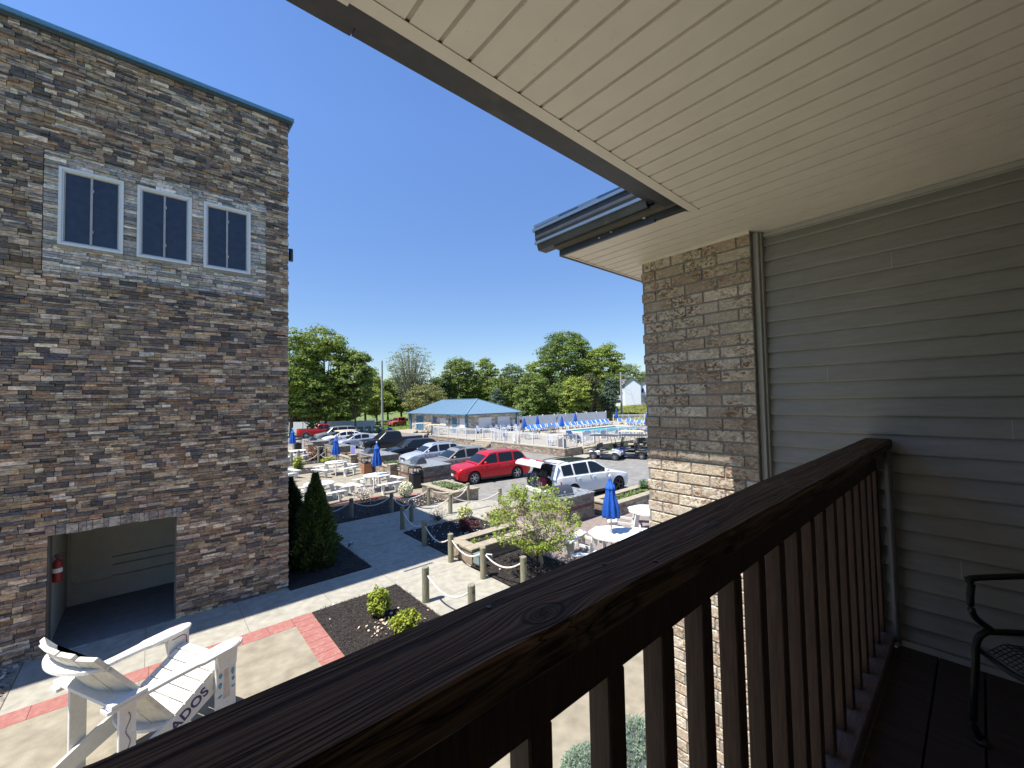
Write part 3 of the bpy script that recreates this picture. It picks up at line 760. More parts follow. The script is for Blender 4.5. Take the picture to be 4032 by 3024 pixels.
mb.add([(6.2, 12.6, .001), (8.3, 13.3, .001), (10.3, 13.2, .001), (10.3, 13.88, .001), (6.2, 13.88, .001)], [(0, 1, 2, 3, 4)])
mb.add([(10.3, 13.1, 0), (12.9, 13.1, -.492), (12.9, 14.7, -.492), (10.3, 14.7, 0)], [(0, 1, 2, 3)]); mb.box(10.3, 10.4, 14.7, 15.2, -.3, 0)
struct(mb.build('path_ramp', m_conc))
slab('lot_edge_fill', [(10.31, 12.3, 9.9, 13.09)], m_conc, -.02)
# red stamped band
mb = MB(); z = .003
def band(x0, x1, y0, y1, n, ax):
    rnd = random.Random(4)
    for i in range(n):
        t0, t1 = i/n, (i+1)/n
        if ax == 'x': mb.box(x0+(x1-x0)*t0+.004, x0+(x1-x0)*t1-.004, y0, y1, -.01, z)
        else: mb.box(x0, x1, y0+(y1-y0)*t0+.004, y0+(y1-y0)*t1-.004, -.01, z)
band(-1.7, 2.11, 8.87, 9.245, 9, 'x'); band(2.12, 2.49, 4.9, 9.245, 19, 'y'); band(-1.7, 2.11, 4.9, 5.25, 9, 'x')
mb.mi = 1; mb.box(-1.7, 2.5, 8.865, 9.25, -.012, -.001); mb.box(2.115, 2.495, 4.88, 9.25, -.012, -.0012)
struct(mb.build('red_paver_band', [m_red, m_redj]))
mb = MB(); mb.mi = 0
for a in [(4.9, 7.9, 18.1, 18.42), (7.95, 8.1, 6.9, 9.2), (8.0, 9.5, 17.2, 17.55), (6.3, 9.5, 28.3, 28.6), (6.9, 9.5, 32.2, 32.5)]: mb.box(*a, -.01, .004)
struct(mb.build('red_paver_edge', m_red))
slab('patio_floor', [(-8, 10.35, 18.1, 27.3), (-8, 10.35, 34, 60), (8.0, 10.35, 15.3, 18.1), (-8, 9.2, 29.6, 31.3)], m_plaza, 0,
     joints=[((-8, 22), (10.3, 22)), ((6.5, 18.1), (6.5, 28)), ((-8, 24.8), (10.3, 24.8))])
slab('stamped_patio', [(8.1, 12.3, -9, 9.25), (12.3, 22, -9, 9.2), (8.7, 12.2, 9.26, 11.8)], m_stamp, 0)
# mulch beds with chips
def bed(name, rects, seed, dens=900, lift=.02, flecks=0, fleckc=(.75, .73, .68)):
    mb = MB()
    for (a, b, c, d) in rects: mb.box(a, b, c, d, -.02, lift)
    o = mb.build(name, m_mulch); tag(o, None, None, kind='structure')
    rng = np.random.default_rng(seed); Cs = []
    for (a, b, c, d) in rects:
        n = int((b-a)*(d-c)*dens); Cs.append(np.stack([rng.uniform(a-.02, b+.02, n), rng.uniform(c-.02, d+.02, n), rng.uniform(lift, lift+.022, n)], 1))
    Cn = np.concatenate(Cs)
    P = leafquads(Cn, .024, rng, flat=1.0, aspect=.28); cols = colvar((.034, .026, .021), len(Cn), rng, .65, .08)
    cols[rng.random(len(Cn)) < .06] *= 2.6
    q = quads('wood_chips', P, cols, m_chip); q['kind'] = 'stuff'
    tag(q, 'dark shredded bark mulch chips covering the garden beds', 'mulch')
    if flecks:
        Cs = []
        for (a, b, c, d) in rects: 
            n = int((b-a)*(d-c)*flecks); Cs.append(np.stack([rng.uniform(a, b, n), rng.uniform(c, d, n), rng.uniform(lift+.01, lift+.04, n)], 1))
        Cn = np.concatenate(Cs); q = quads('fallen_petals', leafquads(Cn, .022, rng, flat=.8, aspect=.8), colvar(fleckc, len(Cn), rng, .15, .04), m_petal)
        tag(q, 'white petals scattered over the dark mulch beds', 'petals', kind='stuff')
bed('mulch_bed', [(2.50, 4.33, 5.6, 9.20)], 1, 1500, flecks=3)
bed('mulch_bed', [(2.42, 4.32, 10.64, 13.86)], 2, 1100)
bed('mulch_bed', [(4.3, 8.0, 15.22, 18.08)], 3, 500, flecks=6)
bed('mulch_bed', [(6.22, 8.08, 6.5, 8.85)], 4, 1500, flecks=1)
bed('mulch_bed', [(6.22, 8.9, 9.9, 12.6)], 5, 800, flecks=38)
bed('mulch_bed', [(8.02, 10.3, 15.22, 17.2)], 6, 500, flecks=60)
bed('mulch_bed', [(5.0, 8.3, 27.35, 29.55), (6.5, 10.1, 31.35, 33.9)], 7, 250, flecks=18)
# gravel strip at far left
rng = np.random.default_rng(9); n = 2600
Cn = np.stack([rng.uniform(-3.4, -1.62, n), rng.uniform(6.5, 10.85, n), rng.uniform(.0, .03, n)], 1)
mb = MB(); mb.box(-4, -1.61, 4, 10.87, -.02, .0); struct(mb.build('gravel_bed', mat('gravel_base', (.28, .24, .19), .95, var=.3, scale=20)))
q = quads('gravel', leafquads(Cn, .035, rng, flat=.9, aspect=.8), colvar((.42, .37, .30), n, rng, .5, .06), m_dirt); tag(q, 'tan gravel at the foot of the stone building', 'gravel', kind='stuff')
mb = MB()
rk = thing('decor_rock', 'small reddish rock on the gravel beside the stone building at the left edge', 'rock', (-1.95, 9.9, 0))
mb.lathe([(0, .16), (.08, .15), (.14, .1), (.16, .04), (.15, 0)], 12, mod=lambda t, j: 1+.2*math.sin(2*t+1)+.1*math.sin(5*t)); mb.build('stone', mat('pink_rock', (.40, .30, .28), .85, var=.2), rk, smooth=True)
# slot drain
dr = thing('slot_drain', 'narrow dark slot drain set in the concrete walk', 'drain', (5.23, 9.76, 0))
mb = MB(); mb.box(-.42, .42, -.035, .035, 0.001, .004); mb.build('frame', m_grey, dr)
mb = MB(); [mb.box(-.40+.05*i, -.37+.05*i, -.025, .025, .004, .0055) for i in range(16)]; mb.build('grate_slots', m_black, dr)

# ------------------------------------------------------------------ block walls and planters
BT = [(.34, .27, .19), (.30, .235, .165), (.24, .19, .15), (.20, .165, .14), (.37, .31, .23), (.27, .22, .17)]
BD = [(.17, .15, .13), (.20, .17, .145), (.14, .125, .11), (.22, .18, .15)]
def blocks(mb, a, b, z0, z1, th=.24, seed=0, pal=BT, band=None, bh=.105, bl=.30):
    """thick block wall centred on segment a-b"""
    rnd = random.Random(seed); a, b = Vector((*a, 0)), Vector((*b, 0)); L = (b-a).length; d = (b-a)/L; nrm = Vector((-d.y, d.x, 0))
    z = z0; row = 0; nr = max(1, round((z1-z0)/bh)); bh = (z1-z0)/nr
    for r in range(nr):
        s = -(bl*.5 if r % 2 else 0)*rnd.uniform(.7, 1)
        while s < L:
            e = min(s+bl*rnd.choice([.6, .8, 1, 1, 1.2]), L)
            if L-e < .05: e = L
            ss = max(s, 0)
            if e-ss > .02:
                c = rnd.choice(pal); k = rnd.uniform(.8, 1.15)
                if band and r in band: c = (.15, .065, .05)
                mb.col = (c[0]*k, c[1]*k, c[2]*k); t = th/2+rnd.uniform(-.006, .012)
                p, q = a+d*(ss+.004), a+d*(e-.004); n_ = nrm*t
                zz0, zz1 = z0+r*bh+.003, z0+(r+1)*bh-.003
                mb.hexa([(v.x, v.y, zz) for zz in (zz0, zz1) for v in (p-n_, q-n_, q+n_, p+n_)])
            s = e
def capseg(mb, a, b, z, th, t=.06, over=.04, seed=0):
    a, b = Vector((*a, 0)), Vector((*b, 0)); L = (b-a).length; d = (b-a)/L; n = max(1, round(L/.42)); rnd = random.Random(seed)
    for i in range(n):
        p, q = a+d*(L*i/n+.003), a+d*(L*(i+1)/n-.003); nn = Vector((-d.y, d.x, 0))*(th/2+over+rnd.uniform(-.004, .004)); zz = z+rnd.uniform(-.002, .002)
        k = rnd.uniform(.85, 1.1)
        mb.hexa([(v.x, v.y, h) for h in (zz, zz+t) for v in (p-nn, q-nn, q+nn, p+nn)])
def soilplants(parent, x0, x1, y0, y1, z, seed, n=40, leaf=(.16, .24, .06), size=.035, h=.12, per=26):
    mb = MB(); mb.box(x0, x1, y0, y1, z-.1, z); mb.build('soil', m_mulch, parent, world=True)
    rng = np.random.default_rng(seed); cs = []
    for i in range(n):
        c = np.array([rng.uniform(x0+.08, x1-.08), rng.uniform(y0+.08, y1-.08), z]); 
        cs.append(c+rng.normal(size=(per, 3))*[h*.4, h*.4, 0]+np.stack([np.zeros(per), np.zeros(per), rng.uniform(.01, h, per)], 1))
    C_ = np.concatenate(cs); o = quads('seedlings', leafquads(C_, size, rng, flat=.6), colvar(leaf, len(C_), rng, .35), m_leaf, parent, world=True)
def planter(label, x0, x1, y0, y1, ztop, zbot, seed, group='raised stone planters', th=.24, **kw):
    t = thing('stone_planter', label, 'planter', ((x0+x1)/2, (y0+y1)/2, zbot), group=group)
    mb = MB(); h = th/2
    blocks(mb, (x0, y0+h), (x1, y0+h), zbot, ztop, th, seed); blocks(mb, (x0, y1-h), (x1, y1-h), zbot, ztop, th, seed+1)
    blocks(mb, (x0+h, y0+th+.004), (x0+h, y1-th-.004), zbot, ztop, th, seed+2); blocks(mb, (x1-h, y0+th+.004), (x1-h, y1-th-.004), zbot, ztop, th, seed+3)
    mb.build('block_wall', m_attr, t, world=True)
    mb = MB(); capseg(mb, (x0-.04, y0+h), (x1+.04, y0+h), ztop+.003, th, seed=seed); capseg(mb, (x0-.04, y1-h), (x1+.04, y1-h), ztop+.003, th, seed=seed)
    capseg(mb, (x0+h, y0+th+.05), (x0+h, y1-th-.05), ztop+.003, th); capseg(mb, (x1-h, y0+th+.05), (x1-h, y1-th-.05), ztop+.003, th)
    mb.build('cap_stones', m_cap, t, world=True, bevel=.008)
    soilplants(t, x0+th, x1-th, y0+th, y1-th, ztop-.03, seed+7, **kw)
    return t
planter('low stone planter with leafy green sage beside the black litter bin', 9.42, 10.75, 14.62, 17.2, .40, -.45, 21, n=90, leaf=(.20, .26, .12), size=.05, h=.16)
planter('long low stone planter with tiny seedlings in the mulch beside the rope posts', 6.28, 8.75, 8.88, 9.9, .36, 0, 22, n=26, leaf=(.22, .28, .06), size=.03, h=.06, per=14)
planter('stone planter with dark mulch and ground cover right of the blue umbrella', 12.45, 17.5, 8.78, 9.95, .40, -.45, 23, n=120, leaf=(.17, .23, .07), size=.04, h=.1)
planter('short stone planter by the lot behind the small bushy tree', 9.2, 10.9, 11.3, 12.05, .16, -.3, 24, n=30, leaf=(.2, .12, .06), size=.04)
# barbecue islands with stone sides and granite tops
def grillhood(t, c, rz=0, s=1., world=True):
    M = Matrix.Translation(c) @ Matrix.Rotation(rz, 4, 'Z') @ Matrix.Scale(s, 4)
    mb = MB(M)
    n = 14; prof = [(.30*math.cos(PI*i/n), .30*math.sin(PI*i/n)*1.05) for i in range(n+1)]
    mb.prism(prof, -.36, .36, 'x'); mb.build('grill_hood', m_grill, t, world=True, smooth=False)
    mb = MB(M); mb.box(-.38, .38, -.36, .34, -.16, -.004); mb.build('grill_body', m_steel, t, world=True)
    mb = MB(M); [mb.lathe([(.0, -.40), (.028, -.40), (.03, -.362)], 10, c=(-.27+.135*i, 0, -.08), ax='y') for i in range(5)]; mb.build('knobs', m_black, t, world=True)
    mb = MB(M); mb.tube([(-.3, -.31, .06), (-.3, -.36, .07), (.3, -.36, .07), (.3, -.31, .06)], .012, 6); mb.build('handle', m_steel, t, world=True)
    mb = MB(M); mb.lathe([(0, -.006), (.04, -.004), (.04, 0)], 12, c=(0, -.285, .13), ax='y'); mb.build('thermometer', m_chrome, t, world=True)
def island(label, x0, x1, y0, y1, zt, zb, seed, gx=None, grz=-PI/2, dark=False):
    t = thing('grill_island', label, 'barbecue island', ((x0+x1)/2, (y0+y1)/2, zb), group='stone barbecue islands between patio and parking lot')
    mb = MB(); th = .22; h = .11; pal = BD if dark else BT; nr = round((zt-zb)/.105)
    bd = [int(nr*.62)]
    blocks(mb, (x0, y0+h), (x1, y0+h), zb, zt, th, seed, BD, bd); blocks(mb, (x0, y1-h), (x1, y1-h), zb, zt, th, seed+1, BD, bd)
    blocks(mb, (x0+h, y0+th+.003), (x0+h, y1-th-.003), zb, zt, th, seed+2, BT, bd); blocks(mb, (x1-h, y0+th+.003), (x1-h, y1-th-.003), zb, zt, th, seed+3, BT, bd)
    mb.build('block_wall', m_attr, t, world=True)
    mb = MB(); mb.box(x0-.03, x1+.03, y0-.03, y1+.03, zt+.002, zt+.045); mb.build('granite_top', m_granite, t, world=True, bevel=.006)
    if gx: grillhood(t, (gx[0], gx[1], zt+.048), grz)
    return t
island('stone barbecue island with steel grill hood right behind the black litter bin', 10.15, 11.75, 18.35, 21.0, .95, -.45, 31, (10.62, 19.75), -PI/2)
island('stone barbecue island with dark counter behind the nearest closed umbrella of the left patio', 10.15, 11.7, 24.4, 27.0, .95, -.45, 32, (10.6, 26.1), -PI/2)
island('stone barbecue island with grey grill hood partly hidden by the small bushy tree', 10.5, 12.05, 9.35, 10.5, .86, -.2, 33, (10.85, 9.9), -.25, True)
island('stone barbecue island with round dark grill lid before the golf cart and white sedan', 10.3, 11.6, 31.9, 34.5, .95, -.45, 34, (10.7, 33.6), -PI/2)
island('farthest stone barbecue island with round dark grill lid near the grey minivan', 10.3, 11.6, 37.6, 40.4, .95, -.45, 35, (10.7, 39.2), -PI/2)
planter('low stone planter with sage between two barbecue islands left of the litter bin', 10.2, 11.6, 21.05, 24.3, .52, -.45, 41, n=90, leaf=(.10, .15, .06), size=.05, h=.18)
planter('low stone planter wall holding the purple framed sign', 10.2, 11.6, 27.9, 31.8, .45, -.45, 42, n=60, leaf=(.2, .12, .08), size=.05, h=.15)
planter('low dark soil stone planter between the farthest two barbecue islands', 10.25, 11.6, 34.6, 37.5, .45, -.45, 43, n=60, leaf=(.3, .16, .10), size=.05, h=.15)
def pillar(label, x, y, z1, seed, s=.42):
    t = thing('stone_pillar', label, 'pillar', (x, y, 0), group='stone pillars in the planter wall')
    mb = MB(); blocks(mb, (x-s/2, y), (x+s/2, y), 0, z1, s, seed); mb.build('block_stack', m_attr, t, world=True)
    mb = MB(); mb.box(x-s/2-.03, x+s/2+.03, y-s/2-.03, y+s/2+.03, z1+.002, z1+.06); mb.build('cap', m_cap, t, world=True, bevel=.008)
pillar('square stone pillar beside the sage planter left of the litter bin', 9.98, 21.55, .80, 51)
pillar('square stone pillar right of the purple framed sign', 9.98, 27.45, .80, 52)
pillar('square stone pillar behind the middle umbrella by the dark bin', 9.98, 34.55, .80, 53)
pillar('square stone pillar farthest away near the left umbrella', 9.98, 37.3, .80, 54)
# timber posts and ropes
POSTS = {'a': (4.44, 8.0), 'b': (4.66, 6.62), 'c': (6.37, 13.0), 'd': (7.03, 13.63), 'e': (6.12, 11.06), 'f': (6.02, 9.47), 'g': (6.03, 8.06), 'h': (6.33, 6.95),
         'i': (5.57, 15.5), 'j': (7.02, 15.23), 'k': (8.57, 15.12), 'l': (8.56, 13.45), 'm': (10.18, 14.6), 'n': (10.8, 13.2),
         'o': (7.35, 31.9), 'p': (8.12, 33.2), 'q': (9.04, 31.6), 'r': (9.88, 32.7), 's': (10.05, 31.0), 't': (4.1, 15.75), 'u': (5.9, 32.0)}
PL = {'a': 'nearest timber post, greenish, standing alone on the concrete walk with a rope toward the railing', 'b': 'greenish timber post half hidden by the balcony railing on the near concrete walk',
      'c': 'timber post at the inner corner of the shaded walk, first of its rope line', 'd': 'timber post in the shade just behind the inner corner post of the walk', 'e': 'timber post at the edge of shaded mulch, second along the rope line',
      'f': 'timber post half in sun at the end of the long low planter', 'g': 'green tinted timber post beside the grey junction box', 'h': 'short looking timber post against the railing below the small tree',
      'i': 'shaded timber post right of the arborvitae at the far mulch strip', 'j': 'shaded timber post at the right end of the far mulch strip', 'k': 'mossy timber post on mulch with white petals in front of the sage planter',
      'l': 'timber post on the near side of the path toward the lot', 'm': 'timber post standing against the right end of the sage planter', 'n': 'last timber post beside the parking lot',
      'o': 'far timber post left of the reddish bush', 'p': 'far timber post just right behind a yellow green shrub', 'q': 'far timber post with two ropes meeting near the dark bin', 'r': 'far short timber post left of the middle umbrella',
      's': 'far timber post behind the middle umbrella', 't': 'timber post hidden behind the arborvitae', 'u': 'far timber post at the left edge of the patio view'}
for k, (x, y) in POSTS.items():
    zb = -.10 if k == 'n' else 0
    hh = .74 if k not in 'opqrsu' else .86
    if k == 'q': hh = 1.15
    t = thing('timber_post', PL[k], 'post', (x, y, zb), group='timber posts carrying the rope')
    rnd = random.Random(ord(k)); mb = MB()
    mb.lathe([(.078, 0), (.076, hh*.5), (.075, hh-.012), (.066, hh), (.0, hh+.002)], 18, mod=lambda tt, j: 1+.02*math.sin(3*tt+ord(k))); mb.build('post_shaft', m_wood, t, smooth=False)
    if k in 'abcdefghijkl':
        mb = MB(); mb.lathe([(.021, -.082), (.026, -.082), (.026, .082), (.021, .082)], 10, c=(0, 0, hh-.12), ax='y'); mb.build('rope_sleeve', m_black, t)
def rope(a, b, sag, label):
    (x0, y0), (x1, y1) = POSTS[a], POSTS[b]; z0 = z1 = .63
    if b == 'n': z1 = .5
    if a in 'opqrsu': z0 = z1 = .72
    o_ = MB(); pts = []; n = 40; L = math.hypot(x1-x0, y1-y0); d = Vector((x1-x0, y1-y0, 0))/L
    for i in range(n+1):
        t = i/n; pts.append((x0+(x1-x0)*t, y0+(y1-y0)*t, z0+(z1-z0)*t-sag*4*t*(1-t)))
    t_ = thing('rope', label, 'rope', ((x0+x1)/2, (y0+y1)/2, min(z0, z1)-sag), group='thick white ropes between the timber posts')
    mb = MB(); r = .0165
    # three twisted strands
    m = int(L/.012)
    m = min(m, 130)
    for s in range(3):
        P_ = []
        for i in range(m+1):
            t = i/m; c = Vector((x0+(x1-x0)*t, y0+(y1-y0)*t, z0+(z1-z0)*t-sag*4*t*(1-t))); an = 2*PI*(t*L/.11)+s*2*PI/3
            P_.append(c+Vector((-d.y, d.x, 0))*math.cos(an)*.0095+Vector((0, 0, 1))*math.sin(an)*.0095)
        mb.tube(P_, .0115, 5, cap=False)
    mb.build('twisted_strands', m_rope, t_, world=True, smooth=True)
for a, b, s, lb in (('a', 'b', .30, 'twisted white rope hanging between the two nearest timber posts on the walk'), ('d', 'c', .1, 'short rope joining the two posts at the shaded walk corner'),
                    ('c', 'e', .26, 'white rope sagging over the shaded mulch from the walk corner post'), ('e', 'f', .28, 'white rope sagging beside the shaded mulch toward the sunlit corner post'),
                    ('f', 'g', .26, 'sunlit white rope in front of the long low planter'), ('g', 'h', .24, 'sunlit white rope sagging below the small bushy tree'),
                    ('i', 'j', .26, 'shaded rope along the far mulch strip right of the arborvitae'), ('t', 'i', .28, 'shaded rope coming out from behind the arborvitae'), ('j', 'd', .2, 'shaded rope crossing back toward the walk corner'),
                    ('j', 'k', .22, 'rope rising toward the post in front of the sage planter'), ('d', 'l', .3, 'rope along the near side of the path toward the lot'), ('k', 'm', .2, 'rope in front of the sage planter'),
                    ('l', 'n', .28, 'rope sagging toward the last post beside the lot'), ('l', 'm', .2, 'rope crossing up to the post against the sage planter'), ('o', 'q', .5, 'far rope sagging in front of the reddish bush'),
                    ('p', 'r', .5, 'far rope crossing behind a timber post toward the dark bin'), ('q', 's', .4, 'far rope ending behind the middle umbrella'), ('u', 'o', .4, 'far rope at the left edge of the patio view')):
    rope(a, b, s, lb)
# ------------------------------------------------------------------ giant adirondack chair
ac = thing('giant_adirondack_chair', 'oversized weathered white wooden adirondack chair with painted letters on its side', 'chair', (-.54, 6.7, 0), R(27.2))
mb = MB()   # arms: paddle shape, local x = forward, y = left
def arm(mb, s):
    pts = [(-.06, .44), (-.06, .585), (.55, .60), (.80, .625), (.86, .655), (1.22, .665), (1.33, .635), (1.395, .575), (1.395, .52), (1.33, .455), (1.22, .425), (.86, .43), (.80, .455), (.55, .47)]
    mb.prism([(a, s*b) for a, b in pts][::s], 1.052, 1.10)
arm(mb, 1); mb.build('arm', m_whitew, ac, bevel=.008)
mb = MB(); arm(mb, -1); mb.build('arm', m_whitew, ac, bevel=.008)
for s in (1, -1):
    mb = MB(); mb.box(1.085, 1.34, s*.50-.022, s*.50+.022, 0, 1.05); mb.prism([(1.10, .80), (1.32, .80), (1.34, 1.05), (1.06, 1.05)], s*.50+s*.024, s*.50+s*.062, 'y')
    mb.build('front_leg', m_whitew, ac, bevel=.005)
    mb = MB(); mb.box(.07, .225, s*.50-.02, s*.50+.02, 0, 1.02); mb.build('rear_leg', m_whitew, ac, bevel=.005)
    mb = MB()   # stringer from seat front down to the ground at the rear
    mb.prism([(1.30, .80), (1.24, .86), (1.06, .80), (.62, .545), (.30, .42), (-.55, .02), (-.60, -.0), (-.18, 0), (.72, .33), (1.06, .50), (1.32, .62)], s*.445-.02, s*.445+.02, 'y')
    mb.build('side_stringer', m_whitew, ac, bevel=.005)
for i in range(6):   # seat slats across
    a0 = .64+.107*i; z0 = .555+.0605*(i if i < 5 else 4.8)
    mb = MB(); mb.cbox((a0+.05, 0, z0+.035), (.112, .93, .028), ry=-.53 if i < 5 else -.1); mb.build('seat_slat', m_whitew, ac, bevel=.004)
mb = MB(); mb.cbox((1.30, 0, .83), (.10, .97, .03), ry=.55); mb.build('seat_slat', m_whitew, ac, bevel=.004)
m_slat = mat('stained_shaded_white', (.62, .59, .51), .65, var=.08, scale=5, col2=(.42, .37, .28), fac=(.5, .72), bump=.15, bscale=30, stretch=(1, 4, 1))  # tan stain also paints in the shade on the leaning back
def backc(z, b):   # front face of the leaning back at height z, concave across
    k = (z-.5)/1.24
    return .762-.593*z + (.95-.65*k)*b*b
for i in range(5):
    mb = MB(); vs = []
    for z in (.50, 1.12, 1.74-.012*abs(i-2)**2):
        k = (z-.5)/1.24; hwid = .455+.105*k; w1 = 2*hwid/5
        for b in (-hwid+w1*i+.007, -hwid+w1*(i+1)-.007):
            a = backc(z, b); vs.append((a+.018, b, z+.010)); vs.append((a-.022, b, z-.014))
    f = []
    for k in range(2):
        o = 4*k; f += [(o, o+2, o+6, o+4), (o+1, o+5, o+7, o+3), (o, o+4, o+5, o+1), (o+2, o+3, o+7, o+6)]
    f += [(0, 1, 3, 2), (8, 10, 11, 9)]
    mb.add(vs, f); mb.build('back_slat', m_slat, ac, bevel=.004)
def brace(z, half, depth, name, straight=None):
    mb = MB(); n = 16; fr = []; bk = []
    for i in range(n+1):
        b = -half+2*half*i/n; a = backc(z, b)-.024; e = abs(b)/half
        fr.append((a, b)); bk.append((straight if straight is not None else backc(z, 0)-.024+(.5)*b*b*1.1-depth*math.sqrt(max(.02, 1-e**3)), b))
    mb.prism(fr+bk[::-1], z-.02, z+.02); mb.build(name, m_whitew, ac, bevel=.004)
brace(1.53, .54, .12, 'upper_brace'); brace(1.125, .60, .1, 'arm_support', -.03); brace(.50, .46, .12, 'lower_brace')
# painted letters on the near stringer, following its slope
cu = bpy.data.curves.new('letters', 'FONT'); cu.body = 'ADOS'; cu.size = .165; cu.extrude = .002; cu.align_x = 'RIGHT'; cu.space_character = 1.06; cu.offset = .004
tmp = bpy.data.objects.new('tmp', cu); COL.objects.link(tmp); dg = bpy.context.evaluated_depsgraph_get(); me = bpy.data.meshes.new_from_object(tmp.evaluated_get(dg)); bpy.data.objects.remove(tmp)
me.materials.clear(); me.materials.append(mat('navy_paint', (.02, .025, .12), .5, var=.1))
lo = bpy.data.objects.new('painted_letters', me); COL.objects.link(lo); lo.parent = ac
lo.location = (1.03, -.4675, .585); lo.rotation_euler = (Matrix.Rotation(-R(29.5), 3, 'Y') @ Matrix.Rotation(R(90), 3, 'X')).to_euler()
# painted lighthouse motif on the near front leg
mb = MB(); yl = -.5235
mb.col = (.55, .45, .38); mb.add([(1.17, yl, .40), (1.26, yl, .40), (1.235, yl, .80), (1.185, yl, .80)], [(0, 1, 2, 3)])
mb.col = (.35, .28, .24); mb.add([(1.175, yl, .80), (1.25, yl, .80), (1.25, yl, .815), (1.175, yl, .815)], [(0, 1, 2, 3)]); mb.add([(1.195, yl, .82), (1.235, yl, .82), (1.235, yl, .86), (1.215, yl, .875), (1.195, yl, .86)], [(0, 1, 2, 3, 4)])
mb.col = (.09, .30, .42)
for (cx, cz, sx, sz) in ((1.135, .72, .025, .035), (1.13, .60, .025, .04), (1.295, .70, .022, .05), (1.30, .60, .02, .03), (1.13, .46, .03, .02), (1.30, .50, .025, .015)):
    mb.add([(cx+sx*math.cos(a)*(1+.2*math.sin(3*a)), yl, cz+sz*math.sin(a)) for a in [2*PI*i/10 for i in range(10)]], [tuple(range(10))])
mb.build('lighthouse_painting', m_attr, ac)
def squiggle(pts, w, col, name, face='y', off=-.5235):
    mb = MB(); mb.col = col
    P = [(p[0], off, p[1]) if face == 'y' else (p[0], p[1], off) for p in pts]
    mb.tube(P, w, 4); mb.build(name, m_attr, ac)
squiggle([(.15+.02*math.sin(t*1.1), .95-.045*t) for t in np.linspace(0, 12, 30)], .006, (.22, .20, .20), 'painted_squiggle', off=-.521)
squiggle([(1.20, .655*-1), (1.31, -.63), (1.365, -.57), (1.37, -.53)], .004, (.5, .05, .05), 'red_line', 'z', 1.101)
squiggle([(1.20, .65), (1.31, .61), (1.365, .55), (1.37, .51)], .004, (.5, .05, .05), 'red_line', 'z', 1.101)
squiggle([(1.12, 1.0), (1.25, 1.01), (1.30, .98), (1.31, .85), (1.30, .78)], .006, (.45, .06, .05), 'red_line', off=.476)
squiggle([(-.045, -.57), (-.04, -.5), (-.045, -.45)], .005, (.03, .03, .2), 'blue_line', 'z', 1.101)
# ------------------------------------------------------------------ picnic tables
def picnic(lab, x, y, rz, **kw):
    t = thing('picnic_table', lab, 'picnic table', (x, y, 0), rz, group='white octagonal picnic tables on the patios')
    mb = MB(); r = .66
    for i in range(8):   # slats cut to an octagon
        y0, y1 = -r*.924+i*(2*r*.924/8)+.003, -r*.924+(i+1)*(2*r*.924/8)-.003
        def hw(yy):
            yy = abs(yy); q = r*.924; e = r*.383
            return q if yy <= e else q-(yy-e)
        mb.prism([(-hw(y0), y0), (hw(y0), y0), (hw(y1), y1), (-hw(y1), y1)], .705, .745)
    mb.build('table_top', m_white, t)
    mb = MB()
    for k in range(4):
        a = PI/4+k*PI/2; c, s = math.cos(a), math.sin(a)
        mb.beam((c*.50, s*.50, .70), (c*.68, s*.68, 0), .17, .035, (-s, c, 0)); 
    mb.box(-.55, .55, -.02, .02, .62, .70); mb.box(-.02, .02, -.55, -.021, .62, .70); mb.box(-.02, .02, .021, .55, .62, .70)
    mb.build('table_legs', m_white, t)
    for k in range(4):
        a = k*PI/2; M = Matrix.Rotation(a, 4, 'Z'); mb = MB(M)
        for j, (d0, d1) in enumerate(((.98, 1.11), (1.125, 1.26))):
            w0, w1 = d0*.50, d1*.50; mb.prism([(d0, -w0), (d1, -w1), (d1, w1), (d0, w0)], .43, .465)
        b = mb.build('bench', m_white, t)
        for s in (-1, 1):
            mb = MB(M); mb.prism([(.99, .0), (1.14, 0), (1.24, .43), (.97, .43)], s*.36-.018, s*.36+.018, 'y'); mb.build('bench_leg', m_white, b)
        for q in (-1, 1): mb = MB(M); mb.beam((.45, q*.30, .34), (1.2, q*.34, .40), .035, .07); mb.build('bench_beam', m_white, b)
    return t
picnic('white octagonal picnic table under the nearest blue umbrella, right of the small bushy tree', 9.12, 6.48, .25)
picnic('white picnic table cut off by the brick pillar, behind the nearest umbrella table', 11.75, 7.0, .6)
picnic('white picnic table with the front umbrella of the left patio, nearest the litter bin', 8.28, 19.58, .15)
picnic('white picnic table in the middle of the left patio, under the middle blue umbrella', 8.33, 25.7, .45)
picnic('white picnic table partly hidden by the tip of the arborvitae, without umbrella', 5.6, 19.5, .2)
picnic('far white picnic table at the left under the farthest umbrella', 8.25, 34.2, .5)
picnic('white picnic table mostly hidden by the stone building edge', 5.1, 26.1, .3)
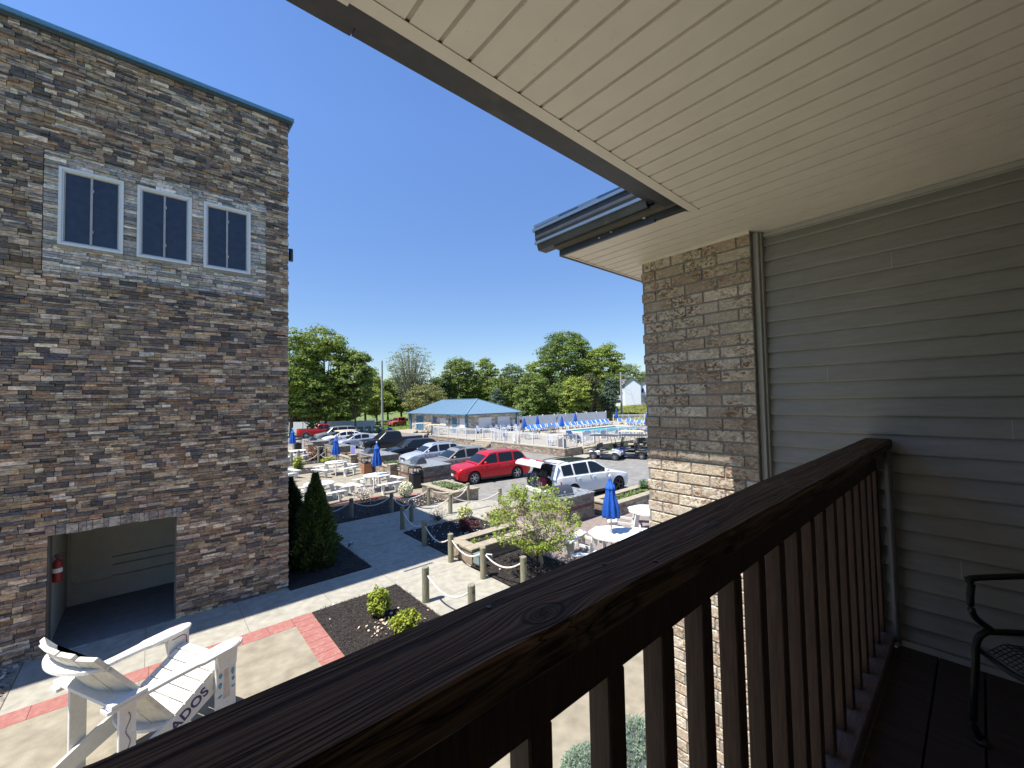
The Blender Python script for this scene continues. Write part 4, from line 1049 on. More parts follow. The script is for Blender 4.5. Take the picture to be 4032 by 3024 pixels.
def umbrella(name, lab, x, y, z0, ztop, group, wood=False, r=.21, canvas=None):
    t = thing(name, lab, 'umbrella', (x, y, z0-.0), random.Random(x*7+y).uniform(0, 1), group=group)
    H = ztop-z0; cb = H*.215+.0
    mb = MB(); mb.lathe([(.019, -z0*.95), (.019, H-.05)], 8); mb.build('pole', m_tan if wood else m_steel, t, smooth=True)
    def fold(t_, j): return 1+.20*math.sin(8*t_+j*.25)*(j/5 if j < 5 else 1)
    mb = MB(); z1 = H*.84
    mb.lathe([(.02, H-.10), (.05, H-.16), (.078, H-.28), (.105, z1-.02), (.125, z1-.13)], 40, mod=lambda t_, j: 1+.13*math.sin(8*t_)); mb.build('top_vent', canvas or m_blue, t, smooth=True)
    zc = H*.27; mb = MB()
    mb.lathe([(.07, z1-.03), (.11, z1-.16), (r*.66, z1-.35), (r*.84, zc+.38), (r*.98, zc+.06), (r*.92, zc), (r*.5, zc-.02)], 48, mod=lambda t_, j: 1+(.10+.03*j)*math.sin(8*t_+.15*j)+.05*math.sin(3*t_+1)); mb.build('closed_canopy', canvas or m_blue, t, smooth=True)
    mb = MB(); mb.lathe([(0, H+.01), (.022, H), (.036, H-.035), (.03, H-.07), (.018, H-.09), (.02, H-.12)], 10); mb.build('finial', m_white, t, smooth=True)
    return t
g = 'closed blue patio umbrellas'
umbrella('patio_umbrella', 'nearest closed blue umbrella, bright, on a wooden pole in front of the white car', 9.07, 6.51, .745, 2.27, g, True)
umbrella('patio_umbrella', 'closed blue umbrella left of the litter bin, in the front table of the left patio', 8.28, 19.58, .745, 2.36, g)
umbrella('patio_umbrella', 'closed blue umbrella in the middle of the left patio, in front of the golf cart', 8.33, 25.7, .745, 2.35, g)
umbrella('patio_umbrella', 'farthest closed blue umbrella of the left patio, beside the red pickup', 8.25, 35.5, .745, 2.37, g)
# litter bins
def bin_(lab, x, y, z, rz=0, s=1., panel=None):
    t = thing('litter_bin', lab, 'litter bin', (x, y, z), rz, group='tall black litter bins', scale=(s, s, s))
    mb = MB(); mb.box(-.24, .24, -.24, .24, 0, .70); mb.build('bin_body', m_black, t, bevel=.03)
    mb = MB(); mb.box(-.25, .25, -.25, .25, .702, .735); mb.box(-.25, .25, -.25, .25, .99, 1.03)
    for a in (-1, 1):
        for b in (-1, 1): mb.box(a*.235-.02, a*.235+.02, b*.235-.02, b*.235+.02, .735, .99)
    mb.prism([(-.25, 1.031), (.25, 1.031), (.17, 1.07), (-.17, 1.07)], -.24, .24, 'y')
    mb.build('bin_lid', m_black, t, bevel=.01)
    mb = MB(); mb.lathe([(0, .80), (.12, .80), (.20, .74), (.21, .737)], 12); mb.build('ash_tray', m_steel, t, smooth=True)
    if panel: mb = MB(); mb.box(-.2, .2, -.252, -.242, .05, .68); mb.box(-.252, -.242, -.2, .2, .05, .68); mb.build('wood_panel', panel, t)
    return t
bin_('black square litter bin with open top hood in front of the barbecue island', 9.82, 18.62, 0, .03)
bin_('litter bin with an orange wooden side panel behind the nearest left umbrella', 9.75, 24.6, 0, .1, .9, mat('orange_wood', (.36, .15, .07), .6, var=.15, stretch=(4, 4, 1)))
bin_('black bin against the stone planter right of the far timber post', 9.6, 33.6, 0, 0, 1.0)
bin_('black bin behind the farthest left umbrella', 9.5, 39.2, 0, 0, 1.15)
# a-frame sign
t = thing('framed_sign', 'white framed sign with a purple panel on the planter before the black pickup', 'sign', (10.85, 29.8, .50), -.9, scale=(.62, .62, .70))
mb = MB(); mb.box(-.30, .30, -.015, .015, 0, .05); mb.box(-.30, .30, -.015, .015, .92, .97); mb.box(-.30, -.25, -.015, .015, .051, .919); mb.box(.25, .30, -.015, .015, .051, .919); mb.build('frame', m_white, t)
mb = MB(); mb.box(-.249, .249, -.008, .008, .051, .919); mb.build('panel', m_purple, t)
mb = MB(); [mb.box(-.20, .20-.03*(i % 3), -.011, -.009, .82-.1*i, .85-.1*i) for i in range(7)]; mb.build('faded_lines', mat('pale_lavender', (.45, .45, .75), .6), t)
# bucket, spot lights, junction box
t = thing('bucket', 'small grey metal bucket on the ground beside the near barbecue island', 'bucket', (12.3, 9.05, 0))
mb = MB(); mb.lathe([(0, .005), (.10, .0), (.135, .26), (.145, .27), (.13, .26), (.1, .03), (0, .03)], 16); mb.build('pail', m_steel, t, smooth=True)
mb = MB(); mb.tube([(.14*math.cos(a), 0, .26+.1*math.sin(a)) for a in [PI*i/8 for i in range(9)]], .004, 4); mb.build('handle', m_steel, t)
def spot(lab, x, y, rz, m):
    t = thing('flood_light', lab, 'flood light', (x, y, .02), rz, group='small ground flood lights')
    mb = MB(); mb.cbox((0, 0, .13), (.05, .18, .13), ry=-.5); mb.build('lamp_housing', m, t, bevel=.006)
    mb = MB(); mb.cbox((-.03, 0, .146), (.006, .155, .10), ry=-.5); mb.build('lens', m_glass, t)
    mb = MB(); mb.tube([(0, -.1, .13), (.02, -.1, .04), (.02, .1, .04), (0, .1, .13)], .007, 5); mb.tube([(.02, 0, 0), (.02, 0, .05)], .01, 5); mb.build('bracket', m, t)
spot('small grey flood light at the mulch edge beside the arborvitae', 4.42, 12.35, 2.2, m_steel)
spot('small white flood light on the mulch next to the near end of the long planter', 6.75, 8.75, .6, m_white)
t = thing('junction_box', 'square grey green utility box on the mulch edge behind a timber post', 'utility box', (6.32, 8.62, .12), .05)
mb = MB(); mb.box(-.10, .10, -.12, .12, 0, .22); mb.build('box_body', mat('box_green', (.17, .22, .22), .5), t, bevel=.01)
mb = MB(); mb.box(-.11, .11, -.13, .13, .222, .24); mb.box(-.02, .02, -.02, .02, -.12, 0); mb.build('box_lid', bpy.data.materials['box_green'], t)

# ------------------------------------------------------------------ shrubs and the small tree
def rngpts(n, c, r, rng, shell=.55):
    v = rng.normal(size=(n, 3)); v /= np.linalg.norm(v, axis=1)[:, None]
    rad = shell+(1-shell)*rng.random(n)**.5
    return np.array(c)+v*rad[:, None]*np.array(r), v
def twigs(mb, base, tips, r0, rnd, n=4, jit=.03, sides=4):
    for tp in tips:
        b = Vector(base); e = Vector(tp); pts = [b+(e-b)*(i/n)+Vector((rnd.gauss(0, jit), rnd.gauss(0, jit), rnd.gauss(0, jit*.6)))*(0 if i in (0, n) else 1)*(i/n) for i in range(n+1)]
        mb.tube(pts, [r0*(1-.85*i/n) for i in range(n+1)], sides, cap=False)
def shrub(name, lab, cat, x, y, z, rx, ry, h, leaf, nl, size, seed, lean=(0, 0), clumps=22, twigc=m_bark, flowers=None, group=None, parent=None):
    t = thing(name, lab, cat, (x, y, z), group=group); rng = np.random.default_rng(seed); rnd = random.Random(seed)
    cc, _ = rngpts(clumps, (lean[0], lean[1], h*.52), (rx*.8, ry*.8, h*.46), rng, .35)
    cc[:, 2] = np.clip(cc[:, 2], .04, None)
    mb = MB(); twigs(mb, (0, 0, 0), [tuple(c) for c in cc], .012, rnd, jit=.02)
    mb.build('branches', twigc, t)
    per = nl//clumps; P = []
    for c in cc:
        v, _ = rngpts(per, c, (rx*.32, ry*.32, h*.22), rng, .2); P.append(v)
    C_ = np.concatenate(P); C_[:, 2] = np.clip(C_[:, 2], .02, None)
    quads('foliage', leafquads(C_, size, rng, flat=.55), colvar(leaf, len(C_), rng, .3, .1), m_leaf, t)
    if flowers:
        fc, nf, fs = flowers; v, _ = rngpts(nf, (lean[0], lean[1], h*.55), (rx*.9, ry*.9, h*.48), rng, .8); v[:, 2] = np.clip(v[:, 2], .03, None)
        quads('blossoms', leafquads(v, fs, rng, flat=.6, aspect=.9), colvar(fc, nf, rng, .1, .04), m_petal, t)
    return t
shrub('yellow_green_shrub', 'taller yellow green leafy shrub on the near mulch bed', 'shrub', 3.42, 8.05, .03, .24, .24, .56, (.30, .36, .045), 1500, .032, 1, clumps=34, group='two yellow green shrubs on the near mulch bed')
shrub('yellow_green_shrub', 'lower and wider yellow green shrub half hidden by the railing', 'shrub', 3.56, 7.2, .03, .30, .26, .36, (.32, .37, .045), 1500, .030, 2, clumps=34, group='two yellow green shrubs on the near mulch bed')
rng = np.random.default_rng(77)
n = 90; Cn = np.stack([rng.normal(3.45, .22, n), rng.normal(7.65, .16, n), rng.uniform(.04, .07, n)], 1)
q = quads('pale_leaf_litter', leafquads(Cn, .030, rng, flat=1, aspect=.8), colvar((.62, .50, .36), n, rng, .2, .05), m_petal); tag(q, 'pale dry leaves and stones on the mulch between the two yellow shrubs', 'leaf litter', kind='stuff')
shrub('flowering_shrub', 'low shrub covered in white blossoms at the mulch corner in front of the litter bin', 'shrub', 8.45, 16.9, .02, .36, .36, .72, (.35, .40, .2), 500, .03, 3, flowers=((.72, .70, .52), 700, .035))
shrub('flowering_shrub', 'sparse twiggy shrub with small white blossoms at the far mulch strip', 'shrub', 6.95, 17.9, .02, .55, .4, .55, (.22, .16, .12), 240, .02, 4, clumps=40, flowers=((.68, .62, .56), 420, .026))
shrub('twiggy_shrub', 'bare twiggy shrub with few leaves at the edge of the walk shadow', 'shrub', 7.7, 12.9, .02, .45, .35, .55, (.16, .13, .08), 220, .025, 5, clumps=46, flowers=((.6, .5, .4), 60, .02))
shrub('yellow_flower_bush', 'round pale yellow green bush on mulch beside the white petals', 'shrub', 8.35, 12.2, .02, .30, .30, .50, (.42, .44, .13), 900, .03, 6, flowers=((.75, .74, .45), 150, .03))
shrub('red_leaf_bush', 'dark red leaved bush in the walk shadow beside the yellow bush', 'shrub', 8.0, 11.4, .02, .42, .38, .36, (.12, .03, .03), 900, .03, 7)
shrub('green_red_bush', 'bush with green and rusty leaves left below the small tree crown', 'shrub', 9.0, 10.9, .02, .42, .40, .62, (.24, .22, .05), 1200, .032, 8)
shrub('yellow_green_shrub', 'yellow green shrub in front of far timber posts at the left', 'shrub', 7.25, 29.6, .02, .5, .45, .75, (.36, .40, .08), 900, .06, 9)
shrub('reddish_bush', 'tall reddish brown twiggy bush beside the far rope line', 'shrub', 9.0, 33.2, .0, .5, .45, 1.15, (.28, .14, .08), 700, .05, 10, clumps=44)
shrub('low_yellow_shrub', 'low yellow green ground shrub behind the middle umbrella table', 'shrub', 9.6, 31.2, .0, .6, .4, .40, (.34, .38, .07), 800, .05, 11)
shrub('grass_tuft', 'spiky green grass tuft at the right end of the umbrella planter', 'ornamental grass', 15.5, 9.45, .42, .30, .22, .40, (.13, .22, .10), 700, .03, 12, clumps=60)
def spruce(lab, x, y, z, r, h, seed):
    t = thing('blue_spruce', lab, 'shrub', (x, y, z), group='globe blue spruces below the balcony'); rng = np.random.default_rng(seed)
    C_, v = rngpts(1500, (0, 0, h*.45), (r, r, h*.55), rng, .75); keep = C_[:, 2] > 0; C_, v = C_[keep], v[keep]
    P = []; 
    for k in range(7): 
        d = v+rng.normal(size=v.shape)*.55; P.append(leafquads(C_+d*.02, .022, rng, flat=.5, aspect=.22, nrm=np.cross(d, rng.normal(size=v.shape))))
    P = np.concatenate(P); cols = colvar((.22, .29, .215), len(P), rng, .35, .06); quads('needles', P, cols, m_needle, t)
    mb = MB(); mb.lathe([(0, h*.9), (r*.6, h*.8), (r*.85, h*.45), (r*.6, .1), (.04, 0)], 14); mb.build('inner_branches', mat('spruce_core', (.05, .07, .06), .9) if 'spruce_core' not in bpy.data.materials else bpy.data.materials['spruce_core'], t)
# arborvitae
def arbor(lab, x, y, z, r, h, seed, n=9000, col=(.07, .11, .028)):
    t = thing('arborvitae', lab, 'conifer', (x, y, z), group='two arborvitae beside the stone building'); rng = np.random.default_rng(seed)
    u = rng.random(n)**1.25; th = rng.uniform(0, 2*PI, n)
    lob = 1+.10*np.sin(th*7-u*13+np.sin(u*17))+.13*np.sin(th*5+u*9)+.09*np.sin(th*9-u*21)+.07*np.sin(u*34+th*2)
    prof = np.where(u < .22, .80+.2*np.sin(u/.22*PI/2), (1-((u-.22)/.78)**1.25)**.92)
    rad = r*prof*lob*rng.uniform(.70, 1.07, n)
    tip = np.clip((u-.88)/.12, 0, 1); rad = rad*(1-tip*.4)+tip*.02
    C_ = np.stack([rad*np.cos(th), rad*np.sin(th), u*h+rng.normal(0, .02, n)], 1)
    out = np.stack([np.cos(th), np.sin(th), np.full(n, .9)], 1)+rng.normal(size=(n, 3))*.35
    out /= np.linalg.norm(out, axis=1)[:, None]
    side = np.cross(out, rng.normal(size=(n, 3))); side /= np.linalg.norm(side, axis=1)[:, None]
    L = .075*rng.uniform(.5, 1.4, n)[:, None]; W = .017
    P = np.stack([C_-out*L*.6-side*W*.4, C_-out*L*.1+side*W, C_+out*L, C_-out*L*.1-side*W*1.2], 1)
    quads('foliage', P, colvar(col, n, rng, .5, .12), m_needle, t)
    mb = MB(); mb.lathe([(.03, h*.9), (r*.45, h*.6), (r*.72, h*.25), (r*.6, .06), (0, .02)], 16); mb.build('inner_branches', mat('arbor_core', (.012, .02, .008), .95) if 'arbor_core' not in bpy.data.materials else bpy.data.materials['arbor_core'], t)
    mb = MB(); mb.tube([(0, 0, 0), (0, 0, h*.5)], .04, 8); mb.build('trunk', m_bark, t)
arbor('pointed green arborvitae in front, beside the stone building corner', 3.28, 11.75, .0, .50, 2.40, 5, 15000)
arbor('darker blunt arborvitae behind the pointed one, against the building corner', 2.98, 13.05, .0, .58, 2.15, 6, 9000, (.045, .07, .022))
# small bushy tree
def smalltree():
    t = thing('small_tree', 'small umbrella shaped tree with bare twigs and fresh light green leaves in the mulch bed', 'tree', (7.41, 7.46, .02)); rnd = random.Random(12); rng = np.random.default_rng(12)
    mb = MB(); mb.tube([(0, 0, 0), (.012, -.01, .15), (-.01, .015, .35), (.0, .0, .52)], [.058, .046, .042, .044], 9); mb.build('trunk', m_barkp, t, smooth=True)
    tips = []; mb = MB(); segs = [0]
    def grow(p, d, L, r, depth):
        if segs[0] > 9000: return
        if ((p.x+.1)/1.1)**2+((p.y-.14)/1.1)**2+((p.z-1.2)/.86)**2 > 1 and depth > 1: return
        n = 3; pts = [p]; q = p
        for i in range(n):
            d = (d+Vector((rnd.gauss(0, .16), rnd.gauss(0, .16), rnd.gauss(.015, .10)))).normalized(); q = q+d*L/n; pts.append(q)
        mb.tube(pts, [r*(1-.3*i/n) for i in range(n+1)], 4 if depth > 1 else 6, cap=False); segs[0] += 1
        if depth >= 5: tips.append((q, d)); return
        if depth >= 3: tips.append((q, d))
        for k in range(rnd.choice([2, 3, 3]) if depth < 4 else 3):
            a = Vector((rnd.gauss(0, 1), rnd.gauss(0, 1), rnd.gauss(0, .8)))
            nd = (d*1.0+a*.42).normalized()
            if nd.z < -.05: nd.z = .05
            grow(q, nd, L*rnd.uniform(.62, .86), r*.62, depth+1)
    for k in range(15):
        a = k*2*PI*5/15+k*.41+rnd.uniform(-.2, .2); e = rnd.uniform(.45, 1.35)
        grow(Vector((0, 0, rnd.uniform(.34, .52))), Vector((math.cos(a)*math.cos(e), math.sin(a)*math.cos(e), math.sin(e))), .56, .019, 1)
    mb.build('twigs', mat('tan_twig', (.33, .26, .205), .8, var=.2, scale=10), t)
    # squash tips into the silhouette: leaves on upper dome and on lower tiers
    T = np.array([tuple(p) for p, d in tips]); zz = T[:, 2]; rr = np.hypot(T[:, 0], T[:, 1])
    w_ = np.where(zz > np.percentile(zz, 58), .95, np.where(zz < np.percentile(zz, 38), 1.0, .06))
    T = T[rng.random(len(T)) < w_]
    per = 7; C_ = np.repeat(T, per, 0)+rng.normal(size=(len(T)*per, 3))*.032
    # extra leafy lower shoots
    n = 2400; th = rng.uniform(0, 2*PI, n); ring = np.floor(rng.random(n)*22)/22*2*PI
    th = ring+rng.normal(0, .09, n); rad = rng.uniform(.12, .80, n); E_ = np.stack([rad*np.cos(th), rad*np.sin(th), .50+rad*.36+.07*np.sin(ring*5)+rng.normal(0, .05, n)], 1)
    C_ = np.concatenate([C_, E_])
    o = quads('leaves', leafquads(C_, .028, rng, flat=.5, aspect=.75), colvar((.27, .35, .055), len(C_), rng, .3, .1), m_leaf, t)
    return t
smalltree()
# ------------------------------------------------------------------ vehicles
m_inner = mat('wheel_well', (.008, .008, .009), .9)
m_lamp = mat('headlamp', (.75, .77, .8), .12, metal=.4, var=.1, scale=20)
m_tail = mat('tail_lamp', (.45, .01, .012), .25)
m_plate = mat('number_plate', (.65, .66, .7), .4)
m_seam = mat('door_gap', (.01, .01, .01), .8)
def paint(name, c, metal=.3, rough=.34): return mat(name, c, rough, metal=metal, var=.02, scale=2, coat=.25)
def wheel(parent, x, y, r, wd, side, spokes=7, rim=None, rimr=.66):
    mb = MB(Matrix.Translation((x, y, r)))
    mb.lathe([(r*rimr, -wd/2), (r*.93, -wd/2), (r, -wd/2+.03), (r, wd/2-.03), (r*.93, wd/2), (r*rimr, wd/2)], 28, ax='y')
    w_ = mb.build('wheel', m_tire, parent, smooth=False)
    mb = MB(Matrix.Translation((x, y, r)))
    yo = side*wd*.44; yi = side*wd*.10
    mb.lathe([(r*rimr, side*wd/2), (r*rimr*.93, side*wd/2-side*.01), (r*rimr*.90, yi)], 28, ax='y')
    for k in range(spokes):
        a = 2*PI*k/spokes; c, s = math.cos(a), math.sin(a)
        p0 = Vector((c*r*.10, yo, s*r*.10)); p1 = Vector((c*r*rimr*.93, yo+side*.005, s*r*rimr*.93))
        mb.beam(p0, p1, r*.13, .03, (0, 1, 0))
    mb.lathe([(0, yo+side*.02), (r*.14, yo+side*.015), (r*.16, yo-side*.03)], 12, ax='y')
    mb.build('rim', rim or m_alloy, w_)
    mb = MB(Matrix.Translation((x, y, r))); mb.lathe([(0, yi), (r*rimr*.9, yi)], 16, ax='y'); mb.build('brake_disc', m_inner, w_)
def interp(pts, x):
    if x <= pts[0][0]: return pts[0][1]
    for (a, b), (c, d) in zip(pts[:-1], pts[1:]):
        if x <= c: return b+(d-b)*(x-a)/(c-a) if c > a else d
    return pts[-1][1]
def smoothpts(pts, n=3):
    return pts
def car(name, lab, cat, loc, rz, col, L=4.7, W=1.85, belt=None, roof=None, wb=2.8, fo=.92, r=.36, clear=.24, wins=None, rails=False, rim=None, spokes=7, grille=True,
        ws=None, rg=None, kind='suv', tuck=.80, plate=True, group=None, detail=None, rimr=.66, roofpanel=None, tailx=None):
    """nose at +x.  belt: (x,z) polyline of hood/belt/deck; roof: polyline of the cabin's top line; wins: side window x spans; ws: windshield x-span; rg: rear glass span"""
    t = thing(name, lab, cat, loc, rz, group=group)
    xf, xr = L/2, -L/2; wf = xf-fo; wr = wf-wb; Ra = r+.055
    m = col
    xs = np.linspace(xr, xf, 97)
    def hw(x):   # plan half width
        e = abs(x)/(L/2)
        return W/2*(1-.16*max(0, (e-.80)/.20)**2.2)
    def zbot(x):
        e = max(0, (abs(x)/(L/2)-.86)/.14); return clear+.10*e**1.5
    def arch(x):
        z = 0
        for c in (wf, wr):
            if abs(x-c) < Ra: z = max(z, r+math.sqrt(Ra*Ra-(x-c)**2)*1.0)
        return z
    rows = []
    for x in xs:
        zt = interp(belt, x); zb = zbot(x); za = arch(x); w_ = hw(x)
        lv = [(zb, .95), (zb+.10, .985), (zb+(zt-zb)*.38, 1.0), (zb+(zt-zb)*.60, 1.0), (zb+(zt-zb)*.80, .985), (zt-.035, .955), (zt, .90)]
        half = []
        for z, k in lv:
            zz = max(z, min(za, zt-.06)) if za > zb else z
            half.append((x, w_*k, zz))
        half.append((x, w_*.6, zt+.018)); half.append((x, 0, zt+.028))
        rows.append([(p[0], -p[1], p[2]) for p in half] + [half[i] for i in range(len(half)-2, -1, -1)])
    mb = MB(); mb.grid(rows)
    for rr_ in (rows[0], rows[-1]): mb.add(rr_, [tuple(range(len(rr_)))])
    mb.add([(r_[0][0], r_[0][1], r_[0][2]) for r_ in rows]+[(r_[-1][0], r_[-1][1], r_[-1][2]) for r_ in rows], [(i, i+1, 97+i+1, 97+i) for i in range(96)]) if False else None
    # cabin
    x0, x1 = roof[0][0], roof[-1][0]; zmax = max(p[1] for p in roof)
    cx = np.linspace(x0, x1, 61); crow = []
    def ycab(x, z):
        zb_ = interp(belt, x); k = (z-zb_)/max(.2, zmax-zb_); e = max(0, (abs(x)/(L/2)-.80)/.2)
        return hw(x)*(.915-(1-tuck)*min(1.1, max(0, k)))
    for x in cx:
        zr_ = interp(roof, x); zb_ = interp(belt, x)-.02
        zr_ = max(zr_, zb_+.005); yt = ycab(x, zr_-.05)
        half = [(x, ycab(x, zb_)+.0, zb_), (x, ycab(x, (zb_+zr_)/2), (zb_+zr_)/2), (x, ycab(x, max(zb_, zr_-.06)), max(zb_, zr_-.06)), (x, yt*.94, max(zb_+.003, zr_-.012)), (x, yt*.6, zr_+.012), (x, 0, zr_+.02)]
        crow.append([(p[0], -p[1], p[2]) for p in half]+[half[i] for i in range(len(half)-2, -1, -1)])
    mb.grid(crow); 
    body = mb.build('body', m, t, smooth=True)
    sm = body.modifiers.new('edges', 'EDGE_SPLIT'); sm.split_angle = R(28)
    # inner wells and underside
    mb = MB(); mb.box(xr+.12, xf-.12, -W/2*.80, W/2*.80, clear-.04, .62)
    for c in (wf, wr):
        for s in (-1, 1): mb.lathe([(0, s*(W/2-.26)), (Ra+.015, s*(W/2-.26)), (Ra+.01, s*(W/2-.035))], 24, c=(c, 0, r), ax='y')
    mb.build('underbody', m_inner, t)
    for c in (wf, wr):
        for s in (-1, 1): wheel(t, c, s*(W/2-.125), r, .23, s, spokes, rim, rimr)
    mb = MB()   # lower cladding strip + bumper intakes
    for s in (-1, 1):
        mb.box(wr+Ra, wf-Ra, s*(W/2-.02)-.012, s*(W/2-.02)+.012, clear-.02, clear+.085)
    mb.build('sill', m_black, t)
    # side windows
    def winpanel(xa, xb, s, lo=.035, hi=.075):
        mb = MB(); rws = []
        for i in range(13):
            x = xa+(xb-xa)*i/12; zb_ = interp(belt, x)+lo; zt_ = max(interp(roof, x)-hi, zb_+.004)
            rws.append([(x, s*(ycab(x, z)+.007), z) for z in (zb_, (zb_+zt_)/2, zt_)])
        mb.grid(rws); return mb
    for s in (-1, 1):
        for (a, b) in wins: winpanel(a, b, s).build('side_window', m_glass, t, recalc=False)
    def topglass(span, nm):
        mb = MB(); rws = []
        for i in range(9):
            x = span[0]+(span[1]-span[0])*i/8; zr_ = interp(roof, x); yy = ycab(x, zr_-.05)*.90
            rws.append([(x+.0, -yy, zr_+.004), (x, -yy*.6, zr_+.022), (x, 0, zr_+.030), (x, yy*.6, zr_+.022), (x, yy, zr_+.004)])
        mb.grid(rws); mb.build(nm, m_glass, t, smooth=True, recalc=False)
    if ws: topglass(ws, 'windscreen')
    if rg: topglass(rg, 'rear_window')
    if roofpanel: topglass(roofpanel, 'glass_roof')
    # door gaps & handles
    for xg in [b for a, b in wins[:]][:3]:
        for s in (-1, 1):
            mb = MB(); zb_ = interp(belt, xg); mb.box(xg+.04, xg+.05, s*W/2*.985-.008, s*W/2*.985+.012, clear+.15, zb_-.06); mb.build('door_gap', m_seam, t)
    for s in (-1, 1):
        for (a, b) in wins[-2:]:
            xh = a+.20; z = interp(belt, xh)-.15; mb = MB(); mb.box(xh-.09, xh+.09, s*W/2-.012, s*W/2+.022, z-.014, z+.014); mb.build('door_handle', m if kind != 'truck' else m_black, t)
        xm = wins[-1][1]-.16; z = interp(belt, xm)+.10
        mb = MB(); mb.cbox((xm, s*(W/2+.07), z), (.13, .20, .14)); mb.build('mirror', m, t, bevel=.03)
    # lights and grille
    zh = interp(belt, xf-.15)
    for s in (-1, 1):
        mb = MB(); yo = hw(xf-.1)
        mb.hexa([(xf-.30, s*(yo+.012), zh-.17), (xf+.005, s*yo*.60, zh-.21), (xf-.02, s*yo*.60, zh-.21), (xf-.34, s*(yo-.05), zh-.17), (xf-.34, s*(yo-.004), zh-.03), (xf-.035, s*yo*.60, zh-.08), (xf-.08, s*yo*.60, zh-.06), (xf-.38, s*(yo-.06), zh-.02)])
        mb.build('headlight', m_lamp, t)
        mb = MB(); zt = interp(belt, xr+.1); yo = hw(xr+.1)
        mb.hexa([(xr+.22, s*(yo+.014), zt-.30), (xr-.012, s*yo*.70, zt-.30), (xr+.05, s*yo*.70, zt-.30), (xr+.22, s*(yo-.06), zt-.30), (xr+.24, s*(yo+.006), zt-.12), (xr-.006, s*yo*.70, zt-.12), (xr+.05, s*yo*.70, zt-.12), (xr+.24, s*(yo-.06), zt-.12)])
        mb.build('tail_light', m_tail, t)
    if grille:
        mb = MB(); gh = hw(xf)*.55; mb.box(xf-.05, xf+.012, -gh, gh, zh-.27, zh-.09); 
        mb.box(xf-.05, xf+.008, -gh*1.2, gh*1.2, clear+.10, clear+.22); mb.build('grille', m_black, t)
        mb = MB(); mb.box(xf+.012, xf+.02, -gh, gh, zh-.19, zh-.175); mb.box(xf+.012, xf+.02, -gh, gh, zh-.10, zh-.088); mb.build('grille_bar', m_chrome, t)
    if plate: mb = MB(); mb.box(xf+.01, xf+.022, -.16, .16, clear+.22, clear+.34); mb.build('number_plate', m_plate, t)
    if rails:
        for s in (-1, 1):
            a, b = roof[0][0]+.55, ws[0]-.25; mb = MB(); pts = []
            for i in range(9):
                x = a+(b-a)*i/8; pts.append((x, s*(ycab(x, zmax-.05)*.90), interp(roof, x)+(.055 if 0 < i < 8 else .01)))
            mb.tube(pts, .018, 6); mb.build('roof_rail', m_black if rails == 'b' else m_grey, t)
    return t
LZ = -.5
def suvshape(L, belt_h=1.02, hood=1.0, top=1.66, wsb=.0, nose=.80, rear=.20):
    xf = L/2; xr = -xf
    belt = [(xr, belt_h-.10), (xr+.06, belt_h+.02), (xr+.5, belt_h+.05), (0, belt_h), (xf-1.25, belt_h-.02), (xf-.55, hood-.06), (xf-.15, nose+.03), (xf, nose-.10)]
    roof = [(xr+.02+rear, belt_h+.03), (xr+.40+rear, top-.12), (xr+.62+rear, top-.03), (xr+1.4, top), (.0, top), (xf-2.05, top-.05), (xf-1.20, belt_h+.01)]
    return belt, roof
b_, r_ = suvshape(4.89, 1.08, 1.05, 1.70, nose=.88)
car('red_crossover', 'bright red crossover parked nose toward the patio planters', 'car', (15.38, 19.72, LZ), R(171), paint('red_car_paint', (.50, .008, .015)), 4.89, 1.84, b_, r_, 2.89, .95, .365, .25,
    wins=[(-1.95, -1.22), (-1.12, -.18), (-.06, .98)], ws=(.60, 1.16), rg=(-2.2, -2.0), rails=True, spokes=6)
b_, r_ = suvshape(4.75, 1.02, 1.0, 1.62)
car('grey_crossover', 'warm grey crossover parked left of the red one, behind the barbecue hood', 'car', (15.55, 23.35, LZ), R(173), paint('grey_car_paint', (.24, .235, .22)), 4.75, 1.88, b_, r_, 2.74, .95, .36, .24,
    wins=[(-1.75, -1.22), (-1.12, -.22), (-.1, .92)], ws=(.55, 1.1), rg=(-2.1, -1.9), roofpanel=(-.3, .2), spokes=8)
b_, r_ = suvshape(4.6, 1.04, .98, 1.60)
car('silver_suv', 'light silver blue sport utility vehicle between the grey and the black crossovers', 'car', (15.9, 27.4, LZ), R(174), paint('silver_car_paint', (.40, .43, .50)), 4.62, 1.86, b_, r_, 2.7, .95, .355, .24,
    wins=[(-1.65, -1.15), (-1.05, -.2), (-.08, .88)], ws=(.52, 1.05), rg=(-2.05, -1.85), rails='b')
b_, r_ = suvshape(4.65, 1.05, 1.0, 1.62)
car('black_crossover', 'black crossover parked between the silver sport utility vehicle and the black pickup', 'car', (16.4, 31.6, LZ), R(174), paint('black_car_paint', (.012, .013, .018)), 4.65, 1.85, b_, r_, 2.7, .95, .36, .24,
    wins=[(-1.65, -1.15), (-1.05, -.2), (-.08, .9)], ws=(.54, 1.07), rg=(-2.1, -1.88))
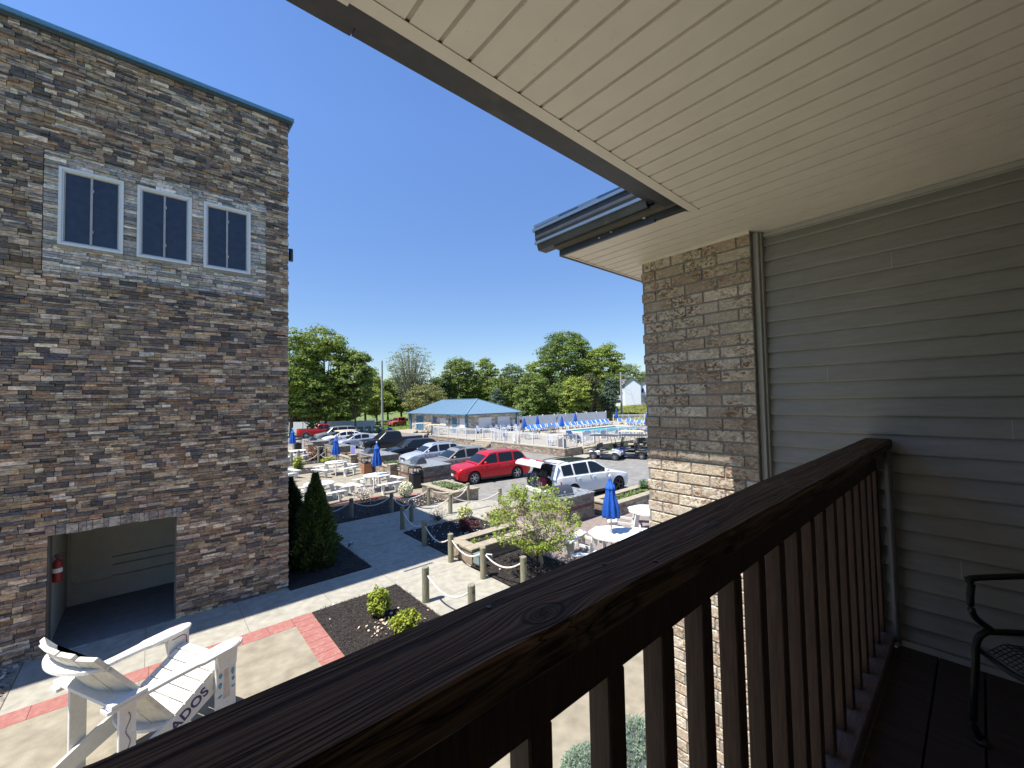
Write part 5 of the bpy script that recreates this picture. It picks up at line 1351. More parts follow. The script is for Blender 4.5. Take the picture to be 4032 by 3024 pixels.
# pickups
def truckshape(L, belt_h=1.28, top=1.9, cab=(-.55, 1.2)):
    xf = L/2; xr = -xf
    belt = [(xr, belt_h-.02), (xr+.05, belt_h), (cab[0]-.05, belt_h), (cab[0], belt_h-.08), (cab[1]+.35, belt_h-.08), (xf-.35, belt_h-.14), (xf-.08, belt_h-.2), (xf, belt_h-.42)]
    roof = [(cab[0], belt_h-.05), (cab[0]+.10, top-.10), (cab[0]+.25, top), (cab[1]-.45, top), (cab[1]+.35, belt_h-.06)]
    return belt, roof
b_, r_ = truckshape(5.9, 1.26, 1.88, (-.75, 1.25))
t = car('black_pickup', 'black crew cab pickup truck with a grey bed cover, parked nose toward the patio', 'pickup truck', (17.9, 38.7, LZ), R(175), bpy.data.materials['black_car_paint'], 5.9, 2.03, b_, r_, 3.7, 1.0, .42, .34,
        wins=[(-.60, .28), (.38, 1.30)], ws=(.88, 1.55), rg=None, kind='truck', tuck=.84, spokes=6)
mb = MB(); mb.box(-2.88, -.85, -.86, .86, 1.285, 1.32); mb.box(-1.85, -1.83, -.86, .86, 1.3201, 1.326); mb.build('bed_cover', mat('grey_bed_cover', (.17, .175, .18), .6), t, bevel=.01)
mb = MB(); mb.box(2.93, 2.97, -.62, .62, .72, 1.06); [mb.box(2.972, 2.98, -.6, .6, .78+.09*i, .81+.09*i) for i in range(3)]; mb.box(2.9, 3.0, -.95, .95, .45, .60); mb.build('chrome_front', m_chrome, t)
b_, r_ = truckshape(5.7, 1.24, 1.86, (-.35, 1.35))
t = car('red_pickup', 'red pickup truck at the far left, tailgate toward the patio', 'pickup truck', (17.6, 61.0, LZ), R(-12), paint('red_truck_paint', (.50, .012, .012)), 5.7, 2.0, b_, r_, 3.6, 1.0, .41, .34,
        wins=[(-.22, .42), (.50, 1.38)], ws=(.95, 1.62), rg=(-.34, -.28), kind='truck', tuck=.84)
mb = MB(); mb.box(-2.78, -.45, -.80, .80, 1.272, 1.276); mb.build('bed_shade_panel', m_inner, t)  # flat dark sheet on the closed bed, painting in a shaded hollow
mb = MB(); mb.box(-2.93, -2.84, -.95, .95, .45, .62); mb.build('rear_bumper', m_chrome, t, bevel=.02)
mb = MB(); [mb.lathe([(.46, -1.02), (.50, -1.02), (.50, -.96), (.46, -.96)], 20, c=(-1.75, 0, .41), ax='y')]; mb.build('wheel_flare', mat('tan_flare', (.30, .25, .20), .6), t)
# sedan, small car, minivan
xf = 2.4
belt = [(-xf, .85), (-xf+.08, 1.0), (-1.6, 1.02), (0, .95), (1.15, .93), (1.9, .84), (2.25, .72), (2.4, .58)]
roof = [(-2.05, 1.02), (-1.25, 1.34), (-.5, 1.45), (.15, 1.44), (.55, 1.36), (1.40, .94)]
car('white_sedan', 'white sedan parked behind the golf cart with the tan roof', 'car', (17.1, 49.8, LZ), R(176), paint('white_car_paint', (.66, .67, .69), .0, .3), 4.8, 1.85, belt, roof, 2.8, .95, .34, .2,
    wins=[(-1.45, -1.0), (-.92, -.12), (-.02, .92)], ws=(.62, 1.35), rg=(-1.95, -1.3), spokes=5)
car('silver_compact', 'silver compact car mostly hidden behind the black pickup', 'car', (16.4, 43.4, LZ), R(174), bpy.data.materials['silver_car_paint'], 4.5, 1.78, [(x*.93, z*1.05) for x, z in belt], [(x*.93, z*1.05) for x, z in roof], 2.6, .9, .33, .2,
    wins=[(-.85, -.12), (-.02, .86)], ws=(.58, 1.24), rg=(-1.8, -1.2))
b_, r_ = suvshape(5.1, 1.02, .95, 1.72, nose=.80, rear=.05)
r_[5] = (xf-1.75, 1.66)
t = car('grey_minivan', 'grey green minivan parked behind the farthest barbecue island, right of the red pickup', 'minivan', (18.0, 55.2, LZ), R(176), paint('minivan_paint', (.20, .235, .25)), 5.1, 1.98, b_, r_, 3.0, .95, .35, .22,
    wins=[(-2.1, -1.2), (-1.08, -.02), (.1, 1.1)], ws=(.82, 1.32), rg=(-2.42, -2.3))
mb = MB(); rnd = random.Random(3); mb.col = (.75, .75, .76)
mb.tube([(.9-.06*i, .995, .80+.02*math.sin(i*1.9)) for i in range(12)], .007, 4); mb.tube([(0-.06*i, .995, .80+.02*math.sin(i*2.3)) for i in range(12)], .007, 4); mb.build('door_script', m_attr, t)
# white suv with the tailgate open and luggage
b_, r_ = suvshape(5.15, 1.16, 1.04, 1.78, nose=.86, rear=-.05)
r_[-2] = (2.575-2.3, 1.70); r_[-1] = (2.575-1.42, 1.16); b_[-4] = (2.575-1.35, 1.12)
m_wp = paint('pearl_white_paint', (.70, .71, .70), .0, .28)
t = car('white_suv', 'large white sport utility vehicle with its tailgate raised and luggage in the boot', 'car', (16.2, 13.35, LZ), R(-6), m_wp, 5.15, 2.0, b_, r_, 3.1, .93, .40, .27,
        wins=[(-2.0, -1.36), (-1.26, -.36), (-.26, .86)], ws=(.42, 1.08), tuck=.76, rg=None, rails='b', roofpanel=(-1.4, .2), rim=mat('dark_alloy', (.08, .08, .085), .35, metal=.7), spokes=5, rimr=.72)
mb = MB(); mb.box(-2.62, -2.585, -.78, .78, .70, 1.16); mb.hexa([(-2.60, -.80, 1.16), (-2.5, -.80, 1.16), (-2.5, .80, 1.16), (-2.60, .80, 1.16), (-2.33, -.68, 1.72), (-2.2, -.68, 1.72), (-2.2, .68, 1.72), (-2.33, .68, 1.72)]); mb.build('boot_shade_panel', m_inner, t)  # dark panels on the solid tail paint in the shaded boot
for s in (-1, 1):
    mb = MB(); mb.hexa([(-2.64, s*.78, 1.12), (-2.50, s*.92, 1.12), (-2.50, s*.86, 1.14), (-2.64, s*.74, 1.14), (-2.36, s*.66, 1.72), (-2.2, s*.80, 1.74), (-2.2, s*.72, 1.76), (-2.36, s*.62, 1.74)]); mb.build('rear_pillar', m_wp, t)
    mb = MB(); mb.hexa([(-2.60, s*.70, .82), (-2.20, s*1.012, .86), (-2.20, s*.9, .86), (-2.60, s*.6, .82), (-2.60, s*.70, .98), (-2.20, s*1.008, 1.02), (-2.2, s*.9, 1.02), (-2.6, s*.6, .98)]); mb.build('tail_light', m_tail, t)
tg = [(-2.15, 1.80), (-2.55, 1.90), (-3.0, 1.97), (-3.25, 1.93), (-3.36, 1.80)]
mb = MB(); n = len(tg)
for i in range(n-1):
    (a, b), (c, d) = tg[i], tg[i+1]; w0, w1 = .70+.06*i, .70+.06*(i+1)
    mb.hexa([(a, -w0, b-.05), (c, -w1, d-.05), (c, w1, d-.05), (a, w0, b-.05), (a, -w0, b+.01), (c, -w1, d+.01), (c, w1, d+.01), (a, w0, b+.01)])
tgo = mb.build('tailgate', m_wp, t, smooth=False)
mb = MB(); mb.hexa([(-2.2, -.62, 1.815), (-2.85, -.68, 1.962), (-2.85, .68, 1.962), (-2.2, .62, 1.815), (-2.2, -.62, 1.83), (-2.85, -.68, 1.976), (-2.85, .68, 1.976), (-2.2, .62, 1.83)]); mb.build('tailgate_window', m_glass, tgo)
mb = MB(); mb.beam((-3.02, -.84, 1.985), (-3.02, -.25, 1.985), .12, .03); mb.beam((-3.02, .84, 1.985), (-3.02, .25, 1.985), .12, .03); mb.build('tailgate_lamp', m_tail, tgo)
for s in (-1, 1): mb = MB(); mb.tube([(-2.35, s*.72, 1.35), (-2.75, s*.74, 1.88)], .014, 6); mb.build('gas_strut', m_black, t)
def bag(lab, nm, loc, d, m, rz, straps=None, base=None):
    o = thing(nm, lab, 'luggage', loc, rz, group='luggage in the boot of the white vehicle')
    mb = MB(); mb.lathe([(0, 0), (.42, .02), (.5, .15), (.5, .7), (.44, .88), (.2, 1.0), (0, 1.0)], 14, mod=lambda t_, j: 1+.06*math.sin(2*t_+j)); 
    mb.v = [(x*d[0], y*d[1], z*d[2]) for x, y, z in mb.v]; mb.build('bag_body', m, o, smooth=True)
    mb = MB(); mb.tube([(-.12*d[0], .0, d[2]*.98), (-.05, 0, d[2]+.06), (.05, 0, d[2]+.06), (.12*d[0], 0, d[2]*.98)], .012, 5); mb.build('handle', m_black, o)
    mb = MB(); mb.box(-d[0]*.50, -d[0]*.47, -d[1]*.25, d[1]*.25, d[2]*.15, d[2]*.6); mb.build('front_pocket', straps or m_black, o, bevel=.02)
m_bagg = mat('slate_fabric', (.10, .12, .18), .9, var=.15, scale=12); m_bagr = mat('maroon_fabric', (.25, .02, .045), .85, var=.15, scale=12)
from mathutils import Euler
Mc = Matrix.Translation((16.2, 13.35, LZ)) @ Matrix.Rotation(R(-6), 4, 'Z')
def incar(x, y, z): return tuple(Mc @ Vector((x, y, z)))
bag('upright slate blue duffel bag in the open boot of the white vehicle', 'duffel_bag', incar(-2.72, .28, .71), (.40, .50, .66), m_bagg, 0, m_bagg)
bag('maroon and grey backpack standing right of the slate duffel in the open boot', 'backpack', incar(-2.74, -.32, .71), (.34, .46, .50), m_bagr, 0, mat('pale_grey_fabric', (.45, .45, .46), .8))
bag('black bag behind the backpacks in the open boot', 'travel_bag', incar(-2.62, -.28, 1.05), (.3, .42, .46), m_black, 0)
bag('black bag at the far side of the open boot', 'travel_bag', incar(-2.68, .66, .72), (.34, .34, .55), m_black, 0)
# cargo ledge so the bags rest on something
mb = MB(); mb.box(-2.88, -2.5, -.86, .86, .42, .70); mb.build('rear_bumper', m_wp, t, bevel=.07)
# small far red off-roader
b_, r_ = [(-1.9, .95), (-1.85, 1.05), (0, 1.03), (.8, 1.0), (1.6, .97), (1.85, .9), (1.9, .6)], [(-1.8, 1.0), (-1.75, 1.7), (-1.4, 1.76), (.2, 1.76), (.45, 1.02)]
car('red_offroader', 'small red off road vehicle parked on the grass by the utility pole', 'car', (35.8, 75.0, -.56), R(200), mat('dull_red_paint', (.38, .06, .04), .5), 3.8, 1.7, b_, r_, 2.4, .7, .37, .32, wins=[(-1.3, -.5), (-.4, .2)], ws=(.25, .42), rg=None)

# ------------------------------------------------------------------ golf carts
def golfcart(lab, x, y, z, rz, body, roofm, seatm, scale=1., bag_=True, rear='seat', lift=0., rearm=None):
    t = thing('golf_cart', lab, 'golf cart', (x, y, z), rz, group='golf carts in the parking lot', scale=(scale,)*3)
    rw = .25+lift
    for xx in (.85, -.82):
        for s in (-1, 1): wheel(t, xx, s*.52, rw, .20, s, 6, m_alloy if lift == 0 else m_grey, .52)
    h = lift
    mb = MB()
    mb.prism([(1.28, .34+h), (1.30, .48+h), (1.18, .68+h), (.78, .80+h), (.62, .80+h), (.60, .34+h), (.55, .28+h), (1.15, .28+h)], -.46, .46, 'y')
    for s in (-1, 1): mb.prism([(1.20, .42+h), (1.08, .58+h), (.85, .62+h), (.62, .56+h), (.56, .36+h), (.62, .36+h), (.72, .50+h), (.85, .54+h), (1.0, .50+h), (1.12, .40+h)], s*.46, s*.60, 'y')
    mb.build('front_cowl', body, t, bevel=.04)
    mb = MB(); mb.prism([(-.30, .28+h), (-.30, .62+h), (-1.05, .66+h), (-1.20, .55+h), (-1.15, .38+h)], -.46, .46, 'y')
    for s in (-1, 1): mb.prism([(-.35, .34+h), (-.40, .60+h), (-1.12, .62+h), (-1.18, .46+h), (-1.10, .44+h), (-1.0, .54+h), (-.82, .57+h), (-.62, .54+h), (-.52, .42+h), (-.5, .32+h)], s*.46, s*.60, 'y')
    mb.build('rear_body', rearm or body, t, bevel=.03)
    mb = MB(); mb.box(-.30, .62, -.56, .56, .22+h, .29+h); mb.box(-1.2, 1.2, -.30, .30, .18+h, .28+h); mb.build('chassis', m_black, t)
    mb = MB(); mb.box(-.30, .18, -.55, .55, .64+h, .76+h); mb.build('seat', seatm, t, bevel=.03)
    mb = MB(); mb.cbox((-.36, 0, 1.0+h), (.09, 1.06, .34), ry=-.15); mb.build('backrest', seatm, t, bevel=.03)
    if rear == 'seat':
        mb = MB(); mb.box(-1.05, -.60, -.53, .53, .66+h, .76+h); mb.build('seat', seatm, t, bevel=.03)
        mb = MB(); mb.cbox((-.50, 0, 1.0+h), (.08, 1.04, .32), ry=.12); mb.build('backrest', seatm, t, bevel=.03)
        mb = MB(); mb.box(-1.65, -1.22, -.45, .45, .30+h, .34+h); mb.tube([(-1.05, -.55, .7+h), (-1.1, -.55, 1.0+h), (-1.5, -.5, 1.0+h)], .014, 5); mb.tube([(-1.05, .55, .7+h), (-1.1, .55, 1.0+h), (-1.5, .5, 1.0+h)], .014, 5)
        mb.tube([(-1.2, -.35, .3+h), (-1.15, -.35, .5+h)], .02, 5); mb.tube([(-1.2, .35, .3+h), (-1.15, .35, .5+h)], .02, 5); mb.build('rear_step', m_black, t)
    zr = 1.83+h*.6
    mb = MB(); n = 8
    rows = []
    for i in range(9):
        x_ = -1.15+2.1*i/8; e = abs(i/4-1)
        rows.append([(x_, y_, zr+.05*(1-(abs(y_)/.62)**2)-.05*e**4) for y_ in (-.62, -.5, -.25, 0, .25, .5, .62)])
    mb.grid(rows); rows2 = [[(p[0], p[1], zr-.045) for p in r_2] for r_2 in rows]; mb.grid(rows2)
    ed = [r_2[0] for r_2 in rows]+rows[-1][1:]+[r_2[-1] for r_2 in rows[::-1][1:]]+rows[0][::-1][1:-1]
    for i in range(len(ed)): a, b = ed[i], ed[(i+1) % len(ed)]; mb.add([a, b, (b[0], b[1], zr-.045), (a[0], a[1], zr-.045)], [(0, 1, 2, 3)])
    mb.build('roof', roofm, t)
    for s in (-1, 1):
        mb = MB(); mb.tube([(.80, s*.52, .78+h), (.55, s*.54, zr-.04)], .018, 6); mb.build('front_strut', m_black, t)
        mb = MB(); mb.tube([(-.62, s*.52, .70+h), (-.66, s*.54, zr-.04)], .018, 6); mb.build('rear_strut', m_black, t)
    mb = MB(); mb.hexa([(.79, -.50, .82+h), (.80, -.50, .82+h), (.80, .50, .82+h), (.79, .50, .82+h), (.55, -.50, zr-.08), (.56, -.50, zr-.08), (.56, .50, zr-.08), (.55, .50, zr-.08)]) if False else None
    mb.add([(.79, -.50, .82+h), (.79, .50, .82+h), (.68, .50, 1.25+h), (.68, -.50, 1.25+h)], [(0, 1, 2, 3)]); mb.build('windscreen', m_glass, t)
    mb = MB(); mb.tube([(.62, .25, .78+h), (.35, .25, .98+h)], .018, 6); mb.tube([(.33+.03*math.sin(a), .25+.17*math.cos(a), .99+h+.15*math.sin(a)) for a in [2*PI*i/14 for i in range(15)]], .014, 5); mb.build('steering_wheel', m_black, t)
    for s in (-1, 1):
        mb = MB(); mb.lathe([(0, 1.30), (.06, 1.285), (.08, 1.24)], 10, c=(0, s*.30, .56+h), ax='x'); mb.build('headlight', m_lamp, t)
    return t
m_cs = paint('cart_silver', (.50, .51, .54)); m_cb = paint('cart_blue', (.02, .06, .45)); m_cd = paint('cart_dark', (.03, .03, .035)); m_dkroof = mat('dark_grey_roof', (.045, .047, .05), .6)
t = golfcart('silver golf cart with big black tyres and dark roof beside the pool steps', 26.5, 19.35, LZ, R(-70), m_cs, m_dkroof, m_black, 1.0, lift=.05)
mb = MB(); mb.lathe([(.085, -.612), (.10, -.612)], 20, c=(-.75, 0, .78-.13), ax='y'); mb.box(-.79, -.71, -.613, -.611, .63, .67); mb.build('round_badge', m_seam, t)
golfcart('golf cart with blue cowl, dark roof and white wheels right behind the silver one', 28.2, 18.1, LZ, R(112), m_cb, m_dkroof, m_black, 1.0, rearm=m_cd)
golfcart('dark golf cart with tan roof at the edge of the brick pillar', 31.4, 20.2, LZ, R(112), m_cd, m_tan, m_tanseat)
golfcart('dark golf cart with dark roof farthest right beyond the pool steps', 32.4, 19.5, LZ, R(-100), m_cd, m_dkroof, m_black)
golfcart('front golf cart with tan roof and blue rear fender by the pavilion', 26.2, 44.6, LZ, R(150), m_cd, m_tan, m_tanseat)
golfcart('second golf cart with tan roof, behind the front one by the pavilion wall', 27.2, 49.3, LZ, R(150), m_cd, m_tan, m_tanseat)
golfcart('blue golf cart with tan roof next to the green wheelie bins', 27.0, 61.2, LZ, R(-20), m_cb, m_tan, m_black)
golfcart('black golf cart with tan roof in front of the white sedan', 15.4, 44.9, LZ, R(172), m_cd, m_tan, m_black)
# ------------------------------------------------------------------ pool terrace
mb = MB()
PX0, PX1, PY0, PY1 = 39.6, 51.2, 29.6, 35.5
for (a, b, c, d) in ((25.6, PX0, 22.7, 57.5), (PX1, 64, 22.7, 43.5), (PX0, PX1, 22.7, PY0), (PX0, PX1, PY1, 43.5), (PX0, 38.0+3, 43.5, 57.5)): mb.box(a, b, c, d, -.58, .05)
struct(mb.build('pool_deck', m_deck))
mb = MB(); mb.box(PX0-.3, PX1+.3, PY0-.3, PY0, .051, .10); mb.box(PX0-.3, PX1+.3, PY1, PY1+.3, .051, .10); mb.box(PX0-.3, PX0, PY0+.001, PY1-.001, .051, .10); mb.box(PX1, PX1+.3, PY0+.001, PY1-.001, .051, .10); struct(mb.build('pool_coping', m_white))
mb = MB(); mb.add([(PX0, PY0, -.04), (PX1, PY0, -.04), (PX1, PY1, -.04), (PX0, PY1, -.04)], [(0, 1, 2, 3)]); struct(mb.build('pool_water', m_water))
mb = MB(); mb.box(PX0, PX1, PY0, PY1, -1.6, -1.5); struct(mb.build('pool_floor', m_tile))
t = thing('retaining_wall', 'low tan block retaining wall with sandstone caps under the white pool fence', 'wall', (25.5, 31, -.5))
mb = MB(); blocks(mb, (25.42, 22.5), (25.42, 32.2), -.5, .08, .25, 61); blocks(mb, (25.56, 22.6), (27.5, 22.6), -.5, .08, .25, 62); blocks(mb, (25.42, 35.2), (25.42, 44.5), -.5, .04, .25, 63); mb.build('block_wall', m_attr, t, world=True)
mb = MB(); capseg(mb, (25.42, 22.45), (25.42, 32.2), .082, .25, .07, .03); capseg(mb, (25.7, 22.6), (27.5, 22.6), .082, .25, .07, .03); capseg(mb, (25.42, 35.2), (25.42, 44.5), .042, .25, .07, .03); mb.build('cap_stones', m_cap, t, world=True)
def steps(lab, x0, x1, y0, y1, ax):
    t = thing('stone_steps', lab, 'steps', ((x0+x1)/2, (y0+y1)/2, -.5))
    for i in range(4):
        k0, k1 = i/4, 1; mb = MB(); z0 = -.5+.14*i
        if ax == 'x': mb.box(x0+(x1-x0)*k0, x1, y0, y1, z0+.002, z0+.138)
        else: mb.box(x0, x1, y0+(y1-y0)*k0, y1, z0+.002, z0+.138)
        mb.build('step', m_cap, t, world=True, bevel=.01)
steps('tan stone steps up to the pool gate beside the silver golf cart', 27.6, 29.6, 21.3, 22.7, 'y')
steps('tan stone steps up through the gap in the pool retaining wall', 24.6, 25.7, 32.3, 35.1, 'x')
def picketfence(lab, pts, z, h=1.15, gap=.115, pw=.022, post=1.85, fine=True):
    t = thing('pool_fence', lab, 'fence', (*pts[0], z), group='white picket fences around the pool')
    for (p, q) in zip(pts[:-1], pts[1:]):
        p, q = Vector((*p, z)), Vector((*q, z)); L = (q-p).length; d = (q-p)/L; n = max(1, round(L/post))
        for i in range(0 if (p.x, p.y) == tuple(Vector(pts[0])) or abs(p.x-pts[0][0])+abs(p.y-pts[0][1]) < 1e-5 else 1, n+1):
            c = p+d*(L*i/n); mb = MB(); mb.box(c.x-.045, c.x+.045, c.y-.045, c.y+.045, z, z+h+.06); mb.prism([(c.x-.055, c.y-.055), (c.x+.055, c.y-.055), (c.x+.055, c.y+.055), (c.x-.055, c.y+.055)], z+h+.061, z+h+.09); mb.build('fence_post', m_white, t, world=True)
        for i in range(n):
            a, b = p+d*(L*i/n+.05), p+d*(L*(i+1)/n-.05); mb = MB()
            for zz in (.10, h-.12, h): mb.beam(a+Vector((0, 0, zz)), b+Vector((0, 0, zz)), .035, .04)
            m_ = int((b-a).length/gap)
            for k in range(1, m_):
                c = a+(b-a)*(k/m_); mb.box(c.x-pw/2, c.x+pw/2, c.y-pw/2, c.y+pw/2, z+.12, z+h-.02)
            mb.build('picket_panel', m_white, t, world=True)
    return t
picketfence('white picket fence on the near corner of the pool terrace, left of the golf carts', [(25.8, 32.2), (25.8, 23.05), (27.5, 23.05)], .06)
picketfence('white picket fence from the pavilion door down to the gap with steps', [(26.8, 45.6), (25.8, 44.6), (25.8, 35.3)], .06)
picketfence('white picket fence and gate inside the gap of the pool entrance', [(26.7, 35.3), (26.7, 32.3), (25.9, 32.3)], .06)
picketfence('white picket fence behind the golf carts along the near side of the pool', [(28.6, 23.3), (31.0, 23.9), (47, 23.9)], .06, post=2.0)
picketfence('far white picket fence at the back right of the pool', [(60.5, 42.3), (63.5, 38), (63.5, 22)], .06, post=2.6, gap=.2, pw=.04)
t = thing('privacy_fence', 'tall solid white panel fence with capped posts behind the row of blue loungers', 'fence', (49, 42.3, .05))
xx = [37.95, 40.42, 42.96, 45.45, 48.0, 50.6, 53.12, 55.72, 58.34]
for i, x in enumerate(xx):
    mb = MB(); mb.box(x-.07, x+.07, 42.23, 42.37, .05, 1.88); mb.lathe([(.10, 1.881), (.10, 1.91), (.03, 1.97), (0, 1.98)], 8, c=(x, 42.3, 0)); mb.build('fence_post', m_white, t, world=True)
for a, b in zip(xx[:-1], xx[1:]):
    mb = MB(); mb.box(a+.07, b-.07, 42.28, 42.32, .12, 1.82); mb.box(a+.07, b-.07, 42.265, 42.335, .08, .12); mb.box(a+.07, b-.07, 42.265, 42.335, 1.821, 1.85); mb.build('fence_panel', m_vinyl, t, world=True)
rnd = random.Random(8); mb = MB()
for (cx, n, sc_) in ((38.6, 12, .28), (46.0, 6, .16)):
    for i in range(n):
        mb.col = rnd.choice([(.55, .20, .18), (.6, .42, .36), (.45, .35, .30)]); x = cx+rnd.gauss(0, .16); z = 1.2+rnd.gauss(0, sc_); r = rnd.uniform(.05, .13)
        mb.add([(x+r*math.cos(a), 42.262, z+r*1.3*math.sin(a)) for a in [2*PI*k/9 for k in range(9)]], [tuple(range(9))])
mb.build('faded_mural', m_attr, t, world=True)
# pool umbrellas
g = 'closed blue umbrellas around the pool'
for i, (x, y, zt, lb) in enumerate(((36.5, 39.3, 1.95, 'closed blue pool umbrella nearest the pavilion, left of all'), (39.0, 39.4, 2.15, 'closed blue pool umbrella second from the pavilion'), (40.1, 36.0, 2.1, 'closed blue pool umbrella among the loungers at the left end of the pool'),
                              (49.0, 41.2, 2.2, 'closed blue umbrella standing against the white panel fence'), (60.2, 41.5, 2.2, 'closed blue umbrella at the right end of the white panel fence'), (49.2, 29.2, 2.2, 'closed blue umbrella at the right side of the pool next to the brick pillar'))):
    t = umbrella('pool_umbrella', lb, x, y, .05, zt, g, r=.26)
# loungers
def lounger():
    t = thing('pool_lounger', 'x', 'lounger', (0, 0, 0), 0, group='white framed blue pool loungers')
    for s in (-1, 1):
        mb = MB(); mb.beam((.95, s*.32, .36), (-.35, s*.32, .36), .05, .06); mb.beam((-.33, s*.32, .37), (-.95, s*.32, .80), .05, .06); mb.build('side_rail', m_white, t)
        mb = MB(); mb.beam((.80, s*.32, 0), (.45, s*.32, .35), .05, .06); mb.beam((.30, s*.32, 0), (.70, s*.32, .35), .05, .06); mb.build('cross_legs', m_white, t); mb = MB(); mb.beam((-.75, s*.32, 0), (-.35, s*.32, .36), .05, .06); mb.beam((-.30, s*.32, 0), (-.62, s*.32, .50), .05, .06); mb.build('cross_legs', m_white, t)
    mb = MB(); mb.box(-.35, .93, -.29, .29, .375, .39); mb.build('seat_sling', m_bluesling, t)
    mb = MB(); mb.beam((-.36, 0, .40), (-.95, 0, .825), .58, .015); mb.build('back_sling', m_bluesling, t)
    return t
L0 = lounger(); rnd = random.Random(6)
row = [(36.4, 38.3), (37.3, 38.4), (38.25, 38.2), (39.2, 38.3), (40.3, 38.2), (41.4, 38.5), (42.6, 38.3), (44.0, 38.2), (45.2, 38.1), (46.4, 38.0), (47.6, 38.0), (48.8, 38.0), (50.0, 38.1), (51.2, 38.2), (52.4, 38.3), (53.6, 38.4)]
ORD = ['first', 'second', 'third', 'fourth', 'fifth', 'sixth', 'seventh', 'eighth', 'ninth', 'tenth', 'eleventh', 'twelfth', 'thirteenth', 'fourteenth', 'fifteenth', 'sixteenth']
for i, (x, y) in enumerate(row):
    lb = 'blue lounger in the row along the white panel fence, %s from the left' % ORD[i]
    if i == 0: L0.location = (x, y, .05); L0.rotation_euler = (0, 0, -PI/2-.5); L0['label'] = lb
    else: dup(L0, (x, y, .05), -PI/2-.5+rnd.uniform(-.12, .12), lb)
for i, (x, y, a) in enumerate(((55.6, 37.6, -2.4), (55.6, 36.2, -2.6), (54.2, 34.8, -2.9), (54.1, 33.6, -3.0), (54.3, 32.5, -2.9), (54.2, 31.4, -3.1), (54.4, 30.3, -2.9))):
    dup(L0, (x, y, .05), a, 'blue lounger at the far right end of the pool, %s from the back' % ORD[i])
for i, (x, y, a) in enumerate(((33.6, 29.0, .5), (32.4, 28.0, .6), (31.4, 26.6, .3), (33.0, 26.2, .5), (30.6, 25.4, .4), (34.6, 27.4, .6), (35.6, 26.2, .7), (37.0, 25.6, .9), (38.6, 25.4, 1.0), (40.0, 25.3, 1.1), (41.6, 25.2, 1.2))):
    dup(L0, (x, y, .05), a, 'blue lounger on the near side behind the picket fence, %s from the left' % ORD[i])
# white plastic adirondack chairs and high chairs on the deck
def deckchair(hz=0.):
    t = thing('deck_chair', 'x', 'chair', (0, 0, 0), 0, group='white plastic chairs on the pool deck')
    mb = MB(); h = hz
    mb.hexa([(.30, -.26, .34+h), (.30, .26, .34+h), (-.22, .26, .24+h), (-.22, -.26, .24+h), (.30, -.26, .38+h), (.30, .26, .38+h), (-.22, .26, .28+h), (-.22, -.26, .28+h)][0:4][::-1] + [(.30, -.26, .38+h), (.30, .26, .38+h), (-.22, .26, .28+h), (-.22, -.26, .28+h)][::-1]); mb.build('seat', m_vinyl, t)
    mb = MB()
    for i in range(5): mb.beam((-.20, -.22+.11*i, .26+h), (-.44, -.24+.12*i, .98+h-.05*abs(i-2)), .09, .02, (1, 0, 0))
    mb.build('back_slats', m_vinyl, t)
    for s in (-1, 1):
        mb = MB(); mb.box(-.38, .34, s*.33-.06, s*.33+.06, .56+h, .585+h); mb.build('armrest', m_vinyl, t)
        mb = MB(); mb.beam((.28, s*.31, 0), (.24, s*.31, .56+h), .03, .09, (0, 1, 0)); mb.build('leg', m_vinyl, t)
        mb = MB(); mb.beam((-.42, s*.30, 0), (-.26, s*.30, .56+h), .03, .09, (0, 1, 0)); mb.build('leg', m_vinyl, t)
    return t
D0 = deckchair(); D0.location = (26.9, 25.4, .05); D0.rotation_euler = (0, 0, -1.9); D0['label'] = 'white plastic chair alone behind the picket fence right of the notice signs'
for i, (x, y, a) in enumerate(((34.9, 41.3, -1.6), (35.8, 41.2, -1.5), (36.8, 41.2, -1.7), (33.9, 41.4, -1.5), (32.9, 41.4, -1.6))):
    dup(D0, (x, y, .05), a, 'white plastic chair along the pavilion wall facing the pool, %s from the left' % ORD[4-i if False else i])
H0 = deckchair(.45); H0.location = (27.5, 36.8, .05); H0.rotation_euler = (0, 0, -1.2); H0['label'] = 'tall white chair left of the gate behind the picket fence'; H0['group'] = 'tall white bar chairs behind the fence'
for i, (x, y, a) in enumerate(((28.6, 36.0, 2.0), (29.6, 35.2, -1.0), (30.6, 34.2, 1.9))):
    dup(H0, (x, y, .05), a, ('tall white chair just right of the gate post', 'tall white chair by the high table behind the gate', 'tall white chair rightmost behind the gate')[i], 'tall white bar chairs behind the fence')
def metaltable(lab, x, y, rz):
    t = thing('dining_table', lab, 'table', (x, y, .05), rz, group='grey dining tables on the pool deck')
    mb = MB(); mb.box(-.5, .5, -.5, .5, .70, .73); mb.build('table_top', m_grey, t)
    for a in (-1, 1):
        for b in (-1, 1): mb = MB(); mb.box(a*.44-.02, a*.44+.02, b*.44-.02, b*.44+.02, 0, .70); mb.build('leg', m_grey, t)
    for k in range(4):
        M = Matrix.Rotation(k*PI/2, 4, 'Z'); mb = MB(M); mb.box(.6, 1.0, -.2, .2, .43, .46); mb.box(.97, 1.0, -.2, .2, .46, .9); [mb.box(x_, x_+.025, y_, y_+.025, 0, .43) for x_ in (.6, .975) for y_ in (-.2, .175)]
        o = mb.build('attached_seat', m_grey, t)
metaltable('grey dining set behind the notice sign on the pool deck', 30.2, 31.5, .3); metaltable('grey dining set nearer the pool', 36.8, 34.9, .6)
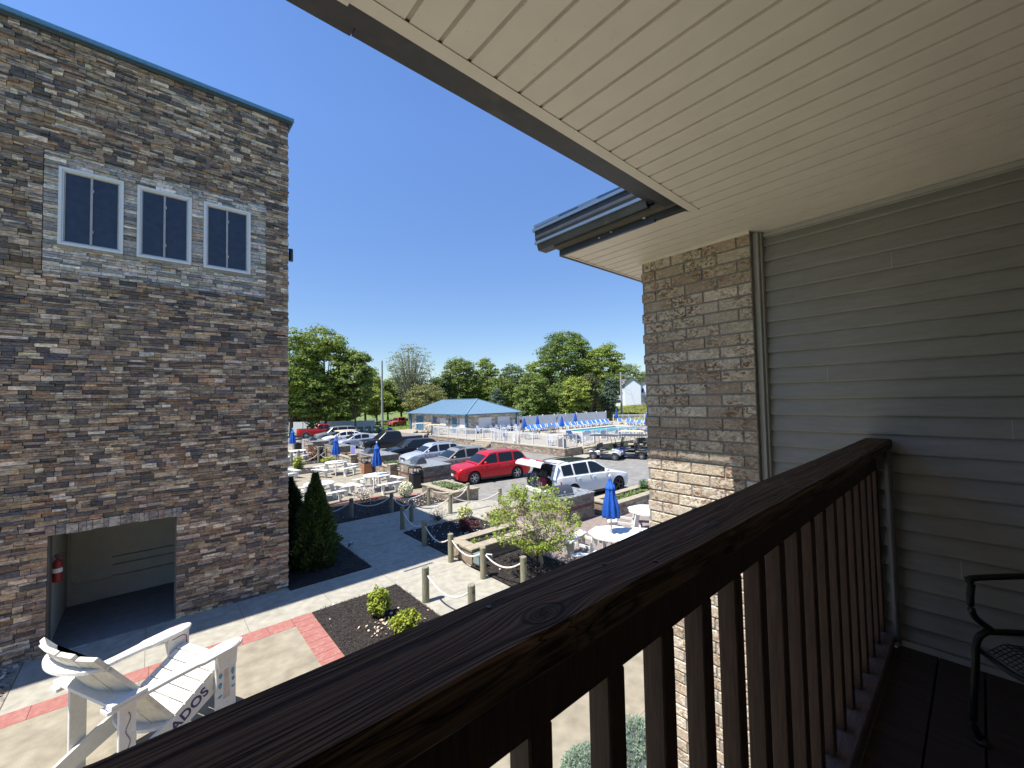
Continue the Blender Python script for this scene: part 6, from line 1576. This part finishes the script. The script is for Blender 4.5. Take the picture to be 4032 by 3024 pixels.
# notice signs, pool bin
def notice(lab, x, y, w_, z0, z1, face, line):
    t = thing('notice_sign', lab, 'sign', (x, y, .05), 0); mb = MB(); mb.box(-.035, .035, -.035, .035, 0, z0); mb.build('sign_post', m_white, t)
    mb = MB(); mb.box(-.02, .02, -w_/2, w_/2, z0-.05, z1-.05); mb.build('sign_panel', face, t)
    mb = MB()
    for i in range(5): mb.box(-.024, -.021, -w_*.38, w_*(.38-.1*(i % 3)), z1-.14-.075*i, z1-.12-.075*i)
    mb.build('faded_text_lines', line, t)
notice('small dark blue sign on a white post at the pool gate', 25.62, 30.5, .26, .62, 1.05, mat('blue_sign', (.03, .08, .32), .5), m_white)
notice('white notice board with small print beside the blue sign at the fence', 25.62, 29.05, .36, .35, 1.0, m_white, m_grey)
notice('small white and pink notice board next to the larger one', 25.62, 28.5, .2, .55, 1.0, mat('pinkish_sign', (.7, .5, .48), .5), m_grey)
bin_('dark litter bin with slatted sides behind the picket fence corner', 26.15, 23.5, .05, 0, 1.05)
# pavilion
pv = thing('pavilion', 'long low stone pavilion with a light blue hipped metal roof beside the pool', 'building', (34, 49, .05))
X0, X1, Y0, Y1 = 29.6, 38.0, 42.5, 57.0; EZ = 2.42
def pavstone(mb, ax, a0, a1, fix, z0, z1, holes, seed):
    rnd = random.Random(seed); z = z0; r = 0
    while z < z1-.02:
        h = min(rnd.choice([.11, .14, .17]), z1-z); a = a0
        while a < a1-.01:
            w_ = min(rnd.uniform(.22, .6), a1-a); 
            if a1-a-w_ < .1: w_ = a1-a
            c = rnd.choice([(.52, .48, .42), (.48, .45, .39), (.36, .34, .32), (.22, .22, .225), (.58, .54, .47), (.42, .37, .31), (.28, .26, .25)])
            cx, cz = a+w_/2, z+h/2
            mb.col = c; d = rnd.uniform(.0, .03)
            if not any(q[0] < cx < q[1] and q[2] < cz < q[3] for q in holes):
                if ax == 'y': mb.box(fix-.03-d, fix+.02, a+.004, a+w_-.004, z+.004, z+h-.004)
                else: mb.box(a+.004, a+w_-.004, fix-.03-d, fix+.02, z+.004, z+h-.004)
            a += w_
        z += h
mb = MB(); pavstone(mb, 'y', Y0, Y1, X0, -.3, EZ, [], 71); pavstone(mb, 'x', X0+.03, X1, Y0, .05, EZ, [], 72); mb.build('stone_walls', m_attr, pv, world=True)
mb = MB(); mb.box(X0, X1, Y0, Y1, -.3, EZ); mb.build('wall_core', m_joint, pv, world=True)
def patch(nm, m, ax, a0, a1, z0, z1, d=.10):
    mb = MB()
    if ax == 'y': mb.box(X0-d, X0-.02, a0, a1, z0, z1)
    else: mb.box(a0, a1, Y0-d, Y0-.02, z0, z1)
    return mb.build(nm, m, pv, world=True)
patch('blue_door', m_bluedoor, 'y', 53.3, 55.35, .05, 2.05); patch('blue_door', m_bluedoor, 'y', 49.7, 50.65, .05, 2.03); patch('blue_door', m_bluedoor, 'y', 44.65, 45.65, .05, 2.03)
patch('shuttered_window', m_vinyl, 'y', 47.2, 48.6, .9, 1.9); patch('shuttered_window', m_vinyl, 'y', 42.75, 43.9, .75, 1.98)
patch('shuttered_window', m_vinyl, 'x', 31.4, 33.5, .45, 2.0); patch('shuttered_window', m_vinyl, 'x', 34.55, 36.65, .5, 2.0)
patch('meter_box', m_white, 'x', 37.15, 37.6, .8, 1.45)
o = patch('air_conditioner', m_steel, 'y', 46.2, 47.1, 1.25, 1.75, .35)
for (x, y) in ((X0-.08, Y0-.08), (X0-.08, Y1), (X1, Y0-.08)): mb = MB(); mb.box(x-.14, x+.14, y-.14, y+.14, -.2, EZ); mb.build('corner_post', m_bluetrim, pv, world=True)
ex0, ex1, ey0, ey1 = X0-.6, X1+.65, Y0-.7, Y1+.5; rx = 33.6; ry0, ry1 = 45.6, 54.6; RZ = 4.42; e = EZ+.10
mb = MB()
mb.add([(ex0, ey0, e), (ex1, ey0, e), (rx, ry0, RZ)], [(0, 1, 2)]); mb.add([(ex0, ey0, e), (rx, ry0, RZ), (rx, ry1, RZ), (ex0, ey1, e)], [(0, 1, 2, 3)])
mb.add([(ex1, ey0, e), (ex1, ey1, e), (rx, ry1, RZ), (rx, ry0, RZ)], [(0, 1, 2, 3)]); mb.add([(ex0, ey1, e), (rx, ry1, RZ), (ex1, ey1, e)], [(0, 1, 2)])
# standing seams on the two visible slopes
n = 34
for i in range(1, n):
    y = ey0+(ey1-ey0)*i/n
    k = min(1, (y-ey0)/(ry0-ey0), (ey1-y)/(ey1-ry1)); 
    mb.beam((ex0, y, e+.01), (ex0+(rx-ex0)*k, y, e+(RZ-e)*k+.01), .03, .05)
n = 20
for i in range(1, n):
    x = ex0+(ex1-ex0)*i/n; k = min((x-ex0)/(rx-ex0), (ex1-x)/(ex1-rx)); mb.beam((x, ey0, e+.01), (x, ey0+(ry0-ey0)*k, e+(RZ-e)*k+.01), .03, .05)
for p in ((ex0, ey0), (ex1, ey0)): mb.beam((*p, e+.03), (rx, ry0, RZ+.04), .16, .05)
mb.beam((rx, ry0, RZ+.03), (rx, ry1, RZ+.03), .2, .05)
mb.build('metal_roof', m_roofb, pv, world=True)
mb = MB(); mb.box(ex0, ex1, ey0, ey1, e-.10, e-.012); mb.build('soffit', m_vinyl, pv, world=True)
mb = MB(); mb.box(ex0-.1, ex0-.002, ey0-.1, ey1, e-.11, e+.0); mb.box(ex0, ex1+.1, ey0-.1, ey0-.002, e-.11, e+.0); mb.tube([(ex0+.1, ey0+.1, e-.1), (X0-.1, Y0-.1, e-.45), (X0-.1, Y0-.22, e-.7), (X0-.1, Y0-.22, 0)], .05, 6); mb.build('gutter', m_bluetrim, pv, world=True)
# wheelie bins, hydrant, white far fence, utility poles
def wbin():
    t = thing('wheelie_bin', 'x', 'wheelie bin', (0, 0, 0), 0, group='green wheelie bins beside the lot')
    mb = MB(); mb.hexa([(-.22, -.26, .08), (.22, -.26, .08), (.22, .26, .08), (-.22, .26, .08), (-.29, -.31, .95), (.29, -.31, .95), (.29, .31, .95), (-.29, .31, .95)]); mb.build('bin_body', m_green, t, bevel=.02)
    mb = MB(); mb.box(-.32, .33, -.33, .33, .952, 1.0); mb.prism([(-.32, 1.0), (.33, 1.0), (.2, 1.07), (-.2, 1.07)], -.3, .3, 'y'); mb.build('lid', m_green, t, bevel=.02)
    mb = MB(); mb.lathe([(0, -.3), (.12, -.3), (.12, -.24), (0, -.24)], 12, c=(.24, 0, .12), ax='y'); mb.lathe([(0, .3), (.12, .3), (.12, .24), (0, .24)], 12, c=(.24, 0, .12), ax='y'); mb.build('wheels', m_black, t)
    mb = MB(); mb.box(-.285, -.27, -.12, .12, .5, .72); mb.build('white_sticker', m_white, t)
    return t
W0 = wbin(); pos = [(23.6, 61.8), (24.6, 61.3), (25.6, 60.7), (22.6, 62.4), (21.6, 63.0)]
for i, (x, y) in enumerate(pos):
    lb = ('green wheelie bin in the middle of its row', 'green wheelie bin second from the golf cart', 'green wheelie bin next to the blue golf cart', 'green wheelie bin just right of the slim tree trunk', 'green wheelie bin left of the slim tree trunk')[i]
    if i == 0: W0.location = (x, y, LZ); W0.rotation_euler = (0, 0, .5); W0['label'] = lb
    else: dup(W0, (x, y, LZ), .5, lb)
t = thing('fire_hydrant', 'small red fire hydrant near the pavilion corner', 'hydrant', (28.9, 58.3, -.47))
mb = MB(); mb.lathe([(.14, 0), (.14, .05), (.10, .06), (.10, .45), (.13, .46), (.12, .54), (.05, .62), (.03, .68), (0, .68)], 14); mb.lathe([(.05, -.2), (.05, .2)], 10, c=(0, 0, .38), ax='x'); mb.build('hydrant_body', m_redp, t, smooth=True)
mb = MB(); mb.lathe([(0, -.22), (.06, -.22), (.06, -.19)], 10, c=(0, 0, .38), ax='x'); mb.build('outlet_cap', m_redp, t)
t = thing('white_fence', 'long white panel fence in tree shade behind the far parked vehicles', 'fence', (20, 70, -.5))
a, b = Vector((11.0, 77.5, -.5)), Vector((27.2, 65.2, -.5)); n = 9; d = (b-a)/n
for i in range(n+1): c = a+d*i; mb = MB(); mb.box(c.x-.06, c.x+.06, c.y-.06, c.y+.06, -.5, 1.36); mb.build('fence_post', m_white, t, world=True)
for i in range(n): p, q = a+d*(i+.01), a+d*(i+.99); mb = MB(); mb.beam(p+Vector((0, 0, .95)), q+Vector((0, 0, .95)), .04, 1.7); mb.build('fence_panel', m_vinyl, t, world=True)
def pole(lab, x, y, z, zt, arm):
    t = thing('utility_pole', lab, 'utility pole', (x, y, z), group='wooden utility poles')
    mb = MB(); mb.tube([(0, 0, 0), (0, 0, zt-z)], [.22, .15], 10); mb.build('pole_shaft', mat('grey_pole', (.30, .30, .30), .9, var=.15) if 'grey_pole' not in bpy.data.materials else bpy.data.materials['grey_pole'], t)
    mb = MB()
    if arm: mb.beam((-1.1, .6, zt-z-.5), (1.1, -.6, zt-z-.5), .1, .12)
    mb.tube([(.1, 0, (zt-z)*.62), (.1, 0, (zt-z)*.9)], .03, 5); mb.cbox((.22, 0, (zt-z)*.55), (.2, .2, .35)); mb.build('pole_hardware', m_grey, t)
pole('tall grey utility pole rising in front of the pale trees left of the pavilion', 32.0, 73.0, -.5, 11.9, False)
pole('wooden utility pole with a cross arm in front of the white house', 66.5, 44.6, .1, 9.0, True)
t = thing('power_line', 'thin dark power lines sagging from the pole in front of the white house', 'cable', (66, 45, 7))
mb = MB()
for (p, q, s) in (((66.5, 44.6, 8.4), (52, 84, 9.2), .8), ((66.5, 44.6, 7.6), (52, 84, 8.2), .9), ((66.5, 44.6, 7.5), (94, 60, 6.0), .8), ((66.5, 44.6, 6.6), (94, 60, 5.2), .8)):
    p, q = Vector(p), Vector(q); mb.tube([p+(q-p)*(i/16)-Vector((0, 0, s*4*(i/16)*(1-i/16))) for i in range(17)], .018, 4)
mb.build('cables', m_black, t, world=True)
# ------------------------------------------------------------------ big trees
def crown_pts(rng, K, r, rz, zc, cr, per, shape='round'):
    v = rng.normal(size=(K, 3)); v /= np.linalg.norm(v, axis=1)[:, None]
    rad = (.35+.65*rng.random(K)**.45)
    cc = v*rad[:, None]*np.array([r, r, rz])*.88
    if shape == 'cone':
        hh = (cc[:, 2]+rz)/(2*rz); cc[:, :2] *= (1.15-hh)[:, None]
    if shape == 'vase':
        hh = (cc[:, 2]+rz)/(2*rz); cc[:, :2] *= (.45+.65*hh)[:, None]
    cc[:, 2] += zc
    P = []; N = []
    for c in cc:
        s = cr*rng.uniform(.6, 1.35); w_ = rng.normal(size=(per, 3)); w_ /= np.linalg.norm(w_, axis=1)[:, None]
        w_[:, 2] = np.where(w_[:, 2] < -.2, -w_[:, 2]*.3, w_[:, 2])
        P.append(c+w_*s*np.array([1.1, 1.1, .85])*rng.uniform(.55, 1.05, per)[:, None]); N.append(w_+np.array([0, 0, .25]))
    return cc, np.concatenate(P), np.concatenate(N)
def tree(lab, x, y, z0, top, r, col, seed, K=150, per=70, leaf=.165, cr=None, zlow=.12, shape='round', bark=None, trunk_r=.28, name='tree', var=.3, limbs=14, trunks=1, stretch=1.):
    t = thing(name, lab, 'tree', (x, y, z0), group='trees around the grounds'); rng = np.random.default_rng(seed); rnd = random.Random(seed)
    per = int(per*1.25) if shape != 'vase' else per
    H = top-z0; zc = H*(1+zlow)/2; rz = H*(1-zlow)/2; cr = cr or r*.26
    cc, P, N = crown_pts(rng, K, r, rz, zc, cr, per, shape)
    cols = colvar(col, len(P), rng, var, .07)
    cl = np.repeat(rng.uniform(.8, 1.2, K), per)[:, None]; cols = np.clip(cols*cl, .004, .9)
    quads('crown', leafquads(P, leaf, rng, flat=.45, aspect=.75, nrm=N), cols, m_leaf, t)
    mb = MB()
    for k in range(trunks):
        ox = (k-(trunks-1)/2)*.9
        mb.tube([(ox*.3, 0, -.2), (ox*.6+rnd.gauss(0, .1), rnd.gauss(0, .1), H*.2), (ox*1.2, rnd.gauss(0, .2), H*.45), (ox*1.8+rnd.gauss(0, .3), rnd.gauss(0, .3), H*.8)], [trunk_r, trunk_r*.8, trunk_r*.5, .04], 8)
    for c in cc[rng.permutation(K)[:limbs*3]]:
        h0 = min(max(c[2]*.45, H*.15), H*.7); b0 = Vector((0, 0, h0)); e0 = Vector(tuple(c)); md = (b0+e0)/2+Vector((0, 0, -.15*r)); mb.tube([b0, md, e0], [trunk_r*.32, trunk_r*.18, .02], 5, cap=False)
    mb.build('trunk', bark or m_bark, t)
    return t
G1 = (.19, .25, .042); G2 = (.145, .20, .04); GD = (.065, .10, .03); GY = (.25, .30, .05); GP = (.25, .28, .15); GO = (.23, .235, .08)
tree('big broad maple at the left, partly behind the stone building', 15.0, 65.5, -.5, 15.6, 4.6, G1, 1, 170, 95, shape='round', cr=1.1)
tree('tallest maple of the left group with a layered round crown', 20.2, 67.4, -.5, 17.0, 4.9, G1, 2, 210, 95, cr=1.15, zlow=.1)
tree('darker maple with a slim trunk at the right of the left group, by the bins', 23.3, 62.9, -.5, 12.8, 3.0, G2, 3, 130, 80, cr=.85, zlow=.16, trunk_r=.16)
tree('small low branched tree under the left maples', 17.4, 64.0, -.5, 8.6, 3.6, G1, 31, 100, 80, cr=.9, zlow=.08)
tree('bright yellow green tree just left of the grey utility pole', 36.3, 92.0, -.2, 13.0, 4.2, GY, 4, 110, 70, cr=1.1, zlow=.08)
tree('large sparse pale willow like tree behind the grey utility pole', 45.0, 87.1, -.2, 18.7, 7.2, GP, 5, 520, 15, leaf=.13, cr=.75, zlow=.14, shape='vase', bark=mat('pale_limb', (.24, .22, .18), .9), trunks=3, limbs=90, trunk_r=.30)
tree('loose olive green tree behind the left end of the pavilion roof', 40.5, 72.5, -.4, 8.2, 4.6, GO, 6, 170, 36, leaf=.14, cr=.8, zlow=.1, limbs=30)
tree('low light green tree on the grass between the pole and the pavilion', 35.2, 83, -.2, 7.6, 3.4, GY, 7, 80, 60, cr=.9, zlow=.15, trunk_r=.2)
tree('broad dark green tree behind the pavilion roof', 53.4, 79.2, -.2, 14.4, 5.0, G2, 8, 180, 85, cr=1.25, zlow=.1)
tree('dark conifer at the left of the broad tree behind the pavilion', 48.6, 77.4, -.2, 11.2, 2.3, GD, 9, 80, 60, cr=.7, shape='cone', name='conifer')
tree('tall mid green tree behind the pavilion ridge end', 59.2, 76.7, -.2, 14.5, 3.6, G1, 10, 130, 75, cr=1.0, zlow=.12)
tree('thin see through tree right of the pavilion ridge', 63.9, 72.9, -.2, 13.9, 3.4, (.12, .18, .06), 11, 120, 34, leaf=.16, cr=.95, zlow=.2, limbs=30)
tree('small bluish spruce at the right end of the pavilion roof', 50.4, 62.0, -.4, 6.6, 2.5, (.10, .15, .10), 12, 110, 60, leaf=.12, cr=.55, shape='cone', name='conifer')
tree('dark green tree right behind the thin tree', 58.6, 70.0, -.2, 10.0, 3.6, G2, 13, 110, 70, cr=1.0)
tree('largest tree behind the pool with a wide dome crown and three pale trunks', 69.2, 60.8, .1, 19.7, 7.2, (.135, .20, .04), 14, 330, 85, cr=1.25, zlow=.22, trunks=3, trunk_r=.26, bark=mat('ash_bark', (.30, .29, .25), .9))
tree('dense tree joined to the right side of the largest tree behind the pool', 73.0, 53.0, .4, 16.4, 4.7, G1, 15, 190, 85, cr=1.15, zlow=.15)
tree('tree filling the left shoulder of the largest tree', 65.2, 65.0, .1, 13.8, 3.8, G1, 16, 130, 75, cr=1.0)
tree('dense bushy tree behind the white panel fence, second from its left end', 51.6, 53.4, -.4, 9.2, 3.4, G2, 17, 150, 80, leaf=.16, cr=.9, zlow=.05)
tree('bright round tree in front of the largest tree, behind the middle of the fence', 56.2, 46.8, -.3, 8.8, 2.6, GY, 18, 100, 75, leaf=.15, cr=.75, zlow=.2)
tree('brownish pine with a grey trunk behind the loungers', 59.2, 46.2, -.3, 8.8, 2.0, (.11, .12, .05), 19, 90, 60, leaf=.13, cr=.6, zlow=.35, name='conifer', trunk_r=.16)
tree('bluish spruce beside the wooden utility pole', 63.4, 45.0, -.2, 8.4, 2.4, (.085, .125, .085), 20, 110, 60, leaf=.14, cr=.6, shape='cone', name='conifer')
tree('low dense tree behind the left part of the white panel fence', 56.5, 55.0, -.3, 6.9, 3.4, G2, 21, 130, 75, leaf=.16, cr=.85, zlow=.02)
tree('low bright green tree behind the third fence post', 58.5, 50.2, -.3, 6.6, 2.8, (.16, .22, .045), 22, 110, 70, leaf=.15, cr=.8, zlow=.02)
tree('low spreading shrub tree behind the right half of the fence', 62.0, 47.6, -.2, 5.6, 2.6, GO, 23, 100, 60, leaf=.14, cr=.7, zlow=.02)
tree('small shrub tree at the left end of the white panel fence', 46.0, 49.6, -.4, 4.4, 1.8, (.16, .22, .045), 24, 80, 60, leaf=.13, cr=.55, zlow=.02)
tree('dark green bushy tree left of the utility pole with cross arm', 66.4, 49.8, .1, 7.4, 2.6, G2, 25, 100, 70, leaf=.16, cr=.75, zlow=.03)
tree('dark tree filling the gap behind the fence under the big dome tree', 63.0, 55.0, .1, 8.2, 4.2, G2, 26, 150, 75, leaf=.17, cr=1.0, zlow=.02)
tree('pale far tree above the white house roof', 117.5, 76.1, 2.4, 15.3, 5.6, (.20, .26, .10), 27, 150, 50, leaf=.22, cr=1.4)
tree('pale far tree at the edge of the brick pillar behind the white house', 126, 72.0, 2.4, 14.0, 5.0, (.20, .26, .10), 28, 110, 50, leaf=.22, cr=1.4)
tree('dark green tree behind the left maples near the building edge', 12.5, 84, 0, 11, 5, G2, 29, 110, 60, cr=1.3)
tree('dark tree in the gap below the sparse tree', 43.5, 96, 0, 9.5, 5, G2, 30, 120, 60, cr=1.2, leaf=.22)
tree('green tree behind the yellow green one at the pole', 31.8, 97, 0, 10, 4.5, G2, 33, 110, 60, cr=1.2, leaf=.22)
tree('dark green tree between the broad tree and the small bluish spruce', 64, 88, 0, 12, 5, GD, 34, 120, 60, cr=1.3, leaf=.22)

for i, (x, y, top, r, col, lb) in enumerate(((14.5, 82, 5.0, 3.2, G2, 'low dark bushy tree behind the far white fence, left of the others'), (20.5, 80.5, 4.6, 3.0, GD, 'low dark bushy tree behind the middle of the far white fence'), (26.0, 79.0, 4.2, 2.6, G2, 'low bushy tree behind the right end of the far white fence'),
        (27.0, 98, 12, 5.2, G2, 'tall green tree far behind the wheelie bins'), (49.5, 101, 12.5, 5.5, G1, 'tall green tree far behind the sparse pale tree'), (57, 96, 11.5, 5, GD, 'dark far tree behind the broad tree at the pavilion'), (70, 82, 11, 5, G2, 'far green tree right of the thin see through tree'), (30.5, 86, 6.5, 3, G1, 'small green tree on the far lawn just left of the grey pole'))):
    tree(lb, x, y, -.2, top, r, col, 90+i, 110, 60, cr=r*.28, leaf=.2, zlow=.03)
# distant tree line closing the horizon, reads as one mass
rng = np.random.default_rng(50); Ps = []; Cc = []
for i in range(300):
    a = rng.uniform(R(15), R(88)); d = rng.uniform(150, 200); h = rng.uniform(7, 11); n = 60
    c = np.array([math.cos(a)*d, math.sin(a)*d, h*.45]); v = rng.normal(size=(n, 3)); v /= np.linalg.norm(v, axis=1)[:, None]
    Ps.append(c+v*np.array([5, 5, h*.5])); Cc.append(colvar((.10, .155, .05), n, rng, .3))
q = quads('far_woods', leafquads(np.concatenate(Ps), 1.2, rng, flat=.4, aspect=.8), np.concatenate(Cc), m_leaf); tag(q, 'far green woods along the horizon behind the grounds', 'woods', kind='stuff')
# bank of tall yellow grass right of the pool
rng = np.random.default_rng(60); n = 14000; x = rng.uniform(64.5, 100, n); y = rng.uniform(34, 60, n)
z = np.array([hgt(a, b) for a, b in zip(x, y)]); hh = rng.uniform(.2, .55, n)
q = quads('tall_grass', leafquads(np.stack([x, y, z+hh*.5], 1), .28, rng, flat=.5, aspect=.25), colvar((.26, .26, .06), n, rng, .4), m_leaf); tag(q, 'rough yellow green grass on the bank below the white house', 'grass', kind='stuff')
rng = np.random.default_rng(61); n = 9000; x = rng.uniform(28.5, 46, n); y = rng.uniform(60, 92, n)
z = np.array([hgt(a, b) for a, b in zip(x, y)])
q = quads('lawn_weeds', leafquads(np.stack([x, y, z+.1], 1), .16, rng, flat=.8, aspect=.35), colvar((.18, .26, .05), n, rng, .4), m_leaf); tag(q, 'weedy grass around the red off road vehicle', 'grass', kind='stuff')
# white house on the bank
hs = thing('white_house', 'white two storey house with grey gabled roofs and a small rear balcony on the bank', 'house', (92.8, 58.9, 1.8), R(33-90))
# local: y = toward away from camera (depth), x = right as seen
W_ = mat('house_siding', (.62, .66, .74), .6, var=.04, scale=1); Rf = mat('shingle', (.17, .16, .17), .9, var=.15, scale=3)
mb = MB(); mb.box(-1.9, 2.1, 0, 9, 0, 5.8); mb.box(2.1, 7.5, 1.2, 9, 0, 5.8); mb.prism([(-1.9, 5.8), (2.1, 5.8), (.1, 7.35)], 0, 9, 'y'); mb.prism([(2.1, 5.8), (7.5, 5.8), (4.8, 7.1)], 1.2, 9, 'y'); mb.box(-4.2, -1.9, 2, 9, 0, 5.6); mb.build('wall', W_, hs)
mb = MB()
for (a, b, c, zt, y0) in ((-1.9, 2.1, .1, 7.35, 0), (2.1, 7.5, 4.8, 7.1, 1.2)):
    for (xe, s) in ((a, -1), (b, 1)): mb.hexa([(c, y0-.3, zt+.02), (xe+s*.35, y0-.3, 5.62), (xe+s*.35, 9.3, 5.62), (c, 9.3, zt+.02), (c, y0-.3, zt+.17), (xe+s*.35, y0-.3, 5.77), (xe+s*.35, 9.3, 5.77), (c, 9.3, zt+.17)])
mb.hexa([(-4.6, 1.7, 5.5), (-1.5, 1.7, 5.5), (-1.5, 5, 7.0), (-4.6, 5, 7.0), (-4.6, 1.7, 5.65), (-1.5, 1.7, 5.65), (-1.5, 5, 7.15), (-4.6, 5, 7.15)]); mb.hexa([(-4.6, 8.6, 5.5), (-1.5, 8.6, 5.5), (-1.5, 5, 7.0), (-4.6, 5, 7.0), (-4.6, 8.6, 5.65), (-1.5, 8.6, 5.65), (-1.5, 5, 7.15), (-4.6, 5, 7.15)])
rf = mb.build('roof', Rf, hs); mb = MB(); mb.box(-1.9, -1.5, 3, 3.4, 6.6, 8.2); mb.lathe([(.12, 8.2), (.12, 8.6)], 8, c=(-1.7, 3.2, 0)); mb.build('chimney', m_steel, rf)
for (x, z, w_, h_, y_) in ((2.6, 3.4, .5, 1.1, 1.18), (-3.2, 3.0, .5, 1.8, 1.98), (5.0, 3.0, .9, 2.0, 1.18)):
    mb = MB(); mb.box(x-w_/2, x+w_/2, y_-.04, y_, z, z+h_); mb.build('window', m_glass, hs)
mb = MB(); mb.box(2.4, 6, -.6, 1.19, 2.6, 2.75); mb.box(2.4, 2.5, -.6, -.5, 0, 2.6); mb.box(2.4, 6, -.6, -.55, 3.5, 3.58); [mb.box(2.4+.25*i, 2.44+.25*i, -.6, -.55, 2.75, 3.5) for i in range(15)]; mb.build('balcony', m_grey, hs)
mb = MB(); mb.box(2, 8, -2.2, -2.1, 0, 1.1) if False else None; [mb.box(2+.3*i, 2.2+.3*i, -2.2, -2.15, -.2, 1.0) for i in range(18)]; mb.box(2, 7.4, -2.2, -2.14, .8, .9); mb.build('yard_fence', mat('grey_wood_fence', (.30, .27, .23), .9), hs)
mb = MB(); mb.box(-4.1, 7.4, .05, 8.9, -.9, -.001); mb.build('foundation', mat('dark_foundation', (.05, .05, .05), .9), hs)
spruce('rounded blue green spruce seen through the balusters beside the brick pillar', 4.25, 2.72, 0, .50, .42, 81)
spruce('lower blue green spruce seen through the next gap of balusters', 3.72, 2.98, 0, .36, .28, 82)
# ------------------------------------------------------------------ tidy: free standing parents get an updated transform
bpy.context.view_layer.update()
